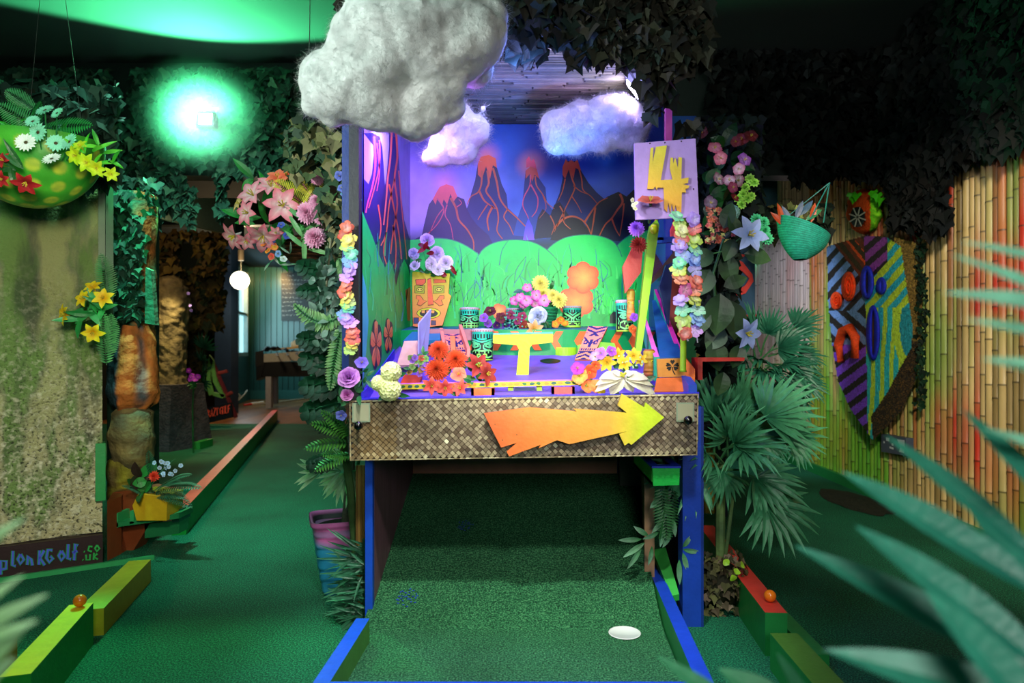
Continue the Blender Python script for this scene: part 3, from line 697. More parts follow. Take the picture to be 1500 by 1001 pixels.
b = MB(); BL = H('#3a34d0')
b.prism([P(512, 585, 2.415), P(1024, 576, 2.415), P(1024, 574, 2.47), P(512, 583, 2.47)], (0, 0, -.02), BL)
b.hexa([(XL-.035, 2.44, .80), (XL+.01, 2.44, .80), (XL+.01, 3.0, .98), (XL-.035, 3.0, .98), (XL-.035, 2.44, .905), (XL+.01, 2.44, .905), (XL+.01, 3.0, 1.06), (XL-.035, 3.0, 1.06)], BL)
b.hexa([(XR-.03, 2.44, .80), (XR, 2.44, .80), (XR, 3.0, .98), (XR-.03, 3.0, .98), (XR-.03, 2.44, .93), (XR, 2.44, .93), (XR, 3.0, 1.08), (XR-.03, 3.0, 1.08)], H('#1f4ab0'))
b.build('blue_rim', PAINT, booth)
b = MB(); b.box((XL, 2.42, .73), (XR, 3.3, .80), H('#1c1c20')); b.build('booth_floor', WOODM, booth)
# --- front panel of woven matting
def weavemat():
    m = bpy.data.materials.new('woven_palm_matting'); m.use_nodes = True; nt = m.node_tree; N = nt.nodes; L = nt.links
    b_ = N['Principled BSDF']; tc = N.new('ShaderNodeTexCoord')
    def nn(sc, det):
        x = N.new('ShaderNodeTexNoise'); x.inputs['Scale'].default_value = sc; x.inputs['Detail'].default_value = det; L.new(tc.outputs['Object'], x.inputs['Vector']); return x
    at = N.new('ShaderNodeAttribute'); at.attribute_name = 'Col'
    n1 = nn(5, 4); n2 = nn(160, 3)
    mr = N.new('ShaderNodeMapRange'); mr.inputs[1].default_value = .35; mr.inputs[2].default_value = .65; mr.inputs[3].default_value = .6; mr.inputs[4].default_value = 1.35; L.new(n1.outputs[0], mr.inputs[0])
    vm = N.new('ShaderNodeVectorMath'); vm.operation = 'SCALE'; L.new(at.outputs[0], vm.inputs[0]); L.new(mr.outputs[0], vm.inputs['Scale']); L.new(vm.outputs[0], b_.inputs['Base Color'])
    b_.inputs['Roughness'].default_value = .5; bp = N.new('ShaderNodeBump'); bp.inputs['Strength'].default_value = .3; bp.inputs['Distance'].default_value = .003; L.new(n2.outputs[0], bp.inputs['Height']); L.new(bp.outputs[0], b_.inputs['Normal'])
    return m
b = MB(); c4 = [P(513, 675, 2.4), P(1021, 667, 2.4), P(1023, 577, 2.4), P(512, 587, 2.4)]
b.prism([c+Vector((0, .006, 0)) for c in c4], (0, .03, 0), H('#4a3424'))
A, B_, C_, D_ = c4
def onp(u, v, o=0.0): return (A*(1-u)*(1-v)+B_*u*(1-v)+C_*u*v+D_*(1-u)*v)+Vector((0, -o, 0))
W_, H_ = 1.22, .216; s = .0150
for i in range(-14, 100):
    for j in range(-20, 90):
        cx = (i+j)*s*.707*1.0; cz = (i-j)*s*.707-.3
        cx = (i+j)*s*.7071; cz = (i-j)*s*.7071
        if not (0.004 < cx < W_-.004 and 0.004 < cz < H_-.004): continue
        g = .45; dl = .0009 if (i//2+j//2) % 2 else .0; q = R.random()
        c = mix(H('#5a4636'), H('#a89478'), q**1.4)
        if R.random() < .008: c = H('#d8cfae')
        if cz < .03 or cz > H_-.02: c = mix(c, H('#c9b890'), R.random()*.7)
        if cx < .16: c = mix(c, H('#96733c'), .4)
        pts = []
        dirv = ((i//1+j*1) % 2)
        lx, lz = (.49, .40) if dirv else (.40, .49)
        for (a_, b__) in ((-lx, -lz), (lx, -lz), (lx, lz), (-lx, lz)):
            dx = (a_+b__)*s*.7071*1.0; dz = (a_-b__)*s*.7071
            u = min(1, max(0, (cx+dx)/W_)); v = min(1, max(0, (cz+dz)/H_))
            pts.append(onp(u, v, .0015+dl+(.0012 if a_*(1 if dirv else 0)+b__*(0 if dirv else 1) > 0 else 0)))
        b.poly(pts, c)
for (u0, v0, u1, v1) in ((0, 0, 1, .02), (0, .975, 1, 1), (0, 0, .004, 1), (.996, 0, 1, 1)):
    n = 60
    for k in range(n):
        a0, a1 = u0+(u1-u0)*k/n, u0+(u1-u0)*(k+1)/n
        if u1-u0 > .5: b.poly([onp(a0, v0, .004+.002*R.random()), onp(a1, v0, .004), onp(a1, v1, .004+.002*R.random()), onp(a0, v1, .004)], mix(H('#8a7350'), H('#c8b890'), R.random()))
    if u1-u0 < .5:
        for k in range(16):
            z0, z1 = k/16, (k+1)/16; b.poly([onp(u0, z0, .004), onp(u1, z0, .005), onp(u1, z1, .004), onp(u0, z1, .005)], mix(H('#8a7350'), H('#c8b890'), R.random()))
fp = b.build('woven_front_panel', weavemat(), booth)
# plunger plates and knobs
for px, py in ((529, 605), (1004, 604)):
    b = MB(); w_ = 13
    ps = [P(px-w_, py+14, 2.39), P(px+w_, py+13.6, 2.39), P(px+w_, py-14, 2.39), P(px-w_, py-14, 2.39)]
    b.prism(ps, (0, .006, 0), H('#93a088'), side=H('#b8c0a0'))
    ps2 = [P(px-w_+2, py+12, 2.389), P(px+w_-2, py+12, 2.389), P(px+w_-2, py-12, 2.389), P(px-w_+2, py-12, 2.389)]
    b.prism(ps2, (0, .001, 0), H('#a8a488'))
    pl = b.build('plunger_plate', GLOSS, booth)
    b = MB(); kx, ky = (px-4, py+19) if px < 700 else (px+4, py+12)
    b.tube([P(kx, ky-3, 2.39), P(kx, ky, 2.355)], .005, H('#8a8a80'), 8); b.ball(P(kx, ky, 2.34), .0155, H('#050507'), 20); b.build('plunger_knob', GLOSS, pl, smooth=True)
# ------------------------------------------------------------------ arrow sign
b = MB(); pts = [(709,606),(775,597),(845,603),(840,599),(918,605),(905,594),(911,577),(944,597),(946,590),(973,612),(925,652),(921,649),(915,653),(907,636),(919,632),(834,651),(816,645),(789,657),(792,652),(746,669),(742,662),(757,649),(734,656)]
def ac(x):
    return mix(mix(H('#f8683a'), H('#fab048'), (x-709)/190), H('#cfe02a'), max(0, (x-890)/55)**1.0 if x > 890 else 0)
from mathutils.geometry import tessellate_polygon
tr = tessellate_polygon([[Vector((x, y, 0)) for x, y in pts]])
# fine strips keep the sprayed colour change smooth
xs = list(range(708, 975, 3)); 
for (a, c, e) in tr:
    tri = [pts[a], pts[c], pts[e]]
    for x0 in xs:
        x1 = x0+3; q = tri
        for sgn, X in ((1, x0), (-1, x1)):
            o_ = []
            for i in range(len(q)):
                p_, r_ = q[i], q[(i+1) % len(q)]; ip = sgn*(p_[0]-X) >= 0; ir = sgn*(r_[0]-X) >= 0
                if ip: o_.append(p_)
                if ip != ir: t = (X-p_[0])/(r_[0]-p_[0]); o_.append((X, p_[1]+(r_[1]-p_[1])*t))
            q = o_
            if len(q) < 3: break
        if len(q) >= 3: b.add([P(x, y, 2.365) for x, y in q], [tuple(range(len(q)))], [ac(x) for x, y in q])
n = len(pts)
for i in range(n):
    p_, q = pts[i], pts[(i+1) % n]; b.add([P(*p_, 2.365), P(*q, 2.365), P(*q, 2.365)+Vector((0, .018, 0)), P(*p_, 2.365)+Vector((0, .018, 0))], [(0, 1, 2, 3)], [mix(ac(z[0]), (0, 0, 0), .3) for z in (p_, q, q, p_)])
for x, y in ((725, 622), (736, 645), (766, 603), (757, 637)): b.poly([P(x+1*math.cos(a), y+1*math.sin(a), 2.3645) for a in [2*pi*i/8 for i in range(8)]], H('#a8663a'))
ar = b.build('arrow_sign', PAINT); tag(ar, 'jagged orange to yellow wooden arrow fixed on the woven front panel', 'sign')
# ------------------------------------------------------------------ sign with the number 4
b = MB(); ds = 2.42
b.prism([P(931, 322, ds), P(1024, 318, ds), P(1019, 203, ds), P(929, 210, ds)], (0, .012, 0), H('#b690de'))  # violet light on the board is partly put into its colour
for x, y in ((952, 210), (974, 209), (998, 207), (1016, 277), (983, 316)): b.poly([P(x+1.2*math.cos(a), y+1.2*math.sin(a), ds-.001) for a in [2*pi*i/8 for i in range(8)]], H('#20101c'))
sg = b.build('number_sign', PAINT); tag(sg, 'pale violet wooden board with jagged yellow number 4 beside the mural', 'sign')
b = MB()
for pts in ([(953,217),(957,216),(956,238),(961,215),(977,213),(968,264),(985,263),(981,246),(982,231),(986,231),(986,240),(989,231),(993,246),(994,230),(999,231),(998,262),(1009,260),(1008,268),(1000,270),(1010,272),(1008,276),(1004,277),(1005,282),(999,282),(998,311),(992,312),(990,300),(987,311),(984,298),(982,312),(979,297),(977,311),(973,306),(972,275),(963,275),(962,279),(960,273),(957,277),(948,277)],):
    tr = tessellate_polygon([[Vector((x, y, 0)) for x, y in pts]]); y0 = 213
    b.add([P(x, y, ds-.010) for x, y in pts], [tuple(t) for t in tr], [mix(H('#e0d040'), H('#eea02c'), (y-y0)/100) for x, y in pts])
    for i in range(len(pts)):
        p_, q = pts[i], pts[(i+1) % len(pts)]; b.add([P(*p_, ds-.010), P(*q, ds-.010), P(*q, ds), P(*p_, ds)], [(0, 1, 2, 3)], H('#8a5a18'))
b.build('number_four', PAINT, sg)['label'] = 'jagged yellow number 4'
# ------------------------------------------------------------------ the turf ramp, cup, kerbs under the booth
b = MB()
XRp = .47
prof = [(1.86, .07), (2.31, .07), (2.33, .07), (2.40, .07), (2.47, .082), (2.56, .11), (3.41, .44)]
b2 = MB()
for i in range(len(prof)-1):
    (y0, z0), (y1, z1) = prof[i], prof[i+1]
    xl0, xl1 = (-.535 if y0 < 2.3 else -.595), (-.595)
    xr0 = .450+(y0-1.83)*.04; xr1 = .450+(y1-1.83)*.04
    b.hexa([(xl0, y0, 0), (xr0, y0, 0), (xr1, y1, 0), (xl1, y1, 0), (xl0, y0, z0), (xr0, y0, z0), (xr1, y1, z1), (xl1, y1, z1)], H('#0f6a3e'))
ramp = b.build('turf_ramp', turf_mat('bright_turf', H('#276a44'), H('#5a9c68')))
tag(ramp, 'raised turf green which slopes up into the tunnel under the booth', 'putting green')
for x, y, r_ in ((681, 728, .035), (597, 850, .045)):
    b = MB()
    for k in range(26):
        a = k*2.4; q = r_*math.sqrt(k/26); yy = (3.0 if y < 800 else 2.58)+q*math.sin(a); zz = .11+(yy-2.56)*.388
        b.leaf(fr(((x-CX)*(3.0 if y < 800 else 2.58)/F+q*math.cos(a), yy, zz+.002), (0, -.3, 1), rv()), .012, .006, H('#1634b0'), bend=.3, seg=2)
    o = b.build('paint_mark', PAINT, ramp); o['label'] = 'blue paint spot on turf'
b = MB(); c = P(915, 929, 2.367)
b.lathe([(.056, 0.004), (.055, .006), (.052, .006), (.050, .003), (.0001, .002)], H('#f0f0ee'), TR(c.x, c.y, .07), 32, False)
cup = b.build('golf_cup', GLOSS, smooth=True); tag(cup, 'white golf cup sunk in the bright turf before the tunnel', 'golf hole')
def kerb(name, label, a, b_, w_, h_, top, side, group=None, z0=0.0, h2=None, end=None):
    a = Vector(a); b_ = Vector(b_); d = (b_-a).normalized(); n_ = Vector((d.y, -d.x, 0))*w_/2; h2 = h2 or h_
    q = [a-n_, a+n_, b_+n_, b_-n_]; m = MB()
    bt = [Vector((p.x, p.y, z0)) for p in q]; tp = [Vector((q[0].x, q[0].y, z0+h_)), Vector((q[1].x, q[1].y, z0+h_)), Vector((q[2].x, q[2].y, z0+h2)), Vector((q[3].x, q[3].y, z0+h2))]
    m.hexa(bt+tp, side, cols=[side, top, end or side, side, side, side])
    o = m.build(name, PAINT); tag(o, label, 'kerb', group); return o
kerb('kerb', 'blue-topped green wooden kerb at the left edge of the ramp', (-.565, 1.80, 0), (-.56, 2.30, 0), .045, .15, H('#1648d8'), H('#4e8a3a'))
kerb('kerb', 'long blue-topped green wooden kerb at the right edge of the ramp', (.478, 1.83, 0), (.52, 2.885, 0), .046, .15, H('#1a44c8'), H('#2a8a4a'))
kerb('kerb', 'blue wooden kerb across the front of the ramp', (-.54, 1.835, 0), (.455, 1.835, 0), .05, .15, H('#1648d8'), H('#1648d8'))
b = MB(); b.hexa([P(960, 822, 2.86), P(977, 818, 2.86), P(972, 806, 2.95), P(960, 808, 2.95)][:0] or
                 [(.53, 2.88, .155), (.575, 2.88, .155), (.575, 2.92, .16), (.53, 2.92, .16), (.53, 2.88, .255), (.575, 2.88, .255), (.575, 2.92, .255), (.53, 2.92, .255)], H('#2fa040'))
b.v = []; b.f = []; b.c = []
p0 = [P(956, 806, 2.86), P(975, 802, 2.86)]; p1 = [P(983, 873, 2.58), P(995, 871, 2.58)]
b.prism([p0[0], p1[0], p1[1], p0[1]], (0, 0, -.022), H('#3fae4a'), side=H('#1f8a35'))
pk = b.build('green_plank', PAINT); tag(pk, 'loose bright green plank sloping on the right blue kerb', 'plank')
# ball return box
b = MB(); x0, x1 = .452, .552; GB = H('#16c047')
b.prism([P(957, 712, 2.5), P(995, 711, 2.5), P(996, 684, 2.5), P(956, 685, 2.5)], (0, .015, 0), GB)
zt = P(0, 685, 2.5).z; zb = P(0, 712, 2.5).z
b.box((x0, 2.515, zb), (x0+.014, 2.95, zt-.002), H('#3fae3a')); b.box((x1-.014, 2.515, zb), (x1, 2.95, zt-.002), GB); b.box((x0, 2.515, zb), (x1, 2.95, zb+.012), H('#a88a68'))
br = b.build('ball_return_box', PAINT); tag(br, 'green ball return box with blue rim below the woven panel', 'box')
b = MB(); b.box((x0-.004, 2.495, zt-.002), (x0+.024, 2.9, zt+.005), H('#1a3ed0')); b.box((x1-.024, 2.495, zt-.002), (x1+.004, 2.9, zt+.005), H('#1a3ed0')); b.box((x0+.024, 2.495, zt-.002), (x1-.024, 2.535, zt+.005), H('#1a3ed0'))
b.build('rim', PAINT, br)['label'] = 'bright blue rim'
# ================================================================== COTTON CLOUDS
def cottonmat():
    m = bpy.data.materials.new('cotton_wadding'); m.use_nodes = True; nt = m.node_tree; N = nt.nodes; L = nt.links
    b_ = N['Principled BSDF']; tc = N.new('ShaderNodeTexCoord')
    def nn(sc, det, dist=0):
        x = N.new('ShaderNodeTexNoise'); x.inputs['Scale'].default_value = sc; x.inputs['Detail'].default_value = det; x.inputs['Distortion'].default_value = dist
        L.new(tc.outputs['Object'], x.inputs['Vector']); return x
    b_.inputs['Base Color'].default_value = (.56, .57, .56, 1); b_.inputs['Roughness'].default_value = 1; b_.inputs['Specular IOR Level'].default_value = .05
    b_.inputs['Subsurface Weight'].default_value = .8; b_.inputs['Subsurface Radius'].default_value = (1, 1, 1); b_.inputs['Subsurface Scale'].default_value = .035
    ad = N.new('ShaderNodeMath'); ad.operation = 'ADD'; L.new(nn(7, 6, 3.0).outputs[0], ad.inputs[0]); 
    q = N.new('ShaderNodeMath'); q.operation = 'MULTIPLY'; q.inputs[1].default_value = .6; L.new(nn(70, 6, 3).outputs[0], q.inputs[0]); L.new(q.outputs[0], ad.inputs[1])
    bp = N.new('ShaderNodeBump'); bp.inputs['Strength'].default_value = .4; bp.inputs['Distance'].default_value = .02
    L.new(ad.outputs[0], bp.inputs['Height']); L.new(bp.outputs[0], b_.inputs['Normal']); return m
COT = cottonmat()
def cloud(name, label, blobs, vox=.009, nf=14000):
    m = MB()
    for (x, y, d, r, sx, sz) in blobs: m.ball(P(x, y, d), r*d/F, (1, 1, 1), 20, (sx, .75, sz))
    o = m.build(name, COT, smooth=True)
    md = o.modifiers.new('remesh', 'REMESH'); md.mode = 'VOXEL'; md.voxel_size = vox; md.use_smooth_shade = True
    s_ = o.modifiers.new('smooth', 'SMOOTH'); s_.iterations = 5; s_.factor = .8
    for i, (sz, st) in enumerate(((.22, .09), (.05, .015), (.012, .005))):
        t = bpy.data.textures.new('cotton_noise', 'CLOUDS'); t.noise_scale = sz; t.noise_depth = 1
        dm = o.modifiers.new('puff', 'DISPLACE'); dm.texture = t; dm.strength = st; dm.mid_level = .5; dm.texture_coords = 'GLOBAL'
    tag(o, label, 'cloud')
    bpy.context.view_layer.update(); dg = bpy.context.evaluated_depsgraph_get()
    me = bpy.data.meshes.new_from_object(o.evaluated_get(dg)); o.modifiers.clear(); o.data = me
    if not me.materials: me.materials.append(COT)
    f_ = MB(); org = Vector(o['_o'])
    for i in range(nf):
        v_ = me.vertices[R.randrange(len(me.vertices))]; p_ = org+v_.co; n_ = v_.normal
        tg = n_.cross(rv()).normalized(); dv = tg+n_*R.uniform(.05, .55); L_ = R.uniform(.012, .05); w_ = n_.cross(tg)*.00035
        a_ = p_-n_*.002; b2_ = a_+dv*L_*.5; c_ = a_+dv*L_+tg*L_*.2-n_*L_*.15+rv(.003)
        f_.add([a_-w_, a_+w_, b2_-w_, b2_+w_, c_], [(0, 1, 3, 2), (2, 3, 4)], (1, 1, 1))
    fo = f_.build('cotton_fibres', COT, o); fo['kind'] = 'stuff'
    return o
cloud('cotton_cloud', 'huge white cotton wool cloud hanging at top left of the booth', [
 (500,120,2.1,62,1,1),(470,100,2.1,34,1,1),(465,150,2.1,26,1,1),(490,175,2.1,20,1,.8),(545,80,2.1,75,1,1),(600,60,2.12,80,1,1),(650,55,2.15,75,1,1),(690,60,2.2,52,1,1),(545,150,2.1,52,1,.9),
 (600,140,2.15,55,1,1),(640,110,2.15,50,1,1),(695,95,2.25,36,1,1),(715,70,2.2,26,1,1),(600,185,2.18,22,1,.8),(560,15,2.1,50,1,.8),(640,10,2.15,60,1,.8),(705,20,2.2,36,1,1),(655,150,2.2,26,1,1),(480,125,2.1,40,1,1)])
cloud('cotton_cloud', 'small violet-lit cotton cloud drooping below the huge white cloud', [
 (670,180,2.75,36,1,1),(690,190,2.75,32,1,1),(655,215,2.75,24,1,1),(640,232,2.75,17,1.2,.8),(675,215,2.75,28,1,1),(705,185,2.75,17,1,1),(640,165,2.75,26,1,1),(708,162,2.75,6,.7,2.2)], nf=5000)
cloud('cotton_cloud', 'elongated cotton wool cloud under the bamboo roof, right of the mural', [
 (828,188,2.95,30,1,1),(850,180,2.95,34,1,1),(880,180,2.95,36,1,1),(905,178,2.95,36,1,1),(925,185,2.95,28,1,1),(820,205,2.95,20,1,1),(845,210,2.95,20,1.4,1),(880,205,2.95,22,1.5,1),(920,205,2.95,18,1.3,1),(812,180,2.95,16,1,1),(870,162,2.95,20,1.2,.8),(900,155,2.95,20,1.2,.8)])
# ================================================================== LAMPS THAT SHOW
def flood(label, loc, toward, w_, h_, col, st, mname, dim):
    t = thing('floodlight', label, 'floodlight', loc)
    M = fr(loc, toward)
    b = MB(); b.box((-w_/2, -h_/2, -.05), (w_/2, h_/2, 0), H('#c8c8cc') if dim else H('#2a2c2e'), M=M)
    for k in range(6): b.box((-w_/2+.01+k*w_/6, -h_/2+.01, -.075), (-w_/2+.016+k*w_/6, h_/2-.01, -.05), H('#3a3a3c'), M=M)
    b.build('housing', METAL, t)
    b = MB(); b.box((-w_/2+.012, -h_/2+.012, 0), (w_/2-.012, h_/2-.012, .003), (1, 1, 1), M=M)
    b.build('lamp_face', emit(mname, col, st), t)
    b = MB(); b.tube([M @ Vector((-w_/2-.006, 0, -.02)), M @ Vector((-w_/2-.006, h_*.9, -.03)), M @ Vector((w_/2+.006, h_*.9, -.03)), M @ Vector((w_/2+.006, 0, -.02))], .004, H('#8a8a8a'), 6)
    b.build('bracket', METAL, t); return t
flood('small green floodlight glaring out of the ivy above the passage', P(301, 174, 4.42), (.05, -1, .12), .105, .095, (.65, 1, .80), 30, 'green_lamp_glow', False)
flood('white floodlight under the bamboo roof beside the elongated cloud', P(927, 131, 2.84), (-.80, .15, -.60), .08, .10, (.8, .7, 1), 45, 'white_lamp_glow', True)
t = thing('tube_light', 'thin violet tube light under the bamboo roof edge, right of the huge cloud', 'lamp', P(738, 66, 2.47))
b = MB(); b.tube([P(700, 67, 2.47), P(764, 64, 2.47)], .006, (1, 1, 1), 8); b.build('tube', emit('violet_tube_glow', (.55, .4, 1), 9), t)
b = MB(); b.prism([P(698, 64, 2.46), P(766, 61, 2.46), P(766, 59, 2.46), P(698, 62, 2.46)], (0, .02, 0), H('#1a1a20')); b.build('housing', METAL, t)
# volume added to imitate lens glow around the green floodlight
def lens_glow(name, label, c, r, dens):
    m = MB(); m.ball(Vector(c), r, (1, 1, 1), 24); mt = bpy.data.materials.new('lens_glow_volume'); mt.use_nodes = True; nt = mt.node_tree; N = nt.nodes; L = nt.links
    N.remove(N['Principled BSDF']); v = N.new('ShaderNodeVolumeScatter'); v.inputs['Anisotropy'].default_value = .2; v.inputs['Color'].default_value = (.9, .95, 1, 1)
    tc = N.new('ShaderNodeTexCoord'); sb = N.new('ShaderNodeVectorMath'); sb.operation = 'LENGTH'; ad = N.new('ShaderNodeVectorMath'); ad.operation = 'ADD'; ad.inputs[1].default_value = (0, 0, -r)
    L.new(tc.outputs['Object'], ad.inputs[0]); L.new(ad.outputs[0], sb.inputs[0])
    mr = N.new('ShaderNodeMapRange'); mr.interpolation_type = 'SMOOTHSTEP'; mr.inputs[1].default_value = r; mr.inputs[2].default_value = 0; mr.inputs[3].default_value = 0; mr.inputs[4].default_value = dens
    mr.inputs[4].default_value = 1; pw = N.new('ShaderNodeMath'); pw.operation = 'POWER'; pw.inputs[1].default_value = 2.2; ml = N.new('ShaderNodeMath'); ml.operation = 'MULTIPLY'; ml.inputs[1].default_value = dens; L.new(sb.outputs['Value'], mr.inputs[0]); L.new(mr.outputs[0], pw.inputs[0]); L.new(pw.outputs[0], ml.inputs[0]); L.new(ml.outputs[0], v.inputs['Density']); L.new(v.outputs[0], N['Material Output'].inputs['Volume'])
    o_ = m.build(name, mt); tag(o_, label, 'lens_glow', kind='stuff'); return o_
lens_glow('lens_glow', 'added volume imitating lens glow around the small green floodlight', P(301, 178, 4.3), .46, .75)
#haze('haze', 'added volume imitating lens glow around the white floodlight under the bamboo roof', P(915, 150, 2.55), .30, 1.6)
# ================================================================== THINGS ON THE PLAYFIELD
def drum(x, yb, d, wpx, hpx, face, label, z=None, turn=0.0):
    r = wpx*d/F/2; h = hpx*d/F; base = P(x, yb, d)
    if z is not None: base.z = z
    t = thing('tiki_drum', label, 'drum', base, 'tiki drums on the playfield')
    M = TR(*base) @ RZ(turn)
    def cf(u, v):
        a = u*2*pi; fx = ((u+.5) % 1.0 - .5)/.25
        g = mix(H('#a8e030'), H('#1fb894'), v*1.5)
        if v > .88: return mix(g, H('#20c0a0'), .6)
        if v > .76: return H('#08140f') if int(u*44) % 2 else g
        if v > .04 and abs(fx) < 1.15: return H('#07100f')
        return g
    b = MB(); b.cells(lambda u, v: M @ Vector((r*.94*math.cos(2*pi*u+pi/2+pi)*(1+.06*v), r*.94*math.sin(2*pi*u+pi/2+pi)*(1+.06*v), v*h*.93)), cf, 88, 44)
    def cyl(x, v):
        a = -pi/2+x*pi/2*.98; vv = v*.74+.02; rr = r*.955*(1+.06*vv); return M @ Vector((rr*math.cos(a), rr*math.sin(a), vv*h*.93))
    for st in face:
        w_, q = st[0], st[1:]; pts_ = []
        for (x0, v0), (x1, v1) in zip(q[:-1], q[1:]):
            for k in range(4): pts_.append((x0+(x1-x0)*k/4, v0+(v1-v0)*k/4))
        pts_.append(q[-1])
        for sg in (-1, 1): b.ribbon([(x*sg, v) for x, v in pts_], w_, mix(H('#a8e838'), H('#1fd8a4'), q[0][1]*1.1), cyl, smooth=1)
    b.build('drum_body', PAINT, t)
    b = MB(); b.lathe([(r*1.0, h*.90), (r*1.03, h*.93), (r*1.03, h*.985), (r*.97, h), (.001, h*1.0)], H('#d8cfe0'), M, 32, False)
    for k in range(26): a = 2*pi*k/26; b.ball((r*1.03*math.cos(a), r*1.03*math.sin(a), h*.925), r*.055, H('#e8804a'), 6, M=M)
    b.build('drum_skin', PETAL, t, smooth=False); return t
def R4(x, v, x0, x1, v0, v1): return x0 <= abs(x) <= x1 and v0 <= v <= v1
W = .075
face1 = [(W, (0, .80), (.35, .88), (.95, .98)), (W, (.12, .70), (.5, .82), (.95, .84)), (W, (.2, .62), (.5, .56), (.8, .66), (.6, .76), (.3, .70), (.2, .62)), (.12, (.42, .64), (.62, .67)), (W, (.10, .68), (.10, .52), (.3, .44), (.3, .50)),
         (W, (0, .40), (.5, .44), (.75, .36), (.75, .18), (.4, .10), (0, .14)), (W, (.18, .40), (.18, .28)), (W, (.42, .42), (.42, .30)), (W, (.1, .14), (.1, .24), (.3, .24), (.3, .12)), (W, (.95, .60), (.85, .45), (.95, .30)), (.10, (.9, .10), (.9, .2)), (W, (.0, .93), (.3, .97))]
face2 = [(W, (0, .72), (.3, .84), (.9, .92)), (W, (.0, .96), (.5, .98)), (W, (.25, .66), (.45, .58), (.8, .66), (.65, .78), (.35, .74), (.25, .66)), (.14, (.5, .66), (.62, .68)), (W, (.08, .66), (.08, .54), (.25, .46)), (W, (0, .40), (.9, .44)), (W, (0, .24), (.85, .24)), (W, (0, .07), (.8, .09)),
         (W, (.16, .40), (.16, .07)), (W, (.40, .41), (.40, .07)), (W, (.64, .42), (.64, .08)), (W, (.95, .80), (.95, .50))]
face3 = [(.13, (0, .55), (.25, .75), (.75, .98)), (W, (.0, .78), (.3, .98)), (W, (.25, .60), (.3, .48), (.75, .48), (.75, .72), (.5, .68), (.45, .58)), (W, (.08, .60), (.08, .30)), (W, (.92, .92), (.92, .45)), (W, (0, .36), (.9, .36)), (.09, (.12, .24), (.3, .24), (.3, .12), (.48, .12), (.48, .24), (.66, .24), (.66, .12), (.85, .12)), (.09, (0, .06), (.85, .06))]
drum(688, 484, 3.27, 28, 33, face2, 'tiki drum with toothy face on the back shelf, beside the yellow tiki board')
drum(707, 528, 2.98, 32, 46, face1, 'tall green tiki drum with scowling black face, left of the yellow T post')
drum(754, 483, 3.30, 26, 31, face2, 'tiki drum half hidden behind the dark red blooms')
drum(838, 480, 3.27, 27, 31, face3, 'tiki drum with a Y-shaped brow below the painted orange blossoms')
drum(915, 486, 3.0, 26, 46, face1, 'dark teal tiki drum behind the long lime plank', turn=.5)
# yellow T post
b = MB(); d0 = 2.78; Y_ = H('#c8d81e')
pts = [(755,562),(760,512),(757,506),(722,503),(722,491),(810,489),(810,502),(780,505),(776,510),(774,562)]
b.prism([P(x, y, d0) for x, y in pts], (0, .06, 0), Y_, side=H('#a8c020'))
b.prism([P(722, 490.6, d0), P(810, 488.6, d0), P(810, 488.6, d0+.06), P(722, 490.6, d0+.06)], (0, 0, .006), H('#3fc8b0'))
o = b.build('t_post', PAINT); tag(o, 'bright yellow T-shaped wooden post in the middle of the playfield', 'post')
b = MB(); g_ = H('#b8e030'); d1 = 2.60
b.prism([P(733, 577, d1), P(803, 575, d1), P(790, 566, d1+.05), P(745, 567, d1+.05)], (0, 0, -.01), g_)
for xa, xb in ((744, 752), (786, 794)): b.prism([P(xa, 578, d1), P(xb, 578, d1), P(xb, 562, d1), P(xa, 562, d1)], (0, .05, 0), g_)
b.prism([P(754, 577, d1), P(784, 577, d1), P(784, 568, d1), P(754, 568, d1)], (0, .03, 0), H('#22306a'))
o = b.build('lime_bracket', PAINT); tag(o, 'lime bracket with dark blue block at the foot of the yellow T post', 'bracket')
# rail across the front of the playfield
b = MB(); d2 = 2.57
b.prism([P(582, 563.5, d2), P(862, 557, d2), P(862, 564, d2), P(582, 571, d2)], (0, .02, 0), H('#c8b428'), side=H('#e878d0'))
b.prism([P(582, 562, d2), P(862, 556, d2), P(862, 557.5, d2), P(582, 563.5, d2)], (0, .028, 0), H('#f07ad8'))
for i in range(26):
    x = 590+i*10.5; b.poly([P(x+R.uniform(2, 6)*math.cos(a), 567-(x-582)*.024+2.2*math.sin(a), d2-.0012) for a in [2*pi*k/7 for k in range(7)]], R.choice([H('#2a6a2a'), H('#e88a2a'), H('#1f5a4a')]))
o = b.build('playfield_rail', PAINT); tag(o, 'long pink-topped yellow speckled rail across the front of the playfield', 'rail')
def openbox(label, x0, x1, yt, yb_, d, col, dark):
    m = MB(); m.prism([P(x0, yb_, d), P(x1, yb_, d), P(x1, yt, d), P(x0, yt, d)], (0, .004, 0), col)
    m.prism([P(x0, yb_, d), P(x0+4, yb_, d), P(x0+4, yt, d), P(x0, yt, d)], (0, .06, 0), dark); m.prism([P(x1-4, yb_, d), P(x1, yb_, d), P(x1, yt, d), P(x1-4, yt, d)], (0, .06, 0), dark)
    o_ = m.build('stop_block', PAINT); tag(o_, label, 'block'); return o_
openbox('small orange wooden block under the rail, left of the T post', 690, 724, 569, 580, 2.53, H('#e0662a'), H('#c0401a'))
openbox('small red wooden block under the rail, right of the T post', 808, 842, 567, 578, 2.53, H('#e04848'), H('#8a1a30'))
b = MB(); b.prism([P(584, 567, 2.6), P(612, 569, 2.6), P(618, 550, 2.72), P(592, 549, 2.72)], (0, .02, -.01), H('#e04a1a')); o = b.build('orange_wedge', PAINT); tag(o, 'orange wooden wedge at the front left corner of the playfield', 'block')
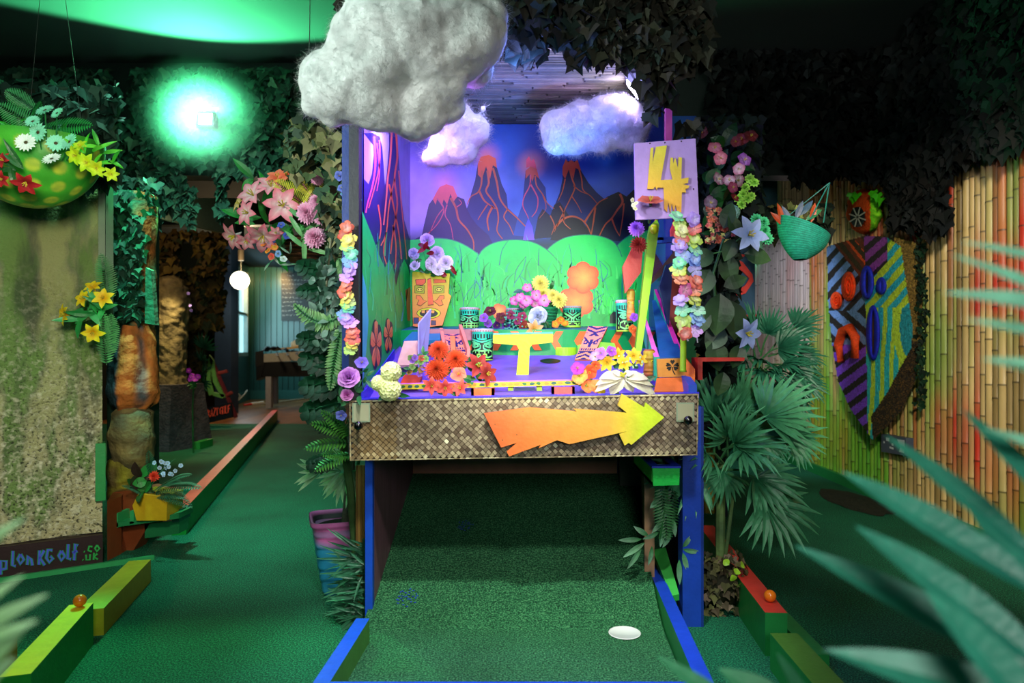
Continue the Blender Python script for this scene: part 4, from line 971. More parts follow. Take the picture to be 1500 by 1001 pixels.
# lime curved guide
b = MB()
for k in range(14):
    a0, a1 = pi*1.02+k*pi*.98/14, pi*1.02+(k+1)*pi*.98/14
    c = PF(827, 520); r0, r1 = .060, .050; hh = .045
    q = [Vector((c.x+r*math.cos(a)*1.0, c.y+.03+r*math.sin(a)*.75, c.z-.012)) for a, r in ((a0, r0), (a1, r0), (a1, r1), (a0, r1))]
    b.hexa(q+[v+Vector((0, 0, hh)) for v in q], H('#a0d82a'), cols=[None, H('#d8f048'), None, None, H('#8ac030'), None])
o = b.build('curved_guide', PAINT); tag(o, 'low curved lime wooden guide beside the hole in the playfield', 'block')
b = MB(); b.prism([P(846, 523, 3.03), P(905, 518, 3.0), P(900, 503, 3.0), P(868, 500, 3.03), (P(846, 506, 3.03))], (0, .02, 0), H('#7ec83a')); o = b.build('lime_wedge', PAINT); tag(o, 'lime wooden wedge behind the tilted striped ramp', 'block')
# striped tiki ramps
def ramp_board(label, q, d_lo, d_hi, edges, hfl):
    """q = lower left, lower right, upper right, upper left in the photo"""
    A_, B2, C2, D2 = P(*q[0], d_lo), P(*q[1], d_lo), P(*q[2], d_hi), P(*q[3], d_hi)
    def pt(u, v, o_=0.0): 
        p_ = A_*(1-u)*(1-v)+B2*u*(1-v)+C2*u*v+D2*(1-u)*v; return p_+Vector((0, -o_, o_*.6))
    def cf(u, v):
        x = abs(u-.5)*2; org = mix(H('#f0a06a'), H('#e87a78'), v)
        k = False
        if x > .93: return org
        if v < .22 or v > .78: k = ((v*9+x*.8*(1 if v < .5 else -1)) % 1) < .5
        elif .22 <= v < .36: k = int(u*16) % 2 == 0 and .26 < v < .34 or abs(v-.23) < .012
        elif .36 <= v < .70: k = (x < .16 and v < .6) or abs(v-(.45+.22*x)) < .03 or (.35 < x < .8 and .45 < v < .56 and not (.48 < x < .66 and .48 < v < .53))
        else: k = abs(x-(.78-v)*5) < .2
        return H('#1d1a6a') if k else org
    m = MB(); m.prism([pt(0, 0), pt(1, 0), pt(1, 1), pt(0, 1)], (0, .012, -.012), H('#e8784a'))
    m.cells(lambda u, v: pt(u, v, .001), cf, 36, 60)
    t = m.build('tiki_ramp', PAINT); tag(t, label, 'ramp')
    if edges:
        for (p0, p1) in edges:
            e = MB(); a_, c_ = P(*p0, d_lo-.0), P(*p1, d_hi); w_ = Vector((.014, 0, 0)); 
            e.hexa([a_, a_+w_, c_+w_, c_, a_+Vector((0, 0, .035)), a_+w_+Vector((0, 0, .035)), c_+w_+Vector((0, 0, .035)), c_+Vector((0, 0, .035))], H('#f08a7a'))
            e.build('side_rail', PAINT, t)
    return t
ramp_board('purple and orange striped tiki ramp with salmon rails, left of the scowling drum', [(660, 523), (688, 522), (675, 485), (648, 486)], 2.92, 3.08, [((650, 528), (644, 492)), ((684, 523), (672, 487))], 1)
ramp_board('tilted orange ramp with dark zigzag tiki face, right of the playfield hole', [(842, 527), (866, 527), (890, 479), (862, 478)], 2.96, 3.06, None, 1)
b = MB(); b.prism([P(661, 514, 2.90), P(668, 514, 2.90), P(667, 492, 2.96), P(660, 492, 2.96)], (0, -.02, .0), H('#ee7a3a')); o = b.build('orange_peg', PAINT); tag(o, 'orange peg standing on the striped ramp', 'peg')
# translucent fin and peach panel
b = MB(); b.prism([P(612, 540, 2.78), P(622, 543, 2.86), P(630, 453, 2.86), P(612, 474, 2.78)], (.006, 0, 0), H('#a8a8e0')); o = b.build('fin_board', PAINT); tag(o, 'upright pale lilac fin-shaped board in front of the yellow tiki board', 'board')
b = MB(); b.prism([P(581, 535, 2.75), P(612, 535, 2.82), P(612, 499, 2.95), P(592, 500, 2.92)], (0, .01, -.01), H('#f0c8a8')); o = b.build('peach_panel', PAINT); tag(o, 'sloping peach wooden panel behind the fin-shaped board', 'board')
b = MB(); b.prism([P(590, 500, 2.98), P(645, 498, 2.98), P(645, 486, 3.08), P(604, 486, 3.08)], (0, .01, -.02), H('#2a7aa8')); b.box((-.49, 3.06, 1.10), (-.24, 3.10, 1.15), H('#a86a78')); o = b.build('blue_ramp_block', PAINT); tag(o, 'blue and mauve step behind the fin-shaped board', 'block')
# yellow tiki board with face
b = MB(); dm = 3.30
out = [(604,398),(659,401),(657,430),(661,434),(648,477),(620,480),(605,478),(604,440)]
b.prism([P(x, y, dm) for x, y in out], (0, .02, 0), H('#d8c81e'), side=H('#8a7a18'))
tr = tessellate_polygon([[Vector((x, y, 0)) for x, y in out]])
b.add([P(x, y, dm-.001) for x, y in out], [tuple(t) for t in tr], [mix(H('#d0d020'), H('#f0824a'), (y-400)/72) for x, y in out])
def shp(pts, c, o_=.002, ol=True):
    if ol:
        cx = sum(p[0] for p in pts)/len(pts); cy = sum(p[1] for p in pts)/len(pts)
        q = [(x+(x-cx)/max(1, math.hypot(x-cx, y-cy))*.9, y+(y-cy)/max(1, math.hypot(x-cx, y-cy))*.9) for x, y in pts]
        t_ = tessellate_polygon([[Vector((x, y, 0)) for x, y in q]]); b.add([P(x, y, dm-o_) for x, y in q], [tuple(t) for t in t_], H('#2a1a10'))
    t_ = tessellate_polygon([[Vector((x, y, 0)) for x, y in pts]]); b.add([P(x, y, dm-o_-.0006) for x, y in pts], [tuple(t) for t in t_], c)
def ell(cx, cy, rx, ry, n=18): return [(cx+rx*math.cos(2*pi*i/n), cy+ry*math.sin(2*pi*i/n)) for i in range(n)]
OR2 = H('#ee6a3a')
shp([(609,410),(623,409),(623,414),(618,418),(610,417)], OR2); shp([(636,409),(652,410),(653,414),(636,415)], OR2)
shp([(608,419),(622,419),(621,430),(608,429)], H('#a8b828')); shp([(635,419),(650,419),(650,429),(635,430)], H('#a8b828'))
shp(ell(615, 424.5, 4.4, 2.6), H('#e8e050'), .004); shp(ell(643, 424.5, 4.4, 2.6), H('#e8e050'), .004)
for x in (613, 617, 641, 645): shp(ell(x, 424.5, 1.1, .9, 8), H('#201010'), .006, False)
shp([(626,410),(631,408),(635,446),(627,447)], OR2, .004)
for sg in (-1, 1):
    shp([(630+sg*5,441),(630+sg*10,440),(630+sg*14,434),(630+sg*20,433),(630+sg*20,438),(630+sg*16,440),(630+sg*19,446),(630+sg*14,448),(630+sg*9,444)], mix(OR2, H('#f0a040'), .4))
shp(ell(628, 459, 17, 7.5), H('#d8d828')); shp(ell(628, 459.5, 12.5, 5), H('#1f3030'), .004)
for x in (620, 627, 634): shp([(x-2.5, 455), (x+2.5, 455), (x+2, 459), (x-2, 459)], H('#e8a050'), .006)
shp([(606,466),(613,466),(613,474),(606,474)], H('#3a3a6a')); shp([(632,470),(638,470),(638,476),(632,476)], H('#4a3a5a'))
o = b.build('tiki_board', PAINT); tag(o, 'flat yellow-to-orange tiki face board under the white roses', 'tiki mask')
# small carved totems
def totem(label, x, y0, y1, d, wpx, c1, c2):
    h = (y1-y0)*d/F; r = wpx*d/F/2; base = P(x, y1, d); t = thing('tiki_totem', label, 'totem', base)
    m = MB(); M = TR(*base)
    prof = []
    def fn(u, v):
        a = u*2*pi; rr = r*(.95+.08*math.sin(v*9))
        f = max(0, math.cos(a+pi/2)) if True else 0
        bump = 0
        if f > .2:
            bump += .30*f**3*math.exp(-((v-.42)/.10)**2)          # nose
            bump += .22*f*math.exp(-((v-.68)/.035)**2)            # brow
            bump += .20*f*math.exp(-((v-.24)/.03)**2)-.10*f*math.exp(-((v-.17)/.04)**2)+.15*f*math.exp(-((v-.10)/.03)**2)
        lean = .12*r*v
        if v > .93: rr *= 1-(v-.93)*4
        return M @ Vector(((rr+bump*r)*math.cos(a)+lean*0, (rr+bump*r)*math.sin(a), v*h))
    m.sheet(fn, lambda u, v: mix(c1, c2, v) if .12 < v < .95 else mix(c1, H('#5a3010'), .4), 28, 44)
    m.poly([fn(k/28, 1) for k in range(28)], c2)
    m.build('body', PAINT, t, smooth=True)
    for sg in (-1, 1):
        e = MB(); e.ball(P(x+sg*wpx*.27, y1-(y1-y0)*.57, d-r*.92), r*.26, H('#e8d030'), 12, (1, .5, 1)); e.ball(P(x+sg*wpx*.27, y1-(y1-y0)*.57, d-r*1.05), r*.1, H('#180c08'), 8); e.build('eye', GLOSS, t, smooth=True)
    return t
totem('small carved orange tiki totem with round yellow eyes beside the clover box', 951, 512, 553, 2.62, 17, H('#c86a30'), H('#c8b030'))
totem('slim orange tiki totem leaning in front of the dark teal drum', 924, 424, 470, 2.88, 12, H('#e88a4a'), H('#c8a83a'))
# clover box and trough lane at right
b = MB(); dq = 2.55
b.prism([P(964, 553, dq), P(1004, 552, dq), P(1004, 525, dq), P(963, 526, dq)], (0, .02, 0), H('#e8963a'))
b.hexa([P(1004, 552, dq), P(1018, 562, dq-.03), P(1018, 562, dq+.05), P(1006, 552, dq+.1), P(1004, 525, dq), P(1018, 541, dq-.03), P(1018, 541, dq+.05), P(1006, 525, dq+.1)], H('#ee7a30'))
cx, cy = 985, 537
for k in range(5):
    a = -pi/2+k*1.15-.0*k
    if k == 2 or k == 3: a += .15
    a = {0: -pi/2, 1: -.25, 2: .75, 3: pi-.75, 4: pi+.25}[k]
    q = [(cx+1.5*math.cos(a), cy-1+1.5*math.sin(a)), (cx+8*math.cos(a-.45), cy-1+7*math.sin(a-.45)), (cx+10*math.cos(a-.2), cy-1+9*math.sin(a-.2)), (cx+8.5*math.cos(a), cy-1+7.5*math.sin(a)), (cx+10*math.cos(a+.2), cy-1+9*math.sin(a+.2)), (cx+8*math.cos(a+.45), cy-1+7*math.sin(a+.45))]
    b.poly([P(x, y, dq-.0015) for x, y in q], H('#14100c'))
b.ribbon([(985, 538), (986, 544), (989, 549)], 1.4, H('#14100c'), lambda x, y: P(x, y, dq-.0018))
b.prism([P(958, 574, 2.52), P(1012, 573, 2.52), P(1004, 553, dq), P(962, 554, dq)], (0, .004, -.01), H('#e8702c'))
o = b.build('clover_box', PAINT); tag(o, 'orange wooden box with black leaf stencil at the right corner of the playfield', 'box')
b = MB()
def strip(p0, p1, d0_, d1_, wpx0, wpx1, hh, c, side=None):
    a_, c_ = P(*p0, d0_), P(*p1, d1_); wa = Vector((wpx0*d0_/F, 0, 0)); wc = Vector((wpx1*d1_/F, 0, 0)); h_ = Vector((0, 0, hh))
    b.hexa([a_-h_, a_+wa-h_, c_+wc-h_, c_-h_, a_, a_+wa, c_+wc, c_], side or c, cols=[None, c, side, side, side, side])
strip((966, 524), (955, 440), 2.57, 3.15, 34, 16, .012, H('#1f5a9a'))
b2 = b; b = MB(); strip((958, 523), (935, 440), 2.57, 3.12, 8, 3, .09, H('#f070c8'), H('#0fa890')); strip((996, 527), (958, 424), 2.57, 3.2, 9, 4, .10, H('#f03aa8'), H('#14b08a'))
b.v += []; lane = thing('ball_lane', 'steep open ball lane with pink-topped sides at the right of the booth', 'ramp', P(980, 525, 2.6))
b.build('side_rail', PAINT, lane); b2.build('lane_bed', PAINT, lane)
# long lime plank, red boards and frame
b = MB(); dl = 2.72
b.prism([P(931, 515, dl), P(940, 514, dl), P(966, 330, dl), (P(962, 321, dl)), P(953, 330, dl), P(950, 345, dl)], (0, .04, 0), H('#9ee02a'), side=H('#6ab020'))
o = b.build('lime_plank', PAINT); tag(o, 'long lime green plank rising past the dark teal drum', 'plank')
b = MB(); b.ball(P(958, 336, 2.70), .017, H('#d8e020'), 18, (1, .8, 1.2)); o = b.build('yellow_knob', GLOSS, smooth=True); tag(o, 'round yellow knob at the top of the lime plank', 'knob')
b = MB(); b.prism([P(912, 391, 2.85), P(916, 430, 2.85), P(939, 399, 2.85), P(942, 360, 2.85), P(928, 360, 2.85)], (0, .025, 0), H('#c8443a')); o = b.build('red_board', PAINT); tag(o, 'dull red hexagonal board behind the lime plank', 'board')
b = MB()
b.hexa([P(950, 420, 2.9), P(990, 385, 2.9), P(1000, 372, 3.3), P(960, 400, 3.3), P(950, 414, 2.9), P(994, 360, 2.9), P(1004, 355, 3.3), P(960, 365, 3.3)], H('#4a2a2c')); o = b.build('brown_chute', WOODM); tag(o, 'dark brown sloping wooden chute behind the lei', 'chute')
b = MB()
for q, c in (([(957,352),(963,350),(965,312),(957,330)], '#ee8a3a'), ([(963,352),(972,352),(972,318),(963,322)], '#1f4a8a'), ([(963,356),(992,354),(992,346),(963,348)], '#24509a'), ([(984,353),(992,352),(990,318),(983,336)], '#d83a3a'), ([(975,480),(996,500),(1000,380),(984,384)], '#8a2f28'), ([(966,420),(980,480),(986,384),(976,388)], '#16306a')):
    b.prism([P(x, y, 2.83 if q[0][0] < 970 else 2.95) for x, y in q], (0, .03, 0), H(c))
o = b.build('frame_boards', PAINT); tag(o, 'blue, orange and red boards framing the top of the ball lane', 'frame')
# upright green bamboo cane
b = MB(); z0 = P(1000, 545, 2.5); 
for i in range(5):
    y1, y2 = 545-i*51, 545-(i+1)*51
    b.tube([P(1000.5+i*.7, y1, 2.5), P(1000.5+i*.7, y1-3, 2.5), P(1001+i*.7, y2+2, 2.5), P(1001.3+i*.7, y2, 2.5)], [.0135, .0115, .0112, .013], [H('#7aa022'), H('#a8d828'), H('#b8e030'), H('#8ab828')], 10)
o = b.build('bamboo_pole', PAINT, smooth=True); tag(o, 'upright lime green bamboo cane with the flower lei hung over it', 'bamboo pole')
# red shelf bracket, red board
b = MB(); dr = 2.6
b.prism([P(1022, 524, dr), P(1091, 524, dr), P(1090, 529, dr), P(1029, 530, dr), P(1029, 557, dr), P(1022, 557, dr)], (0, .10, 0), H('#b8281e')); o = b.build('red_shelf', PAINT); tag(o, 'small red wooden shelf beside the right end of the woven panel', 'shelf')
b = MB(); db = 4.3
b.prism([P(1040, 463, db), P(1106, 463, db), P(1106, 350, db), P(1040, 350, db)], (0, .03, 0), H('#1d4a6e')); b.prism([P(1034, 466, db), P(1110, 464, db), P(1110, 461, db), P(1034, 463, db)], (0, -.05, 0), H('#b01f2a'))
for q in ([(1052,394),(1070,393),(1072,400),(1054,402)], [(1058,405),(1071,404),(1080,432),(1066,427),(1060,420)], [(1080,380),(1088,384),(1102,402),(1104,412),(1092,430),(1086,432),(1080,426),(1092,418),(1098,408),(1088,398),(1082,394)], [(1070,430),(1078,418),(1088,428),(1080,433)], [(1081,372),(1092,373),(1090,376),(1081,377)]):
    b.prism([P(x, y, db-.012) for x, y in q], (0, .012, 0), H('#e03a34'))
b.box((P(1052, 0, db).x, db+.03, 0), (P(1068, 0, db).x, db+.07, 1.4), H('#10202c'))
o = b.build('red_face_board', PAINT); tag(o, 'dark blue board with red carved crescent shapes behind the blue lily', 'board')
b = MB(); x = 1022
while x < 1060:
    w_ = R.uniform(4, 6); c = mix(H('#8a7020'), H('#e8c860'), R.random()); b.tube([P(x, 752, 4.4), P(x, 420+R.uniform(-30, 30), 4.4), P(x, 290-(x-1022)*.2, 4.4)], w_*.5*4.4/F, c, 6); x += w_*.95  # yellow light on the canes is put into their gold colours
o = b.build('bamboo_screen', mat('yellow_lit_cane', .25, .1, 20, .1, 60, spec=.8)); tag(o, 'bamboo screen with yellow light in its gold colour behind the right side of the booth', 'screen')
lamp('golden_screen_light', 'SPOT', (1.6, 3.6, 1.9), 14, (1, .72, .25), .04, P(1045, 400, 4.4), 60, .5)
# ================================================================== FLOWERS AND PLANTS ABOUT THE BOOTH
DG = H('#1f5a2a'); MG = H('#2f7a35'); LG = H('#58a83c'); DKG = H('#0f3a22')
def bunch(name, label, cat, loc, group=None): return thing(name, label, cat, Vector(loc), group)
def head(kind, x, y, d, r, c0, c1, t=None, dirn=None, name='blossom', lab=None, edge=None, leaf=False, **k):
    """one blossom at photo position x, y with radius r in photo pixels"""
    loc = P(x, y, d); rr = r*d/F; dv = Vector(dirn) if dirn is not None else CAMD+rv(.45)
    M = fr(loc, dv, rv()); m = MB(); c0 = H(c0); c1 = H(c1)
    if kind == 'lily': lily(m, M, rr, c0, c1, H(edge) if edge else None, n=k.get('n', 6))
    elif kind == 'daisy': daisy(m, M, rr, c0)
    elif kind == 'rose': rose(m, M, rr, c0, c1)
    elif kind == 'pom': pompom(m, M, rr, c0, c1, **k)
    elif kind == 'cluster': cluster(m, M, rr, c0, c1, **k)
    elif kind == 'ruffle': ruffle(m, M, rr, c0, c1, edge=H(edge) if edge else None, **k)
    o = m.build(name, PETAL, t)
    if kind in ('lily', 'ruffle', 'daisy'):
        s_ = MB(); cc = H('#4a3a14') if kind == 'daisy' else H('#d8c840')
        if kind == 'daisy': s_.ball((0, 0, .0), rr*.2, cc, 10, (1, 1, .5), M=M)
        else: stamens(s_, M, rr*1.0, cc)
        s_.build('centre', PETAL, _sub(o))
    if lab: o['label'] = lab
    return o
def _sub(o):
    return o
def leaves(t, pts, d, size, cols, n=None, name='leaves', W=.38, spread=.8, mat_=None):
    """plain long leaves fanning from points (x, y) in the photo, one mesh"""
    m = MB()
    for (x, y) in pts:
        for k in range(n or 1):
            dv = Vector((R.uniform(-1, 1), R.uniform(-.8, .1), R.uniform(-.7, 1)))
            broad(m, P(x, y, d+R.uniform(-.01, .02)), dv, CAMD+rv(.5), size*d/F*R.uniform(.7, 1.2), size*d/F*W, R.choice(cols), R.choice(cols), bend=R.uniform(-1, -.2))
    o = m.build(name, mat_ or LEAF, t); return o
# white roses above the tiki board
t = bunch('rose_bouquet', 'bouquet of white roses with dark red leaves above the yellow tiki board', 'flowers', P(630, 395, 3.28))
for x, y, r, c in ((626, 352, 11, '#d8c4f4'), (640, 372, 12, '#e0d0f4'), (632, 387, 11, '#f0e8f4'), (653, 385, 12, '#eae0f8'), (642, 395, 10, '#f4f0f8'), (606, 372, 9, '#c8d8f4'), (608, 389, 9, '#d8dcf4')):
    head('rose', x, y, 3.24+R.uniform(0, .03), r, c, '#ffffff' if y > 380 else '#e8dcff', t)
o = leaves(t, [(625, 362), (630, 366), (636, 370), (621, 366), (660, 388), (655, 404), (612, 358)], 3.24, 16, [H('#8a1420'), H('#6a0f2a')], 1, W=.42); o['label'] = 'dark red lily petals and leaves'
leaves(t, [(615, 395), (622, 400), (640, 404), (618, 380), (630, 400)], 3.27, 14, [DG, MG], 2)
# violet rose and cloth flowers at left
t = bunch('rose', 'large lilac pink rose at the left corner of the woven panel', 'flower', P(512, 570, 2.42))
head('rose', 511, 553, 2.38, 17, '#c070d0', '#e8a0f0', t, name='bloom'); leaves(t, [(500, 565), (520, 572), (526, 580)], 2.4, 20, [H('#5a9a6a'), H('#2f6a3a')], 2)
t = bunch('rose', 'small pink rose just below the large lilac pink rose', 'flower', P(508, 590, 2.42)); head('rose', 508, 579, 2.39, 10, '#d060c0', '#f0a0e0', t, name='bloom'); leaves(t, [(515, 588), (500, 592)], 2.41, 16, [H('#4a8a5a')], 2)
t = bunch('hydrangea', 'violet blue cloth flower above the lilac pink rose', 'flower', P(530, 545, 2.42)); head('ruffle', 530, 532, 2.40, 11, '#5a48c8', '#9a80f0', t, name='bloom', n=6); leaves(t, [(532, 545), (536, 552)], 2.42, 14, [MG], 2)
t = bunch('orchid', 'small blue violet blossom against the left edge of the woven panel', 'flower', P(500, 610, 2.45)); head('ruffle', 500, 608, 2.42, 9, '#4a50c0', '#8a90f0', t, name='bloom')
t = bunch('blossom_spray', 'small blue blossoms and curled tendrils beside the pink hanging basket', 'flowers', P(505, 290, 2.5))
for x, y in ((497, 258), (501, 276), (506, 284)): head('ruffle', x, y, 2.46, 8, '#3a48a8', '#7a88e0', t)
m = MB()
for q in ([(505, 280), (515, 277), (526, 268)], [(503, 287), (515, 295), (530, 293)], [(500, 284), (512, 290), (518, 292)]): m.tube([P(x, y, 2.44) for x, y in q], .002, H('#3fc88a'), 5)
m.build('stem', STEM, t)
# cream hydrangeas at the left front corner
for x, y, r, lab in ((573, 545, 17, 'cream yellow hydrangea ball highest at the left front of the playfield'), (556, 562, 14, 'small cream hydrangea ball between its two larger neighbours'), (571, 571, 19, 'large cream yellow hydrangea ball drooping over the woven panel')):
    t = bunch('hydrangea', lab, 'flower', P(x, y+r, 2.36), 'cream hydrangeas on the left corner'); head('cluster', x, y, 2.36, r, '#e8ec9a', '#f8f8c8', t, CAMD, name='flower_head', n=110, fl=.24)
    leaves(t, [(x+8, y+6), (x-6, y+8)], 2.40, 20, [H('#2f7a4a'), DG], 2)
# dark red dahlias
for x, y, r, lab in ((643, 514, 17, 'topmost of the three burnt red dahlias'), (668, 528, 18, 'right-hand burnt red dahlia beside the scowling drum'), (640, 543, 20, 'lowest and largest burnt red dahlia')):
    t = bunch('dahlia', lab, 'flower', P(x, y+r, 2.60), 'burnt red dahlias'); head('pom', x, y, 2.58, r, '#7a0c04', '#f05a2c', t, CAMD+Vector((0, 0, .3)), name='bloom', layers=10, n0=13, w_=.17, shape=.6)
    leaves(t, [(x-8, y+8), (x+8, y+10)], 2.63, 20, [DG, MG], 2)
t = bunch('lily_spray', 'three coral red lilies lying over the front rail', 'flowers', P(655, 576, 2.50))
for x, y in ((632, 566), (652, 568), (675, 570)): head('lily', x, y, 2.48, 15, '#c8362a', '#f0604a', t)
head('ruffle', 672, 549, 2.54, 13, '#e04a3a', '#f08a6a', t); leaves(t, [(640, 573), (660, 575), (690, 560)], 2.5, 16, [MG, H('#3f8a5a')], 2)
t = bunch('amaryllis', 'deep wine red lilies with curling petals right of the dahlias', 'flowers', P(700, 562, 2.60))
head('lily', 700, 538, 2.58, 22, '#7a1418', '#b8382c', t, (.4, -1, .5)); head('lily', 712, 548, 2.56, 18, '#8a1a18', '#c04a38', t, (.8, -1, .1)); leaves(t, [(690, 545), (684, 538), (698, 556), (705, 560)], 2.6, 26, [DG, MG, LG], 2)
t = bunch('berry_spray', 'small mixed violet, green and brown blossoms left of the dahlias', 'flowers', P(605, 545, 2.62))
for i in range(14): head('ruffle', 598+R.random()*28, 524+R.random()*24, 2.62, 5.5, *R.choice([('#7a40b8', '#b080e0'), ('#8a5a2a', '#c8a050'), ('#6aa850', '#a8d870'), ('#a83a2a', '#d8683a')]), t)
leaves(t, [(600, 540), (615, 540), (625, 532), (620, 520)], 2.64, 14, [MG, LG, H('#4a9a6a')], 3)
# back shelf flowers
t = bunch('petunia_bunch', 'dark wine and violet petunias on the back shelf by the half-hidden drum', 'flowers', P(745, 488, 3.15))
for x, y, r, c0, c1 in ((718, 457, 10, '#3a0a14', '#6a1a28'), (709, 466, 8, '#7a3ac0', '#a868e0'), (734, 466, 9, '#4a0a20', '#7a1838'), (748, 462, 8, '#5a0f30', '#9a2a58'), (758, 470, 7, '#7a1a48', '#b03a78'), (770, 480, 12, '#7a1a14', '#c84a3a'), (765, 464, 8, '#6a1434', '#a83058'), (741, 478, 7, '#3a1470', '#6a3ab8'), (715, 474, 7, '#6a2ab0', '#9a5ae0'), (727, 476, 7, '#3a0f50', '#6a2a90')):
    head('ruffle', x, y, 3.12+R.uniform(0, .05), r, c0, c1, t)
leaves(t, [(720, 475), (735, 476), (750, 478), (760, 482), (745, 470)], 3.17, 14, [DKG, DG, H('#2a6a6a')], 3); m = MB()
for i in range(26): m.ball(P(738+R.random()*28, 460+R.random()*22, 3.10), .0045, H('#5ac8a0'), 6)
m.build('buds', PETAL, t)
t = bunch('woven_basket', 'small green woven basket holding flowers on the back shelf', 'basket', P(800, 483, 3.2))
m = MB(); M = TR(*P(797, 484, 3.22)); m.lathe([(.045, 0), (.055, .05), (.066, .105), (.062, .105), (.045, .01)], H('#1f8a5a'), M, 36)
for k in range(14): m.lathe([(.0465+.0015*k, .004+.0072*k), (.0495+.0015*k, .0065+.0072*k), (.0465+.0015*k, .009+.0072*k)], H('#2aa868') if k % 2 else H('#157048'), M, 36, False)
m.build('basket_body', ROPE, t)
t = bunch('rose', 'large bluish white rose in front of the small green basket', 'flower', P(790, 478, 3.12)); head('rose', 788, 463, 3.10, 15, '#b8c4e0', '#e8ecff', t, name='bloom'); leaves(t, [(795, 472), (798, 470)], 3.12, 14, [DG], 2)
t = bunch('petunia_bunch', 'magenta and white petunias in the small green basket', 'flowers', P(775, 455, 3.2))
for x, y, r in ((772, 422, 8), (753, 441, 8), (762, 436, 8), (771, 441, 10), (785, 433, 9), (784, 446, 8), (797, 441, 11), (766, 447, 7)): head('ruffle', x, y, 3.16+R.uniform(0, .04), r, '#f0c0f0', '#e010a0', t, CAMD+rv(.3), n=5, w_=.9)
leaves(t, [(765, 425), (780, 452), (760, 450)], 3.2, 15, [DG, H('#1f6a6a')], 2)
t = bunch('carnation_bunch', 'three pale yellow carnations at the top of the small green basket', 'flowers', P(800, 440, 3.22))
for x, y, r in ((792, 416, 14), (796, 431, 13), (819, 440, 13), (810, 433, 10)): head('pom', x, y, 3.20 if x < 810 else 3.16, r, '#f0d020', '#f8f48a', t, CAMD+rv(.2), layers=6, n0=9, w_=.4)
leaves(t, [(806, 424), (815, 455), (812, 450)], 3.22, 16, [DG, MG], 2)
t = bunch('orchid', 'small orange and yellow blossoms beside the Y-browed drum', 'flowers', P(818, 480, 3.14))
for x, y in ((814, 475), (821, 469), (827, 474)): head('ruffle', x, y, 3.12, 6.5, '#f0c020', '#e0501a', t)
t = bunch('lily', 'peach coloured lily lying at the edge of the back shelf', 'flower', P(783, 488, 3.06)); head('lily', 782, 482, 3.05, 15, '#e8a020', '#f4c890', t, name='bloom')
# front right flowers
t = bunch('alstroemeria_bunch', 'bright yellow blossoms behind the white poinsettia', 'flowers', P(910, 552, 2.56))
for x, y, r in ((889, 531, 15), (905, 520, 12), (914, 533, 13), (928, 522, 14), (938, 527, 11)): head('lily', x, y, 2.54+R.uniform(-.02, .02), r, '#f8a808', '#f8e040', t, CAMD+rv(.35))
leaves(t, [(900, 540), (920, 545), (935, 540), (880, 528)], 2.58, 18, [MG, H('#5aa87a')], 2); m = MB()
for i in range(24): m.ball(P(905+R.random()*38, 520+R.random()*32, 2.52), .004, H('#c8f0c0'), 6)
m.build('buds', PETAL, t)
t = bunch('petunia_bunch', 'orange, yellow and purple blossoms at the right end of the front rail', 'flowers', P(858, 575, 2.50))
for x, y, r, c0, c1 in ((850, 552, 14, '#f8d060', '#f07a3a'), (864, 545, 12, '#e83a1a', '#e8602a'), (846, 541, 12, '#c040b0', '#9a28b8'), (872, 536, 9, '#c83a1a', '#f0703a'), (860, 567, 12, '#f8a050', '#f0683a'), (873, 565, 11, '#f8b060', '#f48a4a'), (880, 572, 8, '#f0c010', '#f8e030'), (880, 518, 10, '#a048d8', '#c888f0'), (895, 515, 9, '#8a2ac8', '#c060f0'), (871, 522, 9, '#e8d8f8', '#c890e8')): head('ruffle', x, y, 2.52, r, c0, c1, t)
leaves(t, [(856, 560), (868, 555), (862, 575)], 2.53, 14, [MG, LG], 2)
t = bunch('poinsettia', 'large cream white poinsettia bloom leaning over the woven panel', 'flower', P(915, 575, 2.46))
m = MB(); c = P(912, 552, 2.44)
for a, L_, W_ in ((2.95, 36, 24), (3.5, 48, 22), (.15, 38, 22), (-.42, 58, 26), (.7, 18, 16), (2.4, 20, 16), (-.95, 28, 22), (4.1, 34, 24), (3.25, 44, 18), (-.1, 46, 20)):
    broad(m, c, (math.cos(a), -.35, math.sin(a)*.8), (0, -.7, 1), L_*2.44/F, W_*2.44/F, H('#f0ead8'), H('#cfc4a8'), bend=-.5, wave=.04)
m.build('bracts', PETAL, t); m = MB()
for i in range(9): m.ball(c+Vector((R.uniform(-.012, .012), -.02, R.uniform(0, .016))), .005, H('#c8c040'), 8)
m.build('centre', PETAL, t); leaves(t, [(900, 566), (925, 568), (940, 560)], 2.46, 24, [H('#4a6a4a'), DG], 2)
# top of the lime plank
t = bunch('hibiscus', 'dusty red blossom standing on top of the lime plank before the number sign', 'flower', P(950, 322, 2.66)); head('ruffle', 953, 296, 2.38, 20, '#a83a30', '#e0705a', t, (0, -.6, 1), name='bloom'); m = MB(); m.tube([P(953, 298, 2.39), P(952, 312, 2.55), P(951, 326, 2.70)], .006, DG, 6); m.build('stem', STEM, t); leaves(t, [(951, 312), (952, 318)], 2.5, 14, [DG, H('#1f5a5a')], 2)
t = bunch('blossom_spray', 'sprig of tiny cream blossoms left of the dusty red blossom', 'flowers', P(930, 305, 2.5))
for x, y in ((926, 293), (928, 301), (932, 298), (930, 306)): head('ruffle', x, y, 2.39, 4, '#f0f0b0', '#ffffe0', t)
t = bunch('carnation', 'violet carnation beside the top of the lime plank', 'flower', P(932, 350, 2.7)); head('pom', 932, 336, 2.66, 13, '#b050e8', '#d890ff', t, CAMD, name='bloom', w_=.4)
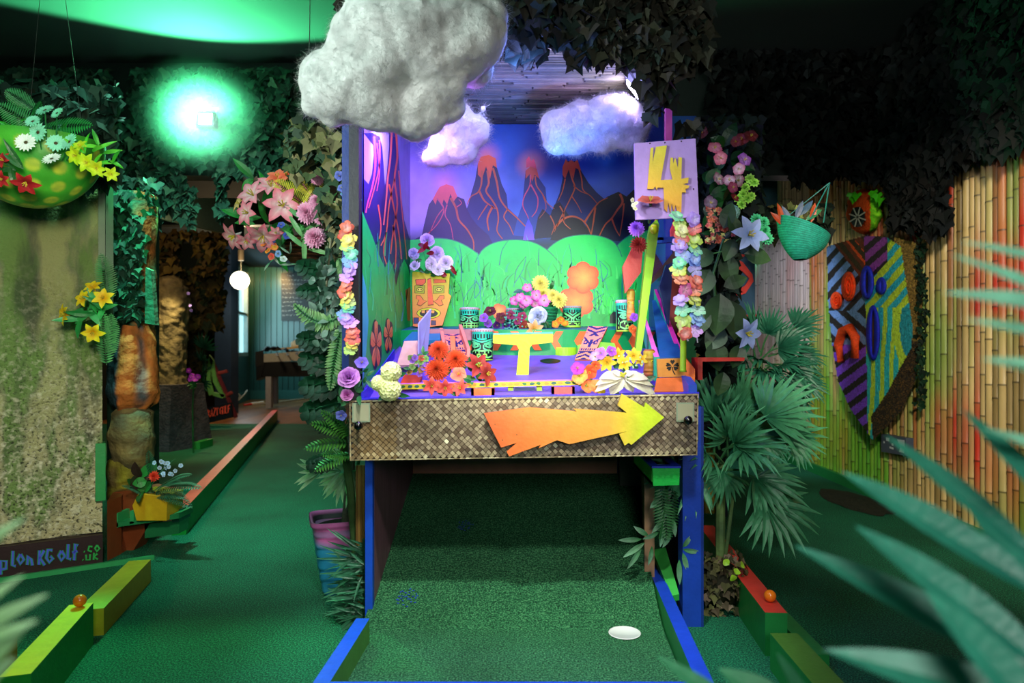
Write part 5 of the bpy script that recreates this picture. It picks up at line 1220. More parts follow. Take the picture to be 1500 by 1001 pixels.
t = bunch('carnation', 'dark red carnation just under the violet carnation', 'flower', P(935, 375, 2.7)); head('pom', 935, 359, 2.67, 14, '#6a0f14', '#a8302a', t, CAMD, name='bloom', w_=.3)
t = bunch('blossom_spray', 'violet and orange blossoms at the foot of the dark teal drum', 'flowers', P(930, 492, 2.85))
for x, y, c0, c1 in ((929, 465, '#8a2ae0', '#b060f8'), (926, 482, '#e84a1a', '#f88a3a'), (931, 487, '#c83a1a', '#f0702a')): head('ruffle', x, y, 2.86, 7, c0, c1, t)
# ------------------------------------------------------------------ leis
def lei(label, path, cols, d, step, r):
    t = thing('flower_lei', label, 'garland', P(*path[-1], d)); m = MB(); m.tube([P(x, y, d) for x, y in path], .0022, H('#e8e8e8'), 5); m.build('string', STEM, t)
    tot = 0; k = 0
    for i in range(len(path)-1):
        a, b_ = Vector(path[i]), Vector(path[i+1]); n_ = max(1, round((b_-a).length/step))
        for j in range(n_):
            p_ = a+(b_-a)*(j/n_); c = cols[k % len(cols)]; k += 1
            m = MB(); M = fr(P(p_.x+R.uniform(-3, 3), p_.y, d-.01), CAMD+Vector((R.uniform(-.5, .5), 0, R.uniform(-.4, .9))), rv()); ruffle(m, M, r*d/F*R.uniform(.85, 1.1), mix(H(c), (1, 1, 1), .35), H(c), n=5, w_=.85, lift=.3)
            if k % 2: ruffle(m, M @ TR(0, 0, .006) @ RZ(.6), r*d/F*.7, mix(H(c), (1, 1, 1), .5), H(c), n=5, w_=.9, lift=.6)
            m.build('blossom', PETAL, t)
    return t
rb = ['#f06a3a', '#e84a2a', '#e8d848', '#b8e060', '#6ae0b0', '#78b0f0', '#c890f0', '#e8a0e8']
lei('rainbow lei of cloth petals draped down the left blue post', [(507, 334), (503, 345), (512, 352), (506, 362), (514, 372), (516, 395), (509, 408), (505, 420), (507, 436), (509, 452), (505, 462), (514, 474), (519, 488), (514, 505), (507, 521)], rb, 2.38, 10, 12.5)
lei('left strand of the pastel lei hung over the lime bamboo cane', [(990, 318), (996, 330), (1000, 338), (1000, 350), (997, 360), (1000, 375), (994, 396), (1000, 408), (1002, 425), (996, 440), (1001, 455), (1003, 470), (1006, 488), (1008, 500)], ['#7ae0a8', '#c8e860', '#e8e8a0', '#e85a4a', '#b088f0', '#90b0f8', '#70e8b0', '#d8e858', '#f08a5a', '#d8409a', '#c8a0f0'], 2.36, 11.5, 13)
lei('right strand of the pastel lei, ending in a red blossom', [(1014, 322), (1016, 336), (1015, 352), (1018, 366), (1016, 380), (1020, 396), (1018, 412), (1019, 426), (1018, 440), (1020, 455), (1022, 468), (1020, 485), (1022, 502)], ['#b890f8', '#e8504a', '#b8d840', '#80e0b8', '#7098f0', '#a8a0f8', '#e85a3a', '#f0804a', '#c8d840', '#a8f0c8', '#88b8f8', '#d8a0f0'], 2.38, 12.5, 13)
# ------------------------------------------------------------------ pink hanging basket
t = bunch('hanging_basket', 'brown wicker hanging basket under the pink lilies', 'basket', P(455, 388, 2.9))
m = MB(); M = TR(*P(450, 392, 2.92)); m.lathe([(.03, 0), (.07, .02), (.10, .06), (.115, .12), (.11, .12), (.06, .03)], H('#5a3018'), M, 40)
for k in range(15): r_ = .04+.075*math.sin(min(1, (k+1)/13)*pi/2); z_ = .010+.0075*k; m.lathe([(r_, z_-.004), (r_+.006, z_), (r_, z_+.004)], H('#7a4526') if k % 2 else H('#40200f'), M, 40, False)
m.build('basket_body', ROPE, t); m = MB(); m.tube([P(450, 350, 2.92), P(452, 200, 2.9), P(455, -100, 2.85)], .002, H('#3a3a34'), 5)
for sg in (-1, 1): m.tube([P(450+sg*36, 352, 2.92), P(452, 240, 2.9)], .0018, H('#3a3a34'), 4)
m.build('hanger', STEM, t)
t = bunch('lily_bouquet', 'pink and white star lilies spilling from the left of the wicker basket', 'flowers', P(400, 370, 2.8))
for x, y, r, dv in ((372, 287, 26, (-.4, -1, .5)), (397, 274, 23, (.1, -1, .7)), (415, 302, 30, (.1, -1, .1)), (364, 312, 21, (-.5, -1, 0)), (345, 345, 24, (-.6, -.8, -.6)), (386, 345, 27, (0, -.8, -.8)), (362, 352, 16, (0, -.8, -.7)), (405, 340, 12, (0, -1, -.6))):
    head('lily', x, y, 2.74+R.uniform(-.03, .03), r, '#f8e8e8', '#e8506a' if y > 300 else '#f08aa0', t, dv, edge='#e86a88')
for x, y, r in ((408, 262, 19), (420, 258, 15)): head('lily', x, y, 2.78, r, '#f05a3a', '#f88a6a', t, (0, -1, .8), lab='coral orange lily')
head('lily', 352, 299, 2.8, 14, '#f0d8a0', '#f0b060', t, (-.8, -.8, .4), lab='cream and amber lily')
leaves(t, [(372, 262), (388, 280), (402, 285), (360, 320), (370, 325), (350, 322), (400, 315), (410, 325), (365, 335), (395, 330), (405, 360), (430, 330)], 2.82, 36, [H('#1f8a2f'), H('#2f9a3a'), DG], 2, W=.32)
t = bunch('peony_bouquet', 'pale pink peonies spilling from the right of the wicker basket', 'flowers', P(460, 360, 2.72))
for x, y, r in ((451, 312, 18), (468, 298, 17), (462, 349, 18), (465, 262, 11), (470, 317, 14)): head('pom', x, y, 2.70, r, '#e87ab0', '#f8b8d8', t, CAMD+rv(.2), layers=7, n0=10, w_=.4)
leaves(t, [(470, 310), (480, 325), (455, 330), (445, 350), (440, 352), (450, 365), (480, 300), (475, 340)], 2.72, 46, [H('#5a9a5a'), H('#3f7a3f'), H('#7ab070')], 2, W=.16)
t = bunch('fern', 'fern fronds fading from yellow green to pink above the peonies', 'fern', P(440, 300, 2.8))
for (x0, y0, x1, y1, w_) in ((462, 272, 443, 218, .045), (445, 300, 404, 262, .05), (455, 285, 430, 250, .04), (445, 305, 470, 262, .035)):
    m = MB(); a, b_ = P(x0, y0, 2.78), P(x1, y1, 2.74); frond(m, a, b_-a, (b_-a).length*1.0, w_, H('#c8b030'), H('#c8c838'), 20, .25, up=(0, -1, .2), rib=H('#e05a8a')); m.build('frond', LEAF, t)
t = bunch('blossom_spray', 'small red, yellow and blue blossoms dangling under the pink lilies', 'flowers', P(400, 380, 2.75))
for x, y, c0, c1 in ((386, 357, '#e85a2a', '#f0902a'), (393, 368, '#e8402a', '#f0b030'), (402, 362, '#e8c030', '#e04a2a'), (398, 376, '#d82a2a', '#e85a3a'), (408, 372, '#4a6ab0', '#90b0e0'), (415, 380, '#c8d8d8', '#ffffff'), (398, 353, '#3a50b0', '#5a70d0'), (420, 345, '#2a3a9a', '#4a5ac8'), (412, 330, '#2a3a9a', '#4a60c8')): head('ruffle', x, y, 2.72, 6, c0, c1, t)
leaves(t, [(395, 385), (410, 388), (425, 372)], 2.74, 22, [H('#4a9a6a'), H('#a8b8a8')], 2, W=.15)
# ------------------------------------------------------------------ green column of leaves left of the booth
t = bunch('monstera', 'tall monstera with dark glossy split leaves climbing left of the booth', 'plant', (-.86, 2.7, 0))
m = MB(); m.tube([(-.69, 2.78, 0), (-.72, 2.75, .5), (-.78, 2.7, 1.0), (-.80, 2.72, 1.5)], .016, H('#3f5a30'), 8); m.build('stem', STEM, t)
for (x, y, dx, dz, L) in ((478, 400, -1, .25, 62), (470, 420, -1, -.2, 52), (478, 500, -1, .1, 60), (490, 470, -.8, -.5, 50), (490, 530, -1, .12, 70), (492, 560, -1, -.1, 72), (492, 590, -1, -.25, 72), (490, 545, -.8, .6, 48), (480, 675, -.8, -.1, 46), (492, 395, -.6, .9, 38), (490, 440, -1, .3, 52), (490, 625, -.9, .2, 46)):
    m = MB(); monstera(m, P(x+8, y, 2.62), (dx, -.25, dz), CAMD+Vector((0, 0, .5)), L*.82*2.62/F, H('#062a1a'), H('#0d4024')); m.build('leaf', LEAFG, t)
t = bunch('eucalyptus_garland', 'grey green eucalyptus garland behind the rainbow lei', 'garland', P(480, 500, 2.55))
m = MB()
for i in range(130):
    y = R.uniform(370, 500); x = 480+R.gauss(0, 9)+(y-430)*.03; broad(m, P(x, y, 2.5+R.uniform(-.03, .05)), rv()+Vector((0, 0, -.5)), CAMD+rv(.5), R.uniform(12, 20)*2.5/F, R.uniform(9, 14)*2.5/F, R.choice([H('#5a7a6a'), H('#3f6050'), H('#7a9a8a'), H('#2f4a3a')]))
m.build('leaves', LEAF, t)['kind'] = 'stuff'
m = MB(); m.tube([P(485, 350, 2.52), P(478, 420, 2.5), P(482, 510, 2.52)], .004, H('#6a6a50'), 6); m.build('stem', STEM, t)
t = bunch('fern', 'green fern fronds arching across the left post below the lei', 'fern', (-.76, 2.5, 1.0))
for q, w_ in ((((503, 460), (470, 490), (432, 447)), .042), (((507, 400), (516, 440), (520, 470)), .03), (((500, 480), (490, 520), (484, 570)), .04), (((520, 430), (514, 480), (505, 530)), .03), (((495, 378), (506, 395), (510, 420)), .032)):
    m = MB(); a, c, e = [P(*p, 2.47) for p in q]; n_ = 22
    pts = [a*(1-s_)**2+c*2*s_*(1-s_)+e*s_*s_ for s_ in [i/n_ for i in range(n_+1)]]; m.tube(pts, .002, DG, 4)
    for i in range(1, n_+1):
        tg = (pts[i]-pts[i-1]).normalized(); s_ = i/n_; L_ = w_*(math.sin(pi*(.1+.88*s_))**.6)
        for sg in (-1, 1): sd = tg.cross(Vector((0, -1, .1))).normalized()*sg; m.leaf(fr(pts[i], CAMD+rv(.2), sd+tg*.4), L_, (pts[1]-pts[0]).length*1.25, H('#2f7a3a'), H('#8ab070'), .25, -.3, 3, .4)
    m.build('frond', LEAF, t)
t = bunch('fern', 'bushy green fern under the left end of the woven panel', 'fern', (-.72, 2.6, .55))
for (x0, y0, x1, y1, w_) in ((510, 640, 455, 618, .05), (512, 650, 445, 655, .05), (512, 640, 470, 600, .045), (515, 665, 460, 690, .045), (515, 640, 490, 595, .04), (515, 670, 470, 668, .04)):
    m = MB(); a, b_ = P(x0, y0, 2.56), P(x1, y1, 2.50); frond(m, a, b_-a+Vector((0, 0, .03)), (b_-a).length, w_*.9, H('#1c5a22'), H('#5a9a3c'), 13, .5, up=(0, -.6, 1)); m.build('frond', LEAF, t)
# potted palm
pc = Vector((-.83, 3.02, 0))
t = bunch('plant_pot', 'square ribbed plant pot sprayed pink above and blue below', 'pot', pc)
m = MB(); cc = []
def pot(u, v):
    a = u*2*pi; q = 1/(abs(math.cos(a))**6+abs(math.sin(a))**6)**(1/6)
    r_ = .075+.05*v**.8+.006*(1-((v*6.2+.3*math.sin(a*1.0+v*3)) % 1)); 
    if v > .93: r_ = .135
    return pc+Vector((q*r_*math.cos(a+.35), q*r_*math.sin(a+.35), v*.325))
def potc(u, v):
    s_ = .25*math.sin(u*13+v*6)
    c = mix(H('#1f8ab8'), H('#3fa8d0'), .5+s_); return mix(c, H('#e070b8'), max(0, min(1, (v-.62+s_*.5)*5)) if v < .8 or v > .88 else .5+s_)
m.sheet(pot, potc, 64, 48)
m.sheet(lambda u, v: pc+Vector(((.133-.025*v)*math.cos(2*pi*u+.35)/(abs(math.cos(2*pi*u))**6+abs(math.sin(2*pi*u))**6)**(1/6), (.133-.025*v)*math.sin(2*pi*u+.35)/(abs(math.cos(2*pi*u))**6+abs(math.sin(2*pi*u))**6)**(1/6), .325-.05*max(0, v-.3))), lambda u, v: H('#d868b0') if v < .35 else H('#2a2a30'), 64, 3)
m.build('pot_body', PAINT, t, smooth=True)
m = MB(); m.poly([pc+Vector((.105*math.cos(2*pi*i/24), .105*math.sin(2*pi*i/24), .285)) for i in range(24)], H('#1a1410')); m.build('soil', ROCKP, t)
t = bunch('potted_palm', 'artificial palm with grey trunk and streaked leaves growing in the pink and blue pot', 'plant', pc+Vector((0, 0, .285)))
m = MB(); m.tube([pc+Vector((.02, 0, .28)), pc+Vector((.04, 0, .5)), pc+Vector((.05, -.02, .75))], [.022, .02, .016], H('#5a5a4a'), 10); m.tube([pc+Vector((.05, -.04, .28)), pc+Vector((.07, -.06, .45)), pc+Vector((.10, -.08, .6))], .007, H('#1f5a3a'), 8); m.build('trunk', ROPE, t)
for (x, y, a) in ((500, 690, 3.4), (505, 700, 3.9), (515, 680, 2.8), (510, 690, 4.4), (520, 700, 5.0), (470, 690, 3.2), (515, 690, 5.6)):
    m = MB(); M0 = P(x, y, 2.8)
    for k in range(7): an = a+(k-3)*.22; m.leaf(fr(M0, CAMD+rv(.2), (math.cos(an), -.2, math.sin(an))), .13*R.uniform(.8, 1.1), .018, H('#2a7a4a'), H('#c8e0b8'), .4, -.6, 5, .4)
    m.build('leaf', LEAF, t)
t = bunch('grass_tuft', 'spiky dark green grass tuft at the foot of the left panel', 'plant', G(520, 915))
m = MB(); g0 = Vector((-.63, 2.62, 0))
for i in range(150):
    z = R.uniform(0, .30); a = R.uniform(pi*.85, pi*1.45); m.leaf(fr(g0+Vector((R.uniform(-.05, .03), R.uniform(-.05, .05), z)), Vector((0, -1, .6))+rv(.4), (math.cos(a), math.sin(a)*.5-.2, R.uniform(-.3, .7))), R.uniform(.08, .15), .011, H('#12402a'), H('#4a8a6a'), .3, -.5, 4, .35)
m.build('blades', LEAF, t)['kind'] = 'stuff'
m = MB(); m.tube([g0, g0+Vector((0, 0, .33))], .01, H('#20402a'), 6); m.build('stem', STEM, t)
m = MB()
for i in range(5): m.tube([(-.645-.009*i, 2.70, .0), (-.645-.009*i, 2.70, .60)], .005, mix(H('#b8904a'), H('#6a4a2a'), R.random()), 6)
tag(m.build('bamboo_edging', CANE), 'short split bamboo strips beside the pink and blue pot', 'bamboo edging')
# ------------------------------------------------------------------ fan palms at right
def fanpalm(label, base, trunk, fans, size, n=17, stemmat=STEM, cols=(H('#1f6a44'), H('#5aa878'))):
    t = bunch('fan_palm', label, 'plant', base)
    m = MB()
    for q, r_ in trunk: m.tube(q, r_, [H('#3f5a38') if i % 2 else H('#6a8a50') for i in range(len(q))], 8)
    m.build('trunk', STEM, t)
    for (x, y, d, ang, face, sz) in fans:
        m = MB(); tip = P(x, y, d); dv = Vector((math.cos(ang), -.25, math.sin(ang))); top = trunk[0][0][-1]
        base_ = Vector(top)*.6+tip*.4-dv*.04
        palm_fan(m, base_, tip, Vector(face), sz*d/F, cols[0], cols[1], n, H('#3f7a4a'), spread=1.35, droop=.7, wdt=.055)
        m.build('fan_leaf', LEAF, t)
    return t
tb = G(1055, 880, .0)
fanpalm('green fan palm with a thin trunk standing by the blue leg post', tb,
        [([Vector((tb.x, tb.y, z_)) for z_ in (0, .1, .2, .3, .4, .5, .58)], .02), ([tb+Vector((.01, 0, .1)), tb+Vector((.03, -.02, .3)), tb+Vector((.05, -.03, .5))], .008)],
        [(1040, 600, 2.9, 2.0, (0, -1, .6), 70), (1080, 600, 2.95, 1.5, (0, -1, .6), 70), (1060, 690, 2.85, -2.3, (0, -1, .5), 60), (1100, 640, 2.95, .5, (0, -1, .7), 75), (1120, 735, 2.75, -.4, (.1, -1, .8), 95), (1105, 700, 2.8, .15, (0, -1, .8), 85), (1075, 650, 2.75, .9, (0, -1, .6), 80), (1010, 690, 2.72, -1.7, (-.2, -1, .1), 85), (1120, 610, 2.85, .2, (.1, -1, .7), 90), (1065, 640, 2.8, 2.2, (0, -1, .7), 70), (1090, 660, 2.7, -.9, (.2, -1, .5), 80),
         (1045, 612, 2.8, 1.3, (0, -1, .5), 70), (1150, 640, 2.9, -.3, (.1, -1, .6), 72), (1035, 665, 2.7, 2.7, (0, -1, .6), 66)], 1)
tb2 = Vector((1.35, 4.0, 0))
fanpalm('taller dark fan palm behind, close to the bamboo wall', tb2,
        [([Vector((tb2.x-.0, tb2.y, z_)) for z_ in (0, .2, .4, .6, .8, 1.0)], .02)],
        [(1100, 500, 3.9, 1.6, (0, -1, .5), 62), (1140, 510, 3.9, .7, (0, -1, .5), 60), (1165, 480, 3.95, .9, (0, -1, .6), 45), (1100, 480, 3.95, 2.3, (0, -1, .4), 45), (1140, 560, 3.85, 0, (0, -1, .5), 62), (1160, 540, 3.9, .4, (.1, -1, .6), 55), (1080, 550, 3.9, 2.7, (0, -1, .5), 55), (1130, 600, 3.8, -.3, (0, -1, .5), 75), (1150, 580, 3.85, -.9, (.1, -1, .5), 66), (1105, 590, 3.85, -1.8, (0, -1, .5), 66), (1110, 530, 3.8, 1.2, (0, -1, .6), 60), (1170, 520, 3.95, -.2, (0, -1, .6), 45), (1165, 640, 3.8, -.9, (0, -1, .5), 50), (1085, 520, 3.85, 1.9, (0, -1, .5), 55), (1120, 545, 3.75, .8, (0, -1, .6), 55), (1070, 580, 3.8, 2.4, (0, -1, .5), 55), (1100, 620, 3.75, -2.2, (0, -1, .5), 60), (1120, 640, 3.7, -1.3, (0, -1, .5), 60), (1145, 535, 3.8, 1.4, (0, -1, .5), 50), (1175, 560, 3.85, .1, (0, -1, .5), 45), (1125, 490, 3.95, 1.3, (0, -1, .5), 45)], 1,
        cols=(H('#0f4a3a'), H('#3a8a6a')))
# leafy base of the palm
t = bunch('ivy_clump', 'heap of brown green cloth ivy around the foot of the fan palm', 'ivy', G(1055, 900)+Vector((0, 0, 0)))
m = MB(); g1 = G(1055, 895)
m.ball(g1+Vector((0, .03, .10)), .10, H('#2a2a1c'), 14, (1, .9, 1)); 
for i in range(230):
    a = R.uniform(pi*.9, pi*2.1); z_ = R.uniform(0, .24); r_ = .12*math.sqrt(max(.1, 1-((z_-.08)/.2)**2))
    ivyleaf(m, fr(g1+Vector((r_*math.cos(a), r_*math.sin(a)*.8+.03, z_)), Vector((math.cos(a), math.sin(a), .5))+rv(.5), rv()+Vector((0, 0, -1))), R.uniform(.02, .04), R.choice([H('#5a5a38'), H('#4a4030'), H('#6a6a40'), H('#3a3a28'), H('#7a6a5a')]))
m.build('leaves', IVY, t)['kind'] = 'stuff'; m = MB()
for x, y in ((1068, 828), (1085, 830), (1078, 842), (1082, 856), (1075, 851)): broad(m, P(x, y, 2.66), rv()+Vector((0, 0, .4)), CAMD, .03, .03, H('#8ac02a'), H('#b0e040'))
m.build('bright_leaves', LEAF, t)['label'] = 'bright yellow green leaves'
# plants by the ball return box
t = bunch('lily_plant', 'pointed green leaves hanging from the ball return box', 'plant', P(960, 790, 2.7))
m = MB(); m.tube([P(980, 700, 2.62), P(975, 740, 2.6), P(966, 790, 2.58)], .004, DG, 6); m.build('stem', STEM, t); m = MB()
for (x, y, a, L) in ((940, 790, 3.2, 35), (945, 795, 3.7, 40), (940, 800, 4.2, 42), (950, 785, 2.6, 26), (955, 800, 4.6, 30), (965, 780, 3.6, 26), (1000, 805, -.2, 28), (1000, 810, -1.3, 30), (995, 820, -1.6, 38), (1000, 802, .9, 22), (975, 760, 3.9, 30), (980, 740, 4.2, 30), (985, 760, 4.9, 28), (972, 775, 4.5, 28), (982, 780, 4.3, 26), (965, 730, 4, 20)):
    broad(m, P(x, y, 2.60), (math.cos(a), -.15, math.sin(a)), CAMD+rv(.4), L*2.6/F, 8*2.6/F, H('#2f7a3a'), H('#8ab898'), bend=-.4)
m.build('leaves', LEAF, t); m = MB()
frond(m, P(968, 712, 2.6), (.1, -.1, -1), .2, .045, DG, H('#3f7a4a'), 18, 0, up=(0, -1, 0)); frond(m, P(985, 715, 2.62), (-.1, -.1, -1), .2, .04, DKG, DG, 18, 0, up=(0, -1, 0)); m.build('frond', LEAF, t)
# big-leaf lily plant at right of the lei
t = bunch('lily_plant', 'climbing plant with large dark oval leaves beside the pastel lei', 'plant', P(1055, 540, 2.75))
m = MB(); m.tube([P(1050, 560, 2.75), P(1050, 470, 2.74), P(1045, 400, 2.72), P(1060, 350, 2.72)], .006, DG, 6); m.tube([P(1030, 375, 2.72), P(1060, 368, 2.70), P(1090, 345, 2.7)], .003, H('#3f7a3a'), 5); m.build('stem', STEM, t)
for (x, y, a, L, W_) in ((1060, 335, 1.3, 42, 24), (1045, 370, 3.6, 40, 30), (1062, 372, 4.9, 50, 30), (1090, 372, -.2, 42, 26), (1030, 405, 2.9, 34, 22), (1060, 420, .4, 38, 22), (1055, 430, 4.6, 62, 44), (1070, 440, 4.9, 60, 40), (1035, 450, 4.2, 50, 34), (1060, 480, 4.0, 42, 34), (1085, 505, 4.4, 36, 26), (1045, 500, 4.9, 46, 34), (1040, 395, 4.2, 44, 34), (1080, 345, 1.9, 34, 22), (1075, 350, 4.3, 36, 24), (1060, 545, 4.5, 36, 26)):
    m = MB(); broad(m, P(x, y, 2.70+R.uniform(-.05, .05)), (math.cos(a), -.2, math.sin(a)), CAMD+rv(.35), L*2.7/F, W_*2.7/F, H('#1c3220'), H('#42603a'), bend=-.5); m.build('leaf', LEAFG, t)
for lab, x, y, r, dv in (('pale blue lily beside the blue board with red crescents', 1096, 345, 29, (.2, -1, .1)), ('pale blue lily lower down, below the red crescents', 1092, 488, 26, (.5, -1, -.2))):
    t = bunch('lily', lab, 'flower', P(x, y+20, 2.66), 'pale blue lilies'); head('lily', x, y, 2.64, r, '#8aa8e8', '#b8c8ff', t, dv, name='bloom')
t = bunch('geranium', 'seafoam green ruffled blossoms behind the upper pale blue lily', 'flowers', P(1120, 350, 2.9))
for x, y in ((1110, 330), (1120, 338), (1124, 350), (1108, 322), (1118, 326)): head('pom', x, y, 2.9, 10, '#1f9a5a', '#5ae0a0', t, CAMD, layers=4, n0=6, w_=.5)
t = bunch('blossom_cluster', 'dense small red and yellow blossoms right of the lei', 'flowers', P(1055, 370, 2.8))
m = MB()
for i in range(110):
    x, y = 1035+R.random()*42, 305+R.random()*52; c = R.choice([H('#a81a28'), H('#c82a2a'), H('#d8d86a'), H('#e86a3a'), H('#7a1420')]); petals(m, fr(P(x, y, 2.78+R.uniform(-.03, .03)), CAMD+rv(.6), rv()), 4, .012, .010, .3, c, mix(c, (1, .9, .5), .25), seg=2)
m.build('blossoms', PETAL, t)['kind'] = 'stuff'
leaves(t, [(1045, 340), (1060, 350), (1070, 330), (1040, 320)], 2.82, 22, [DG, DKG], 3)
t = bunch('petunia_vine', 'pink, white and purple petunias trailing down right of the number sign', 'flowers', P(1070, 280, 2.85))
for x, y, r, c0, c1 in ((1047, 218, 12, '#f0b0b8', '#c84a6a'), (1055, 232, 11, '#f0a8b0', '#b83a5a'), (1090, 235, 12, '#d8a0e8', '#9a3ab0'), (1082, 248, 10, '#f0d0d8', '#b04a70'), (1080, 264, 11, '#f0e0e8', '#a03a6a'), (1068, 265, 11, '#f0d8e0', '#8a2a4a'), (1052, 263, 11, '#e8d8e0', '#a04868'), (1073, 275, 9, '#c05a7a', '#7a1a3a'), (1040, 298, 12, '#b8a0b8', '#5a2a48'), (1076, 290, 8, '#a02a3a', '#6a1420'), (1086, 205, 12, '#8a2a2a', '#5a1414'), (1100, 200, 11, '#7a2420', '#4a1010'), (1028, 195, 10, '#5a1a14', '#3a0a0a'), (1078, 208, 9, '#8a3028', '#5a1414')):
    head('ruffle', x, y, 2.86+R.uniform(-.04, .04), r, c0, c1, t)
leaves(t, [(1050, 280), (1040, 285), (1060, 295), (1035, 270), (1048, 250), (1070, 235), (1060, 215), (1045, 310)], 2.93, 34, [H('#0f3a1a'), H('#1f5a22')], 2, W=.6)
t = bunch('geranium', 'lime green ruffled blossoms below the trailing petunias', 'flowers', P(1095, 305, 2.9))
for x, y in ((1098, 262), (1105, 268), (1088, 285), (1095, 292), (1086, 300), (1100, 288), (1082, 292), (1092, 275)): head('pom', x, y, 2.9, 8, '#5ab030', '#b8f060', t, CAMD+rv(.3), layers=3, n0=5, w_=.6)
t = bunch('hydrangea', 'pale mint hydrangea above the upper pale blue lily', 'flower', P(1072, 325, 2.78)); head('cluster', 1072, 312, 2.78, 13, '#88c8b8', '#b8e8e0', t, CAMD, name='flower_head', n=60)
# ================================================================== LEFT SIDE
# painted web address on the foot board: letters drawn as jagged strokes
def wlp(x, y, off=.078):      # photo pixel -> the foot board plane
    o = WA+WN*off; r = Vector(((x-CX)/F, 1, (CY-y)/F)); c = Vector((0, 0, EYE))
    t = (o-c).dot(WN)/r.dot(WN); return c+r*t
GL = {'p': [[(0,1.35),(0,0),(.8,.1),(.75,.8),(.1,.85)]], 'l': [[(.1,-.5),(0,.9),(.5,1)]], 'o': [[(.4,.05),(0,.5),(.35,1),(.85,.6),(.4,.05)]], 'n': [[(0,1),(.1,.1),(.55,.5),(.7,1.1)]],
      'K': [[(.1,-.35),(0,1.05)],[(.75,-.3),(.15,.4),(.8,1.15)]], 'G': [[(.85,-.1),(.2,-.2),(0,.6),(.4,1.05),(.9,.7),(.5,.45)]], 'f': [[(.8,-.3),(.4,-.5),(.25,1.1)],[(0,.35),(.7,.2)]],
      '.': [[(0,.85),(.15,.95)]], 'c': [[(.8,.2),(.2,.1),(0,.7),(.7,.95)]], 'u': [[(0,.1),(.05,.9),(.7,.95),(.75,.1)]], 'k': [[(.1,-.1),(0,1)],[(.7,.1),(.1,.55),(.8,1)]]}
b = MB()
def word(chars, x, y, w_, h_, sk, fill, line, lw, mp, slope=0.0, adv=1.0):
    for ch in chars:
        g = GL.get(ch)
        if g:
            for st in g:
                q = [(x+px*w_, y+py*h_+slope*(px*w_)) for px, py in st]
                b.ribbon(q, lw*1.9, line, lambda a, c: mp(a, c, 0), smooth=1); b.ribbon(q, lw, fill, lambda a, c: mp(a, c, 1), smooth=1)
        dx = w_*(.55 if ch in 'l.' else 1.12)*adv; x += dx; y += slope*dx; w_ *= 1.0; h_ *= 1.0
    return x
def mpb(x, y, k): return wlp(x, y, .0785+.0012*k)
for ch, x, y in (('p',1,822),('l',18,815),('o',26,812),('n',40,813),('K',57,812),('G',68,809),('o',86,807),('l',99,805),('f',106,805)):
    word(ch, x, y, 10.5, 15, 0, H('#4a58d8'), H('#1f8a5a'), 3.0, mpb, -.1)
for ch, x, y in (('.',123,800),('c',129,800),('o',139,799),('.',121,812),('u',126,812),('k',137,811)): word(ch, x, y, 8, 9.5, 0, H('#2fa850'), H('#1f8a3a'), 1.7, mpb, -.1)
o = b.build('painted_web_address', PAINT); tag(o, 'blue and green hand-painted web address on the board below the rock wall', 'lettering')
# green polka dot hanging bowl
bc = P(60, 250, 2.75)
t = bunch('hanging_bowl', 'big green hanging bowl with yellow spots at top left', 'basket', bc)
m = MB(); rb_ = .262; cc = P(48, 208, 2.72); m0 = []
def bowl(u, v):
    a = u*2*pi; ph = v*pi/2; return cc+Vector((rb_*math.cos(a)*math.cos(ph), rb_*.8*math.sin(a)*math.cos(ph), -.262*math.sin(ph)))
spots = []
for ph_, n_, o_ in ((.14, 16, 0), (.34, 15, .5), (.54, 12, 0), (.74, 8, .5), (.92, 4, 0)):
    for k in range(n_): spots.append((ph_*pi/2, 2*pi*(k+o_)/n_))
def bowlc(u, v):
    a = u*2*pi; ph = v*pi/2; p_ = Vector((math.cos(a)*math.cos(ph), math.sin(a)*math.cos(ph), math.sin(ph)))
    c = mix(H('#2a8a24'), H('#4aae30'), .5+nz(u*8, v*6, 0)); 
    for sp, sa in spots:
        d_ = (Vector((math.cos(sa)*math.cos(sp), math.sin(sa)*math.cos(sp), math.sin(sp)))-p_).length
        if d_ < .12: return mix(mix(H('#b8c83a'), H('#8aa83a'), .5+nz(u*30, v*20, 1)), c, max(0, d_-.08)/.04)
    return c
m.sheet(bowl, bowlc, 150, 60); m.build('bowl', PAINT, t, smooth=True)
m = MB(); m.poly([cc+Vector((rb_*.97*math.cos(2*pi*k/30), rb_*.78*math.sin(2*pi*k/30), -.02)) for k in range(30)], H('#1a1a10')); m.build('soil', ROCKP, t)
m = MB(); 
for a in (1.2, 2.2): m.tube([cc+Vector((rb_*.95*math.cos(a), rb_*.76*math.sin(a), 0)), cc+Vector((0, .1, 1.1))], .0012, H('#2a2a20'), 4)
m.build('hanger', STEM, t)
for lab, c, fl in (('white and mint daisies rising out of the spotted green bowl', '#d8f4e8', ((113, 205, 15), (38, 209, 15), (56, 194, 15), (82, 210, 14), (102, 208, 15), (76, 233, 14), (66, 162, 14), (84, 166, 11), (48, 178, 12))),):
    t = bunch('daisy_bunch', lab, 'flowers', P(80, 215, 2.55))
    for i, (x, y, r) in enumerate(fl[1:] if True else fl):
        head('daisy', x, y, 2.46+.02*(i % 3), r, '#f4f8f4' if i in (0, 4) else '#9ae8c8', '#ffffff', t, (R.uniform(-.4, .4), -1, .9 if i in (5, 4) else R.uniform(0, .6)))
    m = MB()
    for x, y, r in fl: m.tube([P(x, y, 2.5), P(x*.6+30, 235, 2.6)], .0025, H('#2f8a4a'), 4)
    m.build('stem', STEM, t)
t = bunch('lily_spray', 'yellow green lilies spilling over the right rim of the spotted bowl', 'flowers', P(140, 240, 2.45))
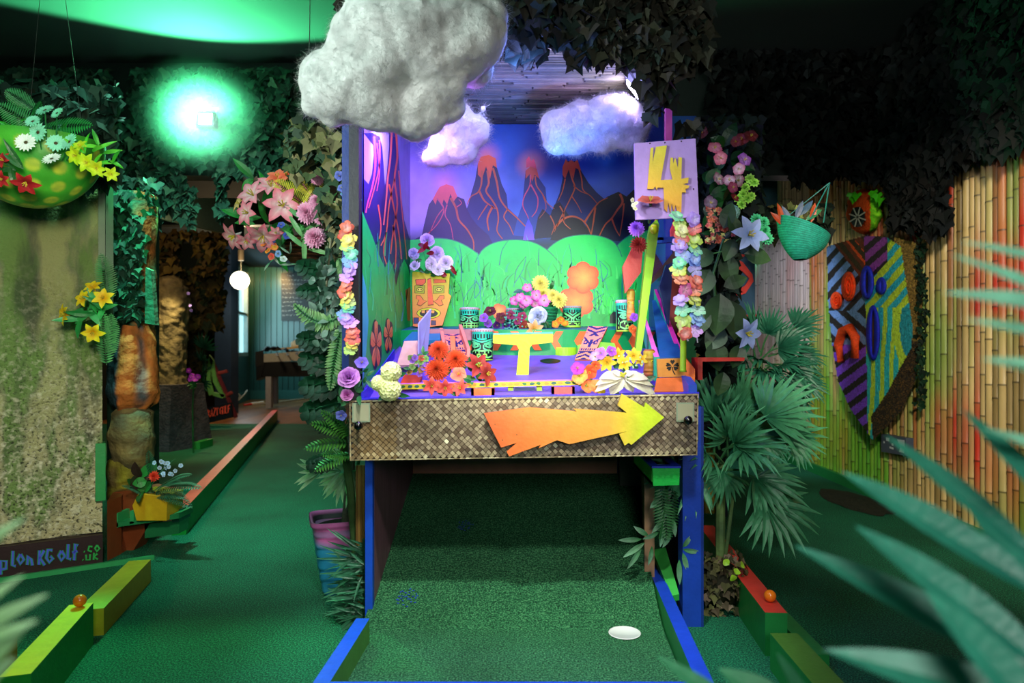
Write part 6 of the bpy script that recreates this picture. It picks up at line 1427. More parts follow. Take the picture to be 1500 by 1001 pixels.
for x, y, r, dv in ((112, 228, 15, (-.2, -1, -.2)), (128, 238, 16, (.1, -1, -.3)), (142, 246, 14, (.4, -1, -.6)), (162, 255, 12, (.8, -.8, -.3)), (118, 215, 12, (0, -1, .6))): head('lily', x, y, 2.44, r, '#d8e020', '#a8c81a', t, dv)
leaves(t, [(135, 222), (150, 225), (160, 235), (145, 215), (165, 240), (125, 225)], 2.46, 32, [H('#3fae2a'), H('#6ac83a'), H('#2f8a2a')], 2, W=.2)
t = bunch('amaryllis', 'crimson lilies hanging over the left front of the spotted bowl', 'flowers', P(20, 265, 2.42))
for x, y, r, dv in ((38, 266, 20, (.3, -.8, -.9)), (6, 236, 14, (-.2, -1, .3)), (4, 262, 13, (0, -1, -.4))): head('lily', x, y, 2.42, r, '#7a0f1a', '#c82a30', t, dv)
leaves(t, [(25, 250), (15, 245), (35, 248)], 2.44, 40, [H('#1f5a2a'), DG], 2, W=.2)
t = bunch('fern', 'fern fronds rising behind the mint daisies', 'fern', P(60, 200, 2.7))
for (x0, y0, x1, y1, w_) in ((60, 190, 135, 175, .045), (55, 190, 0, 150, .05), (45, 188, 60, 148, .04), (30, 195, -20, 190, .045), (50, 160, 10, 130, .04)):
    m = MB(); a, b_ = P(x0, y0, 2.65), P(x1, y1, 2.6); frond(m, a, b_-a, (b_-a).length, w_, H('#1f6a2f'), H('#2f9a48'), 20, .2, up=(0, -1, .3)); m.build('frond', LEAF, t)
leaves(t, [(45, 185), (50, 175), (20, 190), (70, 195), (90, 195)], 2.66, 20, [H('#2fae2a'), H('#1f7a2f')], 3)
# yellow lilies on the rock wall
t = bunch('lily_spray', 'bright yellow lilies with long green leaves on the rock wall', 'flowers', P(140, 450, 3.1))
for x, y, r, dv in ((137, 422, 14, (0, -1, .9)), (152, 437, 16, (.3, -1, .2)), (124, 438, 15, (-.3, -1, .3)), (97, 461, 17, (-.7, -1, 0)), (137, 487, 17, (.3, -1, -.4))): head('lily', x, y, 3.08, r, '#f0a810', '#f8e828', t, dv)
leaves(t, [(130, 455), (142, 460), (150, 455), (120, 468), (110, 475), (160, 450), (125, 450), (145, 470)], 3.12, 36, [H('#1f7a3a'), H('#2f9a4a'), H('#4aa868')], 2, W=.26)
t = bunch('fern', 'two narrow fern fronds along the corner of the rock wall', 'fern', P(158, 460, 3.2))
for (x0, y0, x1, y1, w_) in ((160, 440, 148, 372, .055), (156, 535, 150, 455, .05), (162, 520, 163, 460, .045)):
    m = MB(); a, b_ = P(x0, y0, 3.16), P(x1, y1, 3.14); frond(m, a, b_-a, (b_-a).length, w_, H('#1f6a3a'), H('#6a9a6a'), 22, 0, up=(0, -1, .2)); m.build('frond', LEAF, t)
# carved rock pillar beside the wall, with a board and a boulder
def carve(fn, cf, nu, nv, m): m.sheet(fn, cf, nu, nv)
t = bunch('carved_pillar', 'carved foam pillar painted orange and green with a boulder below', 'sculpture', P(195, 735, 3.75))
def swp(rows, d, m, cf, dp=.09, sq=2.6, nu=40, sub=8, bmp=.08, rdg=0.0):
    """body from rows of (y, x left, x right), cross-section rounded"""
    def fn(u, v):
        k = v*(len(rows)-1); i = min(int(k), len(rows)-2); f_ = k-i; y, xl, xr = [rows[i][j]*(1-f_)+rows[i+1][j]*f_ for j in range(3)]
        c = P((xl+xr)/2, y, d); r_ = (xr-xl)/2*d/F; a = u*2*pi; ca, sa = math.cos(a), math.sin(a); q = 1/(abs(ca)**sq+abs(sa)**sq)**(1/sq)
        n_ = 1+.14*nz(c.x*9+ca*1.3, c.z*7, sa*1.3)+bmp*nz(c.x*20+ca*4, c.z*22, sa*4)+rdg*math.sin(u*2*pi*4+5*nz(0, v*2.2, 1)+v*2)
        return c+Vector((ca*q*r_*n_, sa*q*min(r_, dp)*1.15*n_, .012*nz(a*2, c.z*15, 3)))
    m.sheet(fn, cf, nu, (len(rows)-1)*sub)
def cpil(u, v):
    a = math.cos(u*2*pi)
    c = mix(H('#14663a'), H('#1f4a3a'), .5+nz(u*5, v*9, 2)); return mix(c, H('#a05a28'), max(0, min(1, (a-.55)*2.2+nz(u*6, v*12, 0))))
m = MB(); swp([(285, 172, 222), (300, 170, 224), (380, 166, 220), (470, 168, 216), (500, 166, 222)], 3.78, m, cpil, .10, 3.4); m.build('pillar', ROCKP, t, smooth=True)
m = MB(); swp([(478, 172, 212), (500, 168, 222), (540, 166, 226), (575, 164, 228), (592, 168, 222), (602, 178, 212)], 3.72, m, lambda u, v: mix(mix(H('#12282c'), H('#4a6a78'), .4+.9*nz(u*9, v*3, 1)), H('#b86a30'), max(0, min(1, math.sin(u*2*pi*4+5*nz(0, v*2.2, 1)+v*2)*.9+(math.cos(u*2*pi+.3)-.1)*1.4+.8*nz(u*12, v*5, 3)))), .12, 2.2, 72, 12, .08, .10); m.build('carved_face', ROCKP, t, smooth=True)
m = MB(); swp([(594, 180, 205), (605, 168, 220), (640, 166, 224), (670, 172, 222), (688, 184, 212)], 3.70, m, lambda u, v: mix(H('#8a7a4a'), H('#55503a'), .5+nz(u*6, v*6, 5)), .13, 2.1); m.build('boulder', ROCKP, t, smooth=True)
m = MB(); swp([(672, 166, 214), (700, 163, 214), (715, 162, 200), (738, 160, 175)], 3.72, m, lambda u, v: mix(H('#8a8428'), H('#6a5a34'), .5+1.2*nz(u*8, v*6, 7)), .10, 2.6); m.build('boulder', ROCKP, t, smooth=True)
m = MB(); m.prism([P(213, 392, 3.6), P(221, 396, 3.6), P(227, 476, 3.6), (P(212, 474, 3.6))], (0, .04, 0), H('#1f6a4a'), side=H('#4a7a5a')); m.build('board', ROCKP, t)
m = MB(); m.box((P(160, 0, 3.85).x, 3.83, 0), (P(222, 0, 3.85).x, 3.93, P(0, 285, 3.85).z), H('#142a20')); m.build('backing', PAINT, t)
m = MB(); xa, xb = P(157, 0, 3.45).x, P(212, 0, 3.45).x
dd = 3.60; m.prism([P(157, 828, 3.42), P(186, 822, dd), P(236, 740, dd), P(236, 722, dd), P(214, 715, dd), P(165, 722, dd), P(157, 735, 3.42)], (0, .12, 0), H('#7a3a1c'))
m.build('brown_plinth', PAINT, t)['label'] = 'red brown painted plinth'
# green shelf and yellow planter
b = MB(); dk = 3.5
b.prism([P(168, 773, dk), P(212, 767, dk), P(262, 760, dk), P(262, 752, dk), P(212, 763, dk), P(168, 766, dk)][::-1], (0, .15, 0), H('#1f7a48'))
b.prism([P(168, 773, dk), P(173, 773, dk), P(173, 752, dk), P(168, 752, dk)], (0, .15, 0), H('#2f9a5a')); b.prism([P(190, 768, dk), P(196, 767, dk), P(196, 749, dk), P(190, 749, dk)], (0, .15, 0), H('#2f9a5a'))
b.prism([P(212, 789, dk+.1), P(262, 782, dk+.1), P(263, 762, dk+.1), P(212, 768, dk+.1)], (0, .1, 0), H('#1f7a4a'))
b.prism([P(252, 766, dk+.09), P(262, 765, dk+.09), P(265, 746, dk+.09), P(252, 749, dk+.09)], (0, .12, 0), H('#1a5a4a'))
o = b.build('green_shelf', PAINT); tag(o, 'green wooden shelf bracket carrying the yellow planter', 'shelf')
b = MB(); o_ = [P(200, 763, 3.47), P(244, 763, 3.47), P(245, 727, 3.47), P(203, 722, 3.47), P(194, 741, 3.47)]
b.prism(o_, (0, .16, 0), H('#c8a01a')); b.prism([p_+Vector((0, -.004, 0))*1 for p_ in [P(203, 722, 3.47), P(245, 727, 3.47), P(245, 729, 3.47), P(203, 724, 3.47)]], (0, .164, 0), H('#d8b430'))
o = b.build('planter', PAINT); tag(o, 'mustard yellow angular wooden planter on the green shelf', 'planter')
t = bunch('fern', 'dark fern with long fronds growing in the yellow planter', 'fern', P(222, 727, 3.52))
for (x0, y0, x1, y1, w_) in ((215, 725, 250, 665, .04), (222, 725, 218, 660, .04), (225, 725, 290, 700, .045), (230, 727, 280, 735, .04), (228, 722, 275, 685, .04), (215, 728, 180, 712, .04), (228, 728, 270, 722, .04), (225, 720, 262, 700, .04)):
    m = MB(); a, b_ = P(x0, y0, 3.5), P(x1, y1, 3.4); frond(m, a, b_-a+Vector((0, 0, .05)), (b_-a).length*1.05, w_, H('#143a24'), H('#4a8a6a'), 20, .7, up=(0, -.5, 1)); m.build('frond', LEAF, t)
leaves(t, [(210, 720), (200, 715), (190, 712), (215, 705), (205, 700)], 3.48, 26, [H('#1f5a2a'), H('#2f8a3a'), H('#3a2a24')], 2, W=.6)
t = bunch('carnation', 'red blossom among the fern of the yellow planter', 'flower', P(226, 706, 3.4)); head('pom', 226, 698, 3.38, 9, '#c81a1a', '#f04a2a', t, CAMD, name='bloom', layers=4)
t = bunch('blossom_spray', 'tiny pale blue blossoms over the fern of the yellow planter', 'flowers', P(250, 690, 3.38))
for i in range(14): head('ruffle', 225+R.random()*45, 676+R.random()*20, 3.36, 3.6, '#8aa8d8', '#c8e0ff', t)
# kerbs
kerb('long_kerb', 'long green lane kerb with red top running back to the rear room', (-2.0, 3.9, 0), (-3.87, 10.4, 0), .075, .155, H('#f04a38'), H('#1f9a3a'))
b = MB(); b.box((-2.62, 4.62, 0), (-2.2, 4.68, .12), H('#1a7a5a'), cols=[None, H('#e05a48'), None, None, None, None]); tag(b.build('cross_kerb', PAINT), 'short red-topped kerb meeting the long lane kerb behind the yellow planter', 'kerb')
kerb('kerb', 'far green and lime wooden kerb segment running from the rock wall', G(132, 893, .1)+Vector((0, .0, 0)), G(205, 821, .1)+Vector((0, 0, 0)), .09, .10, H('#b8b830'), H('#a89a20'), 'lane kerbs at the lower left')
kerb('kerb', 'nearest lime-topped green kerb segment at the bottom left corner', G(22, 990, .15), G(119, 885, .15), .075, .15, H('#ffcc10'), H('#1a8a2a'), 'lane kerbs at the lower left')
kerb('kerb', 'low yellow kerb crossing at the bottom left corner', G(-30, 955, .1), G(28, 925, .1)+Vector((0, -.04, 0)), .05, .10, H('#d8b81a'), H('#8a7a1a'))
# balls
def ball(label, p_):
    b = MB(); b.ball(p_+Vector((0, 0, .0213)), .0213, H('#f47a1a'), 24); o = b.build('golf_ball', GLOSS, smooth=True, origin=p_); tag(o, label, 'ball', 'orange golf balls on the kerbs')
ball('orange golf ball resting on the lime kerb at the lower left', G(117, 889, .151))
ball('orange golf ball resting on the red kerb at the lower right', G(1128, 882, .151))
# ------------------------------------------------------------------ statue in the passage
t = bunch('stone_statue', 'rough golden-lit standing stone figure on a grey plinth in the passage', 'statue', P(255, 655, 7.5))
def stat(u, v): return mix(H('#8a7a54'), H('#6a5e4c'), .5+.6*nz(u*9, v*14, 2))
m = MB(); swp([(404, 246, 256), (410, 236, 266), (422, 229, 272), (450, 226, 275), (480, 230, 272), (520, 232, 270), (560, 234, 270), (568, 234, 272)], 7.45, m, stat, .22, 2.3, 64, 14, .11); m.build('figure', ROCKP, t, smooth=True)
m = MB(); x0 = P(230, 0, 7.4).x; x1 = P(282, 0, 7.4).x; zt = P(0, 563, 7.4).z; m.hexa([(x0, 7.1, 0), (x1-.1, 7.1, 0), (x1+.08, 7.7, 0), (x0, 7.7, 0), (x0+.05, 7.15, zt), (x1-.1, 7.15, zt), (x1, 7.65, zt), (x0+.05, 7.65, zt)], H('#4a4650')); m.build('plinth', ROCKP, t)
lamp('statue_light', 'SPOT', P(250, 380, 7.0), 60, (1, .80, .35), .03, P(252, 560, 7.15), 70, .6)
lamp('passage_light', 'POINT', P(200, 330, 6.4), 14, (1, .7, .35), .1)
t = bunch('orchid', 'purple blossoms beside the plinth of the stone figure', 'flowers', P(283, 560, 7.0))
for x, y in ((277, 543), (281, 551), (286, 556), (290, 552), (279, 556)): head('ruffle', x, y, 7.0, 4.5, '#d848f0', '#a81ad0', t)
m = MB(); m.tube([P(283, 664, 7.05), P(282, 600, 7.05), P(284, 550, 7.03)], .008, DG, 5); m.build('stem', STEM, t)
leaves(t, [(283, 562), (286, 568), (280, 566)], 7.05, 12, [DG], 2)
t = bunch('blossom_spray', 'small violet blossoms beside the head of the stone figure', 'flowers', P(276, 450, 7.2))
for x, y in ((276, 430), (279, 448), (280, 455)): head('ruffle', x, y, 7.1, 2.6, '#7a5ae0', '#a890f8', t)
# palm behind
t = bunch('fan_palm', 'dim fan palm between the stone figure and the crazy golf sign', 'plant', P(300, 610, 8.2)); m = MB(); m.tube([P(298, 640, 8.2), P(298, 560, 8.2), P(300, 520, 8.2)], .02, DG, 6); m.build('trunk', STEM, t)
for (x, y, a, s_) in ((300, 510, 1.5, 30), (300, 545, .6, 24), (295, 560, 3.1, 25), (298, 530, 2.4, 28)):
    m = MB(); palm_fan(m, P(298, 545, 8.2), P(x, y, 8.1), (0, -1, .4), s_*8.1/F, H('#123a2c'), H('#2f6a4a'), 11, spread=1.4, wdt=.07); m.build('fan_leaf', LEAF, t)
# crazy golf sign
dc = 9.6; b = MB()
b.prism([P(298, 622, dc), P(340, 612, dc), P(338, 590, dc), P(300, 598, dc)], (0, .05, 0), H('#101418'))
t = b.build('crazy_golf_sign', PAINT); tag(t, 'dark leaning sign lettered CRAZY GOLF in red at the end of the passage', 'sign')
LT = {'C': [[(1,0),(0,.2),(0,.9),(1,1)]], 'R': [[(0,1),(0,0),(.9,.2),(.1,.5),(1,1)]], 'A': [[(0,1),(.5,0),(1,1)],[(.2,.65),(.8,.65)]], 'Z': [[(0,0),(1,0),(0,1),(1,1)]], 'Y': [[(0,0),(.5,.5),(1,0)],[(.5,.5),(.5,1)]],
      'G': [[(1,.05),(0,.2),(0,.9),(1,.95),(1,.5),(.6,.5)]], 'O': [[(0,.1),(1,0),(1,.9),(0,1),(0,.1)]], 'L': [[(0,0),(0,1),(.9,.95)]], 'F': [[(1,0),(0,.05),(0,1)],[(0,.5),(.8,.45)]]}
b = MB(); x = 301
for ch in 'CRAZY GOLF':
    y = 601-(x-301)*.22
    for st in LT.get(ch, []): b.ribbon([(x+a*3.0, y+c*11) for a, c in st], 1.2, H('#ff5a3a'), lambda p_, q: P(p_, q, dc-.012), smooth=1)
    x += 3.9 if ch != ' ' else 2.0
lamp('added_sign_light', 'SPOT', P(322, 480, 8.6), 25, (1, .9, .75), .03, P(320, 600, 9.6), 50, .5)  # lamp added only to make the lettering readable
b.build('lettering', PAINT, t)['label'] = 'red angular letters CRAZY GOLF'
b = MB(); 
for q in ([(306, 520), (312, 528), (318, 560), (330, 582), (324, 582), (312, 560)], [(304, 535), (309, 540), (307, 560), (312, 578), (306, 580), (302, 560)], [(306, 520), (312, 528), (309, 542), (304, 536)], [(312, 575), (330, 578), (326, 584), (312, 580)]):
    b.prism([P(x, y, 9.65) for x, y in q], (0, .05, 0), H('#5a8a3a'))
tag(b.build('green_cutout', PAINT), 'green curly wooden cut-out leaning above the crazy golf sign', 'cut-out')
b = MB(); b.tube([P(309, 525, 9.7), P(346, 612, 9.7)], .03, H('#5a1a1a'), 6); b.tube([P(320, 547, 9.68), P(333, 544, 9.68)], .025, H('#7a2a24'), 6); b.tube([P(331, 580, 9.68), P(340, 575, 9.68)], .025, H('#7a2a24'), 6)
tag(b.build('red_post', PAINT), 'dark red wooden post leaning behind the crazy golf sign', 'post')
b = MB(); b.prism([P(295, 498, 8.9), P(299, 497, 8.9), P(299, 460, 8.9), P(295, 458, 8.9)], (0, .04, 0), H('#8a3a24')); tag(b.build('small_plaque', PAINT), 'narrow red brown plaque on the dark foliage by the stone figure', 'plaque')
b = MB(); b.box((P(283, 0, 7.3).x, 7.3, 0), (P(293, 0, 7.3).x, 7.6, P(0, 648, 7.3).z), H('#2a8a3a'), cols=[None, None, None, None, None, None]); tag(b.build('green_block', PAINT), 'small green block on the floor beside the grey plinth', 'block')
# ------------------------------------------------------------------ rear room
t = bunch('globe_lamp', 'glowing white globe lamp hanging at the entrance of the rear room', 'lamp', P(351, 411, 11.0))
m = MB(); m.ball(P(351.5, 411, 11.0), 13.2*11/F, (1, 1, 1), 28); g = m.build('globe', emit('warm_globe_glow', (1, .90, .66), 5.5), t, smooth=True)
m = MB(); 
for k in range(10): m.ball(P(353, 396-k*2.1, 11), .012, H('#8a8a80'), 8, (.7, .7, 1.2))
m.build('chain', METAL, t); m = MB(); m.tube([P(353, 382, 11), P(353, 366, 11)], .045, H('#b8a890'), 10); m.tube([P(353, 370, 11), P(353, 250, 11)], .01, H('#3a3a3a'), 6); m.tube([P(337, 409, 11.1), P(345, 410, 11)], .012, H('#7a5a2a'), 6); m.build('fitting', METAL, t)
lamp('globe_light', 'POINT', P(352, 412, 10.8), 70, (1, .72, .38), .15)
lamp('rear_wall_spot', 'SPOT', P(385, 400, 14.2), 45, (1, .62, .22), .05, P(392, 428, 15), 95, .5)
b = MB(); b.prism([P(412, 470, 14.9), P(456, 470, 14.9), P(456, 400, 14.9), P(412, 400, 14.9)], (0, .05, 0), H('#1f2022'))
t = b.build('chalkboard', PAINT); tag(t, 'black chalkboard menu with small white writing on the rear wall', 'chalkboard')
b = MB()
for r_, (xa, xb) in enumerate(((420, 432), (413, 450), (414, 452), (413, 426), (414, 446), (413, 438), (414, 440), (413, 428), (413, 431), (414, 434))):
    x = xa; y = 404+r_*6.4
    while x < xb: 
        q = [(x+k*.8, y+R.uniform(-1.2, 1.2)) for k in range(R.randint(3, 6))]; b.ribbon(q, .45, H('#b8b8b0'), lambda p_, q_: P(p_, q_, 14.88), smooth=2); x = q[-1][0]+1.6
b.build('chalk_writing', PAINT, t)
# football table
dt = 12.4
t = bunch('football_table', 'grey and black football table with a black cover in the rear room', 'table football', P(425, 598, dt))
m = MB(); m.prism([P(375, 552, dt), P(480, 552, dt), P(480, 530, dt), P(375, 531, dt)], (0, .75, 0), H('#0e1116')); m.prism([P(375, 558, dt-.02), P(382, 553, dt-.02), P(388, 531, dt-.02), P(377, 531, dt-.02)], (0, .3, 0), H('#101318')); m.build('black_body', PAINT, t)
m = MB(); m.prism([P(384, 531, dt-.01), P(480, 527, dt-.01), P(480, 512, dt-.01), P(384, 519, dt-.01)], (0, .78, 0), H('#9a9a94')); m.build('grey_rim', PAINT, t)
m = MB(); m.tube([P(384, 524, dt-.06), P(380, 540, dt-.06)], .02, H('#101010'), 6)
for k, (x, y) in enumerate(((406, 519), (421, 519), (435, 518), (449, 517), (462, 518), (474, 517))):
    r_ = MB(); r_.tube([P(x, y, dt-.22), P(x, y, dt+.6)], .010, H('#8a8a8a'), 8); rd_ = r_.build('rod', METAL, t); h2 = MB(); h2.tube([P(x, y, dt-.34), P(x, y, dt-.18)], [.028, .022], H('#0c0c0c'), 10); h2.build('handle', GLOSS, rd_)
for x, y, d_ in ((393, 598, dt), (401, 592, dt+.55), (470, 598, dt), (478, 592, dt+.55)):
    l_ = MB(); l_.prism([P(x-4, y, d_), P(x+4, y, d_), P(x+4, 552, d_), P(x-4, 552, d_)], (0, .1, 0), H('#9a9aa4')); l_.build('leg', PAINT, t)
m = MB(); 
def cov(u, v):
    x = 376+u*62; y = 517-9*math.sin(pi*min(1, u*1.2))*.8+2*nz(u*6, v*3, 0)*3; return P(x, y+(6 if u < .08 else 0), dt+v*.6)+Vector((0, 0, .03*nz(u*9, v*6, 2)))
m.sheet(cov, lambda u, v: H('#12161c'), 30, 8); m.sheet(lambda u, v: P(374+u*12, 516+v*22-3*u, dt-.03), lambda u, v: H('#0f1318'), 4, 6); m.build('black_cover', ROPE, t)
b = MB(); b.prism([P(395, 512, dt+.2), P(430, 508, dt+.2), P(437, 506.5, dt+.2), P(437, 510, dt+.2), P(400, 514.5, dt+.2)], (0, .1, 0), H('#c8a870')); tag(b.build('cue', PAINT), 'pale wooden bat lying on the covered football table', 'bat')
b = MB(); b.sheet(lambda u, v: P(426+u*38, 509-11*math.sin(pi*(.12+.88*u)**.7)*v, dt+.35+.1*v), lambda u, v: H('#d8ccb0') if u < .38 else H('#16202a'), 20, 8); tag(b.build('cap', ROPE), 'cream and navy cap lying on the football table', 'cap')
b = MB(); b.tube([P(368, 592, 12.6), P(386, 590, 12.8)], .028, H('#d8d8d0'), 8); b.tube([P(357, 593.5, 12.5), P(369, 592, 12.6)], .02, H('#c82a1a'), 8); tag(b.build('floor_stick', PAINT), 'red and white stick lying on the wooden floor', 'stick')
b = MB(); b.tube([P(386, 592, 13.4), P(480, 580, 14.6)], .022, H('#c8b898'), 6); tag(b.build('long_cue', PAINT), 'long pale pole lying on the floor behind the football table', 'pole')
b = MB(); b.prism([P(344, 553, 14.3), P(362, 549, 14.8), P(362, 543, 14.8), P(344, 547, 14.3)], (.02, -.04, 0), H('#b8b0a0')); tag(b.build('socket_box', PAINT), 'pale double socket low on the teal wall below the window', 'socket')
b = MB(); b.tube([P(343, 572, 12.5), P(352, 580, 12.5), P(346, 590, 12.4), P(358, 578, 12.6), P(362, 572, 12.8)], .012, H('#b8b8a8'), 6); tag(b.build('cable', STEM), 'loose cable hanging below the window of the rear room', 'cable')
# ================================================================== RIGHT SIDE
def WR(x, y, off=0.0):       # photo pixel -> plane just off the bamboo wall
    X = WX-.035-off; d = X*F/(x-CX); return Vector((X, d, EYE+(CY-y)*d/F))
# big tiki mask on the wall
mk = thing('wall_mask', 'huge rope-covered tiki mask in blue, purple, orange and green on the bamboo wall', 'tiki mask', WR(1280, 640))
OUT = [(1211,362),(1225,357),(1268,345),(1310,348),(1342,356),(1351,380),(1352,440),(1350,500),(1340,560),(1322,600),(1296,628),(1279,646),(1266,628),(1246,600),(1228,560),(1218,500),(1213,440)]
INN = [(1211,362),(1225,357),(1268,345),(1300,348),(1320,362),(1328,420),(1337,480),(1335,510),(1318,540),(1300,575),(1276,610),(1279,646),(1266,628),(1246,600),(1228,560),(1218,500),(1213,440)]
def bulge(x, y):
    return .045+.055*max(0, 1-((x-1275)/75)**2)
b = MB(); cxm, cym = 1280, 480
def stripes(x, y):
    gold = H('#3a2c14'); left = x < 1266+(y-345)*.018
    if not in_poly(x, y, INN): return mix(H('#5a4418'), H('#a8843a'), R.random()*.8) if x > 1310 and y < 500 else mix(H('#1f160c'), H('#6a4a1c'), R.random()**3)
    if left:
        if y < 420 - (x-1211)*.0 and (x-1211)*1.05+(440-y) > 62+ (0):      # brown-orange diagonals at top
            k = (y-(x-1211)*1.25) % 26
            if y-(x-1211)*1.25 < 345 and (x-1211)*1.0 > (y-372)*.75:
                c = H('#e85018') if 300 < y-(x-1211)*1.25 < 318 else H('#6a2c14')
                return c if k < 15 else gold
        if y < 505:
            xx = abs(x-1243); k = (y+ (xx if x < 1243 else xx)*-.0 + (x-1211)*(-.9 if y > 455 else 1.15)) % 26
            return H('#6a90c8') if k < 14 else H('#1f1a1c')
        k = (y+(x-1211)*.75) % 25; return H('#7a40d0') if k < 14 else H('#241a1c')
    if y < 440 and x < 1300 and (y-350) < (1330-x)*1.1:
        k = (y+x*.9) % 24; return H('#8a3a98') if k < 13 else H('#2a1c24')
    if y < 450:
        k = (y+(x-1270)*1.15) % 27; return H('#24a8c0') if k < 13 else H('#b8d030')
    dd_ = math.hypot((x-1338)*.9, (y-480)*.36)
    if dd_ < 18: return H('#2090a0')
    k = (x+(y-560)*(.03 if y < 560 else .10)+1.2*math.sin(y*.05)) % 13.5 if dd_ > 26 else 9
    return H('#28b8c0') if k < 7 else H('#b8d838')
W0, W1, H0, H1 = 1208, 1356, 343, 648; NU, NV = 100, 190
grid = {}
def mpt(i, j, back=False):
    x = W0+(W1-W0)*i/NU; y = H0+(H1-H0)*j/NV; p_ = WR(x, y, .01 if back else bulge(x, y)+.006*abs(nz(x*.3, y*.3, 0)))
    return p_
ins = {}
for j in range(NV):
    for i in range(NU):
        x = W0+(W1-W0)*(i+.5)/NU; y = H0+(H1-H0)*(j+.5)/NV
        if in_poly(x, y, OUT): ins[(i, j)] = stripes(x, y)
def hrope(i, j): return 0
for (i, j), c in ins.items():
    b.add([mpt(i, j+1), mpt(i+1, j+1), mpt(i+1, j), mpt(i, j)], [(0, 1, 2, 3)], c)
    for (di, dj, e0, e1) in ((-1, 0, (i, j), (i, j+1)), (1, 0, (i+1, j+1), (i+1, j)), (0, -1, (i+1, j), (i, j)), (0, 1, (i, j+1), (i+1, j+1))):
        if (i+di, j+dj) not in ins: b.add([mpt(*e0), mpt(*e1), mpt(*e1, True), mpt(*e0, True)], [(0, 1, 2, 3)], H('#3a2c14'))
b.build('mask_face', mat('glued_rope', .65, .3, 90, .8, 140, stretch=(1, 1, .5)), mk)
def rope_ring(name, cx, cy, rx, ry, r_, c, hole, lab):
    m = MB(); n_ = 40
    def fn(u, v):
        a = 2*pi*u; q = 2*pi*v; k = 1+.0*u; p_ = WR(cx+(rx-r_)*math.cos(a)+r_*math.cos(q)*math.cos(a), cy+(ry-r_)*math.sin(a)+r_*math.cos(q)*math.sin(a), bulge(cx, cy)+.012+.03*max(0, math.sin(q)))
        return p_
    m.sheet(fn, lambda u, v: mix(H(c), (0, 0, 0), .12*(int(u*60) % 2)), n_, 14)
    if hole is None: m.sheet(lambda u, v: WR(cx+(rx-r_)*v*math.cos(2*pi*u), cy+(ry-r_)*v*math.sin(2*pi*u), bulge(cx, cy)+.05-.012*math.cos(v*14)), lambda u, v: H(c), 30, 10)
    else: m.sheet(lambda u, v: WR(cx+(rx-r_)*v*math.cos(2*pi*u), cy+(ry-r_)*v*math.sin(2*pi*u), bulge(cx, cy)+.012), lambda u, v: H(hole), 24, 3)
    o_ = m.build(name, ROPE, mk, smooth=True); o_['label'] = lab
rope_ring('eye', 1243, 420, 11, 22, 5, '#f04a10', None, 'large orange coiled rope eye'); rope_ring('eye', 1225, 441, 9, 13.5, 4, '#f04a10', None, 'small orange coiled rope eye')
rope_ring('eye', 1270, 414, 10.5, 25, 4.6, '#1a2ac8', '#2a2a2a', 'large blue rope eye'); rope_ring('eye', 1291, 419, 8, 13, 4.5, '#1a2ac8', '#6a6a60', 'small blue rope eye'); rope_ring('mouth', 1279, 488, 10.5, 41, 4.6, '#1420c8', '#5a4428', 'blue rope mouth')
m = MB(); pth = [(1232, 530), (1228, 505), (1234, 486), (1245, 481), (1253, 495), (1252, 525)]; m.tube([WR(x, y, bulge(x, y)+.03) for x, y in pth], [.028, .034, .036, .036, .034, .028], H('#f04a10'), 12); m.build('mouth', ROPE, mk, smooth=True)['label'] = 'orange rope horseshoe mouth'
# round orange and green mask above
mk2 = thing('wall_mask', 'smaller round orange and lime carved mask half covered by ivy', 'tiki mask', WR(1266, 345))
m = MB()
m.sheet(lambda u, v: WR(1266+(26+3*math.sin(9*u*2*pi)*.5)*v*math.cos(2*pi*u), 310+33*v*math.sin(2*pi*u), .02+.10*math.sqrt(max(0, 1-v*v))), lambda u, v: H('#e8501a') if math.cos(2*pi*u)*v < .35 else mix(H('#5ad018'), H('#9ae02a'), R.random()), 60, 16); m.build('mask_face', ROCKP, mk2, smooth=True)
m = MB()
for k in range(4): a = .3+k*pi/4; m.ribbon([(1256+13*math.cos(a), 318+15*math.sin(a)), (1256-13*math.cos(a), 318-15*math.sin(a))], 2.0, H('#b8b0a0'), lambda x, y: WR(x, y, .128), smooth=1)
m.sheet(lambda u, v: WR(1256+11*v*math.cos(2*pi*u), 318+15*v*math.sin(2*pi*u), .122), lambda u, v: H('#14181c'), 24, 3); m.build('eye_disc', PAINT, mk2)['label'] = 'dark eye disc with pale spokes'
m = MB()
for x, y in ((1252, 288), (1256, 284), (1248, 283), (1286, 284), (1292, 290), (1280, 280)): ivyleaf(m, fr(WR(x, y, .13), (-1, -.6, .3)+rv(.3) if False else Vector((-1, -.6, .3))+rv(.3), (0, 0, -1)), .07, H('#4ac81a'))
m.build('lime_leaves', LEAF, mk2)
# turquoise woven basket
t = thing('hanging_basket', 'turquoise woven rope basket hanging in front of the bamboo wall', 'basket', P(1175, 380, 3.4))
def bsk(u, v):
    a = 2*pi*u; x = 1178; rr = 1-.9*max(0, v-.55)**1.6*2.0
    top = math.sin(pi*.5*min(1, (1-v)*1.0+.15))
    r_ = .128*(1-(v**2.6)*.62); c = P(1177, 332, 3.4)
    return c+Vector((r_*math.cos(a)*1.0+(-.03*v if math.cos(a) > 0 else .0), r_*.8*math.sin(a), -.165*v-.055*math.cos(a)*(1-v)))
m = MB(); m.sheet(bsk, lambda u, v: mix(H('#0f7a68'), H('#20a890'), .5+.5*math.sin(v*110)), 60, 56); m.poly([bsk(k/40, 1) for k in range(40)], H('#0f6a58')); m.build('basket_body', ROPE, t)
m = MB()
for q in ((-.11, .05), (.1, 0), (.0, -.08)): m.tube([P(1177, 332, 3.4)+Vector((q[0], q[1], .02)), P(1215, 268, 3.35)], .003, H('#2a7a78'), 5)
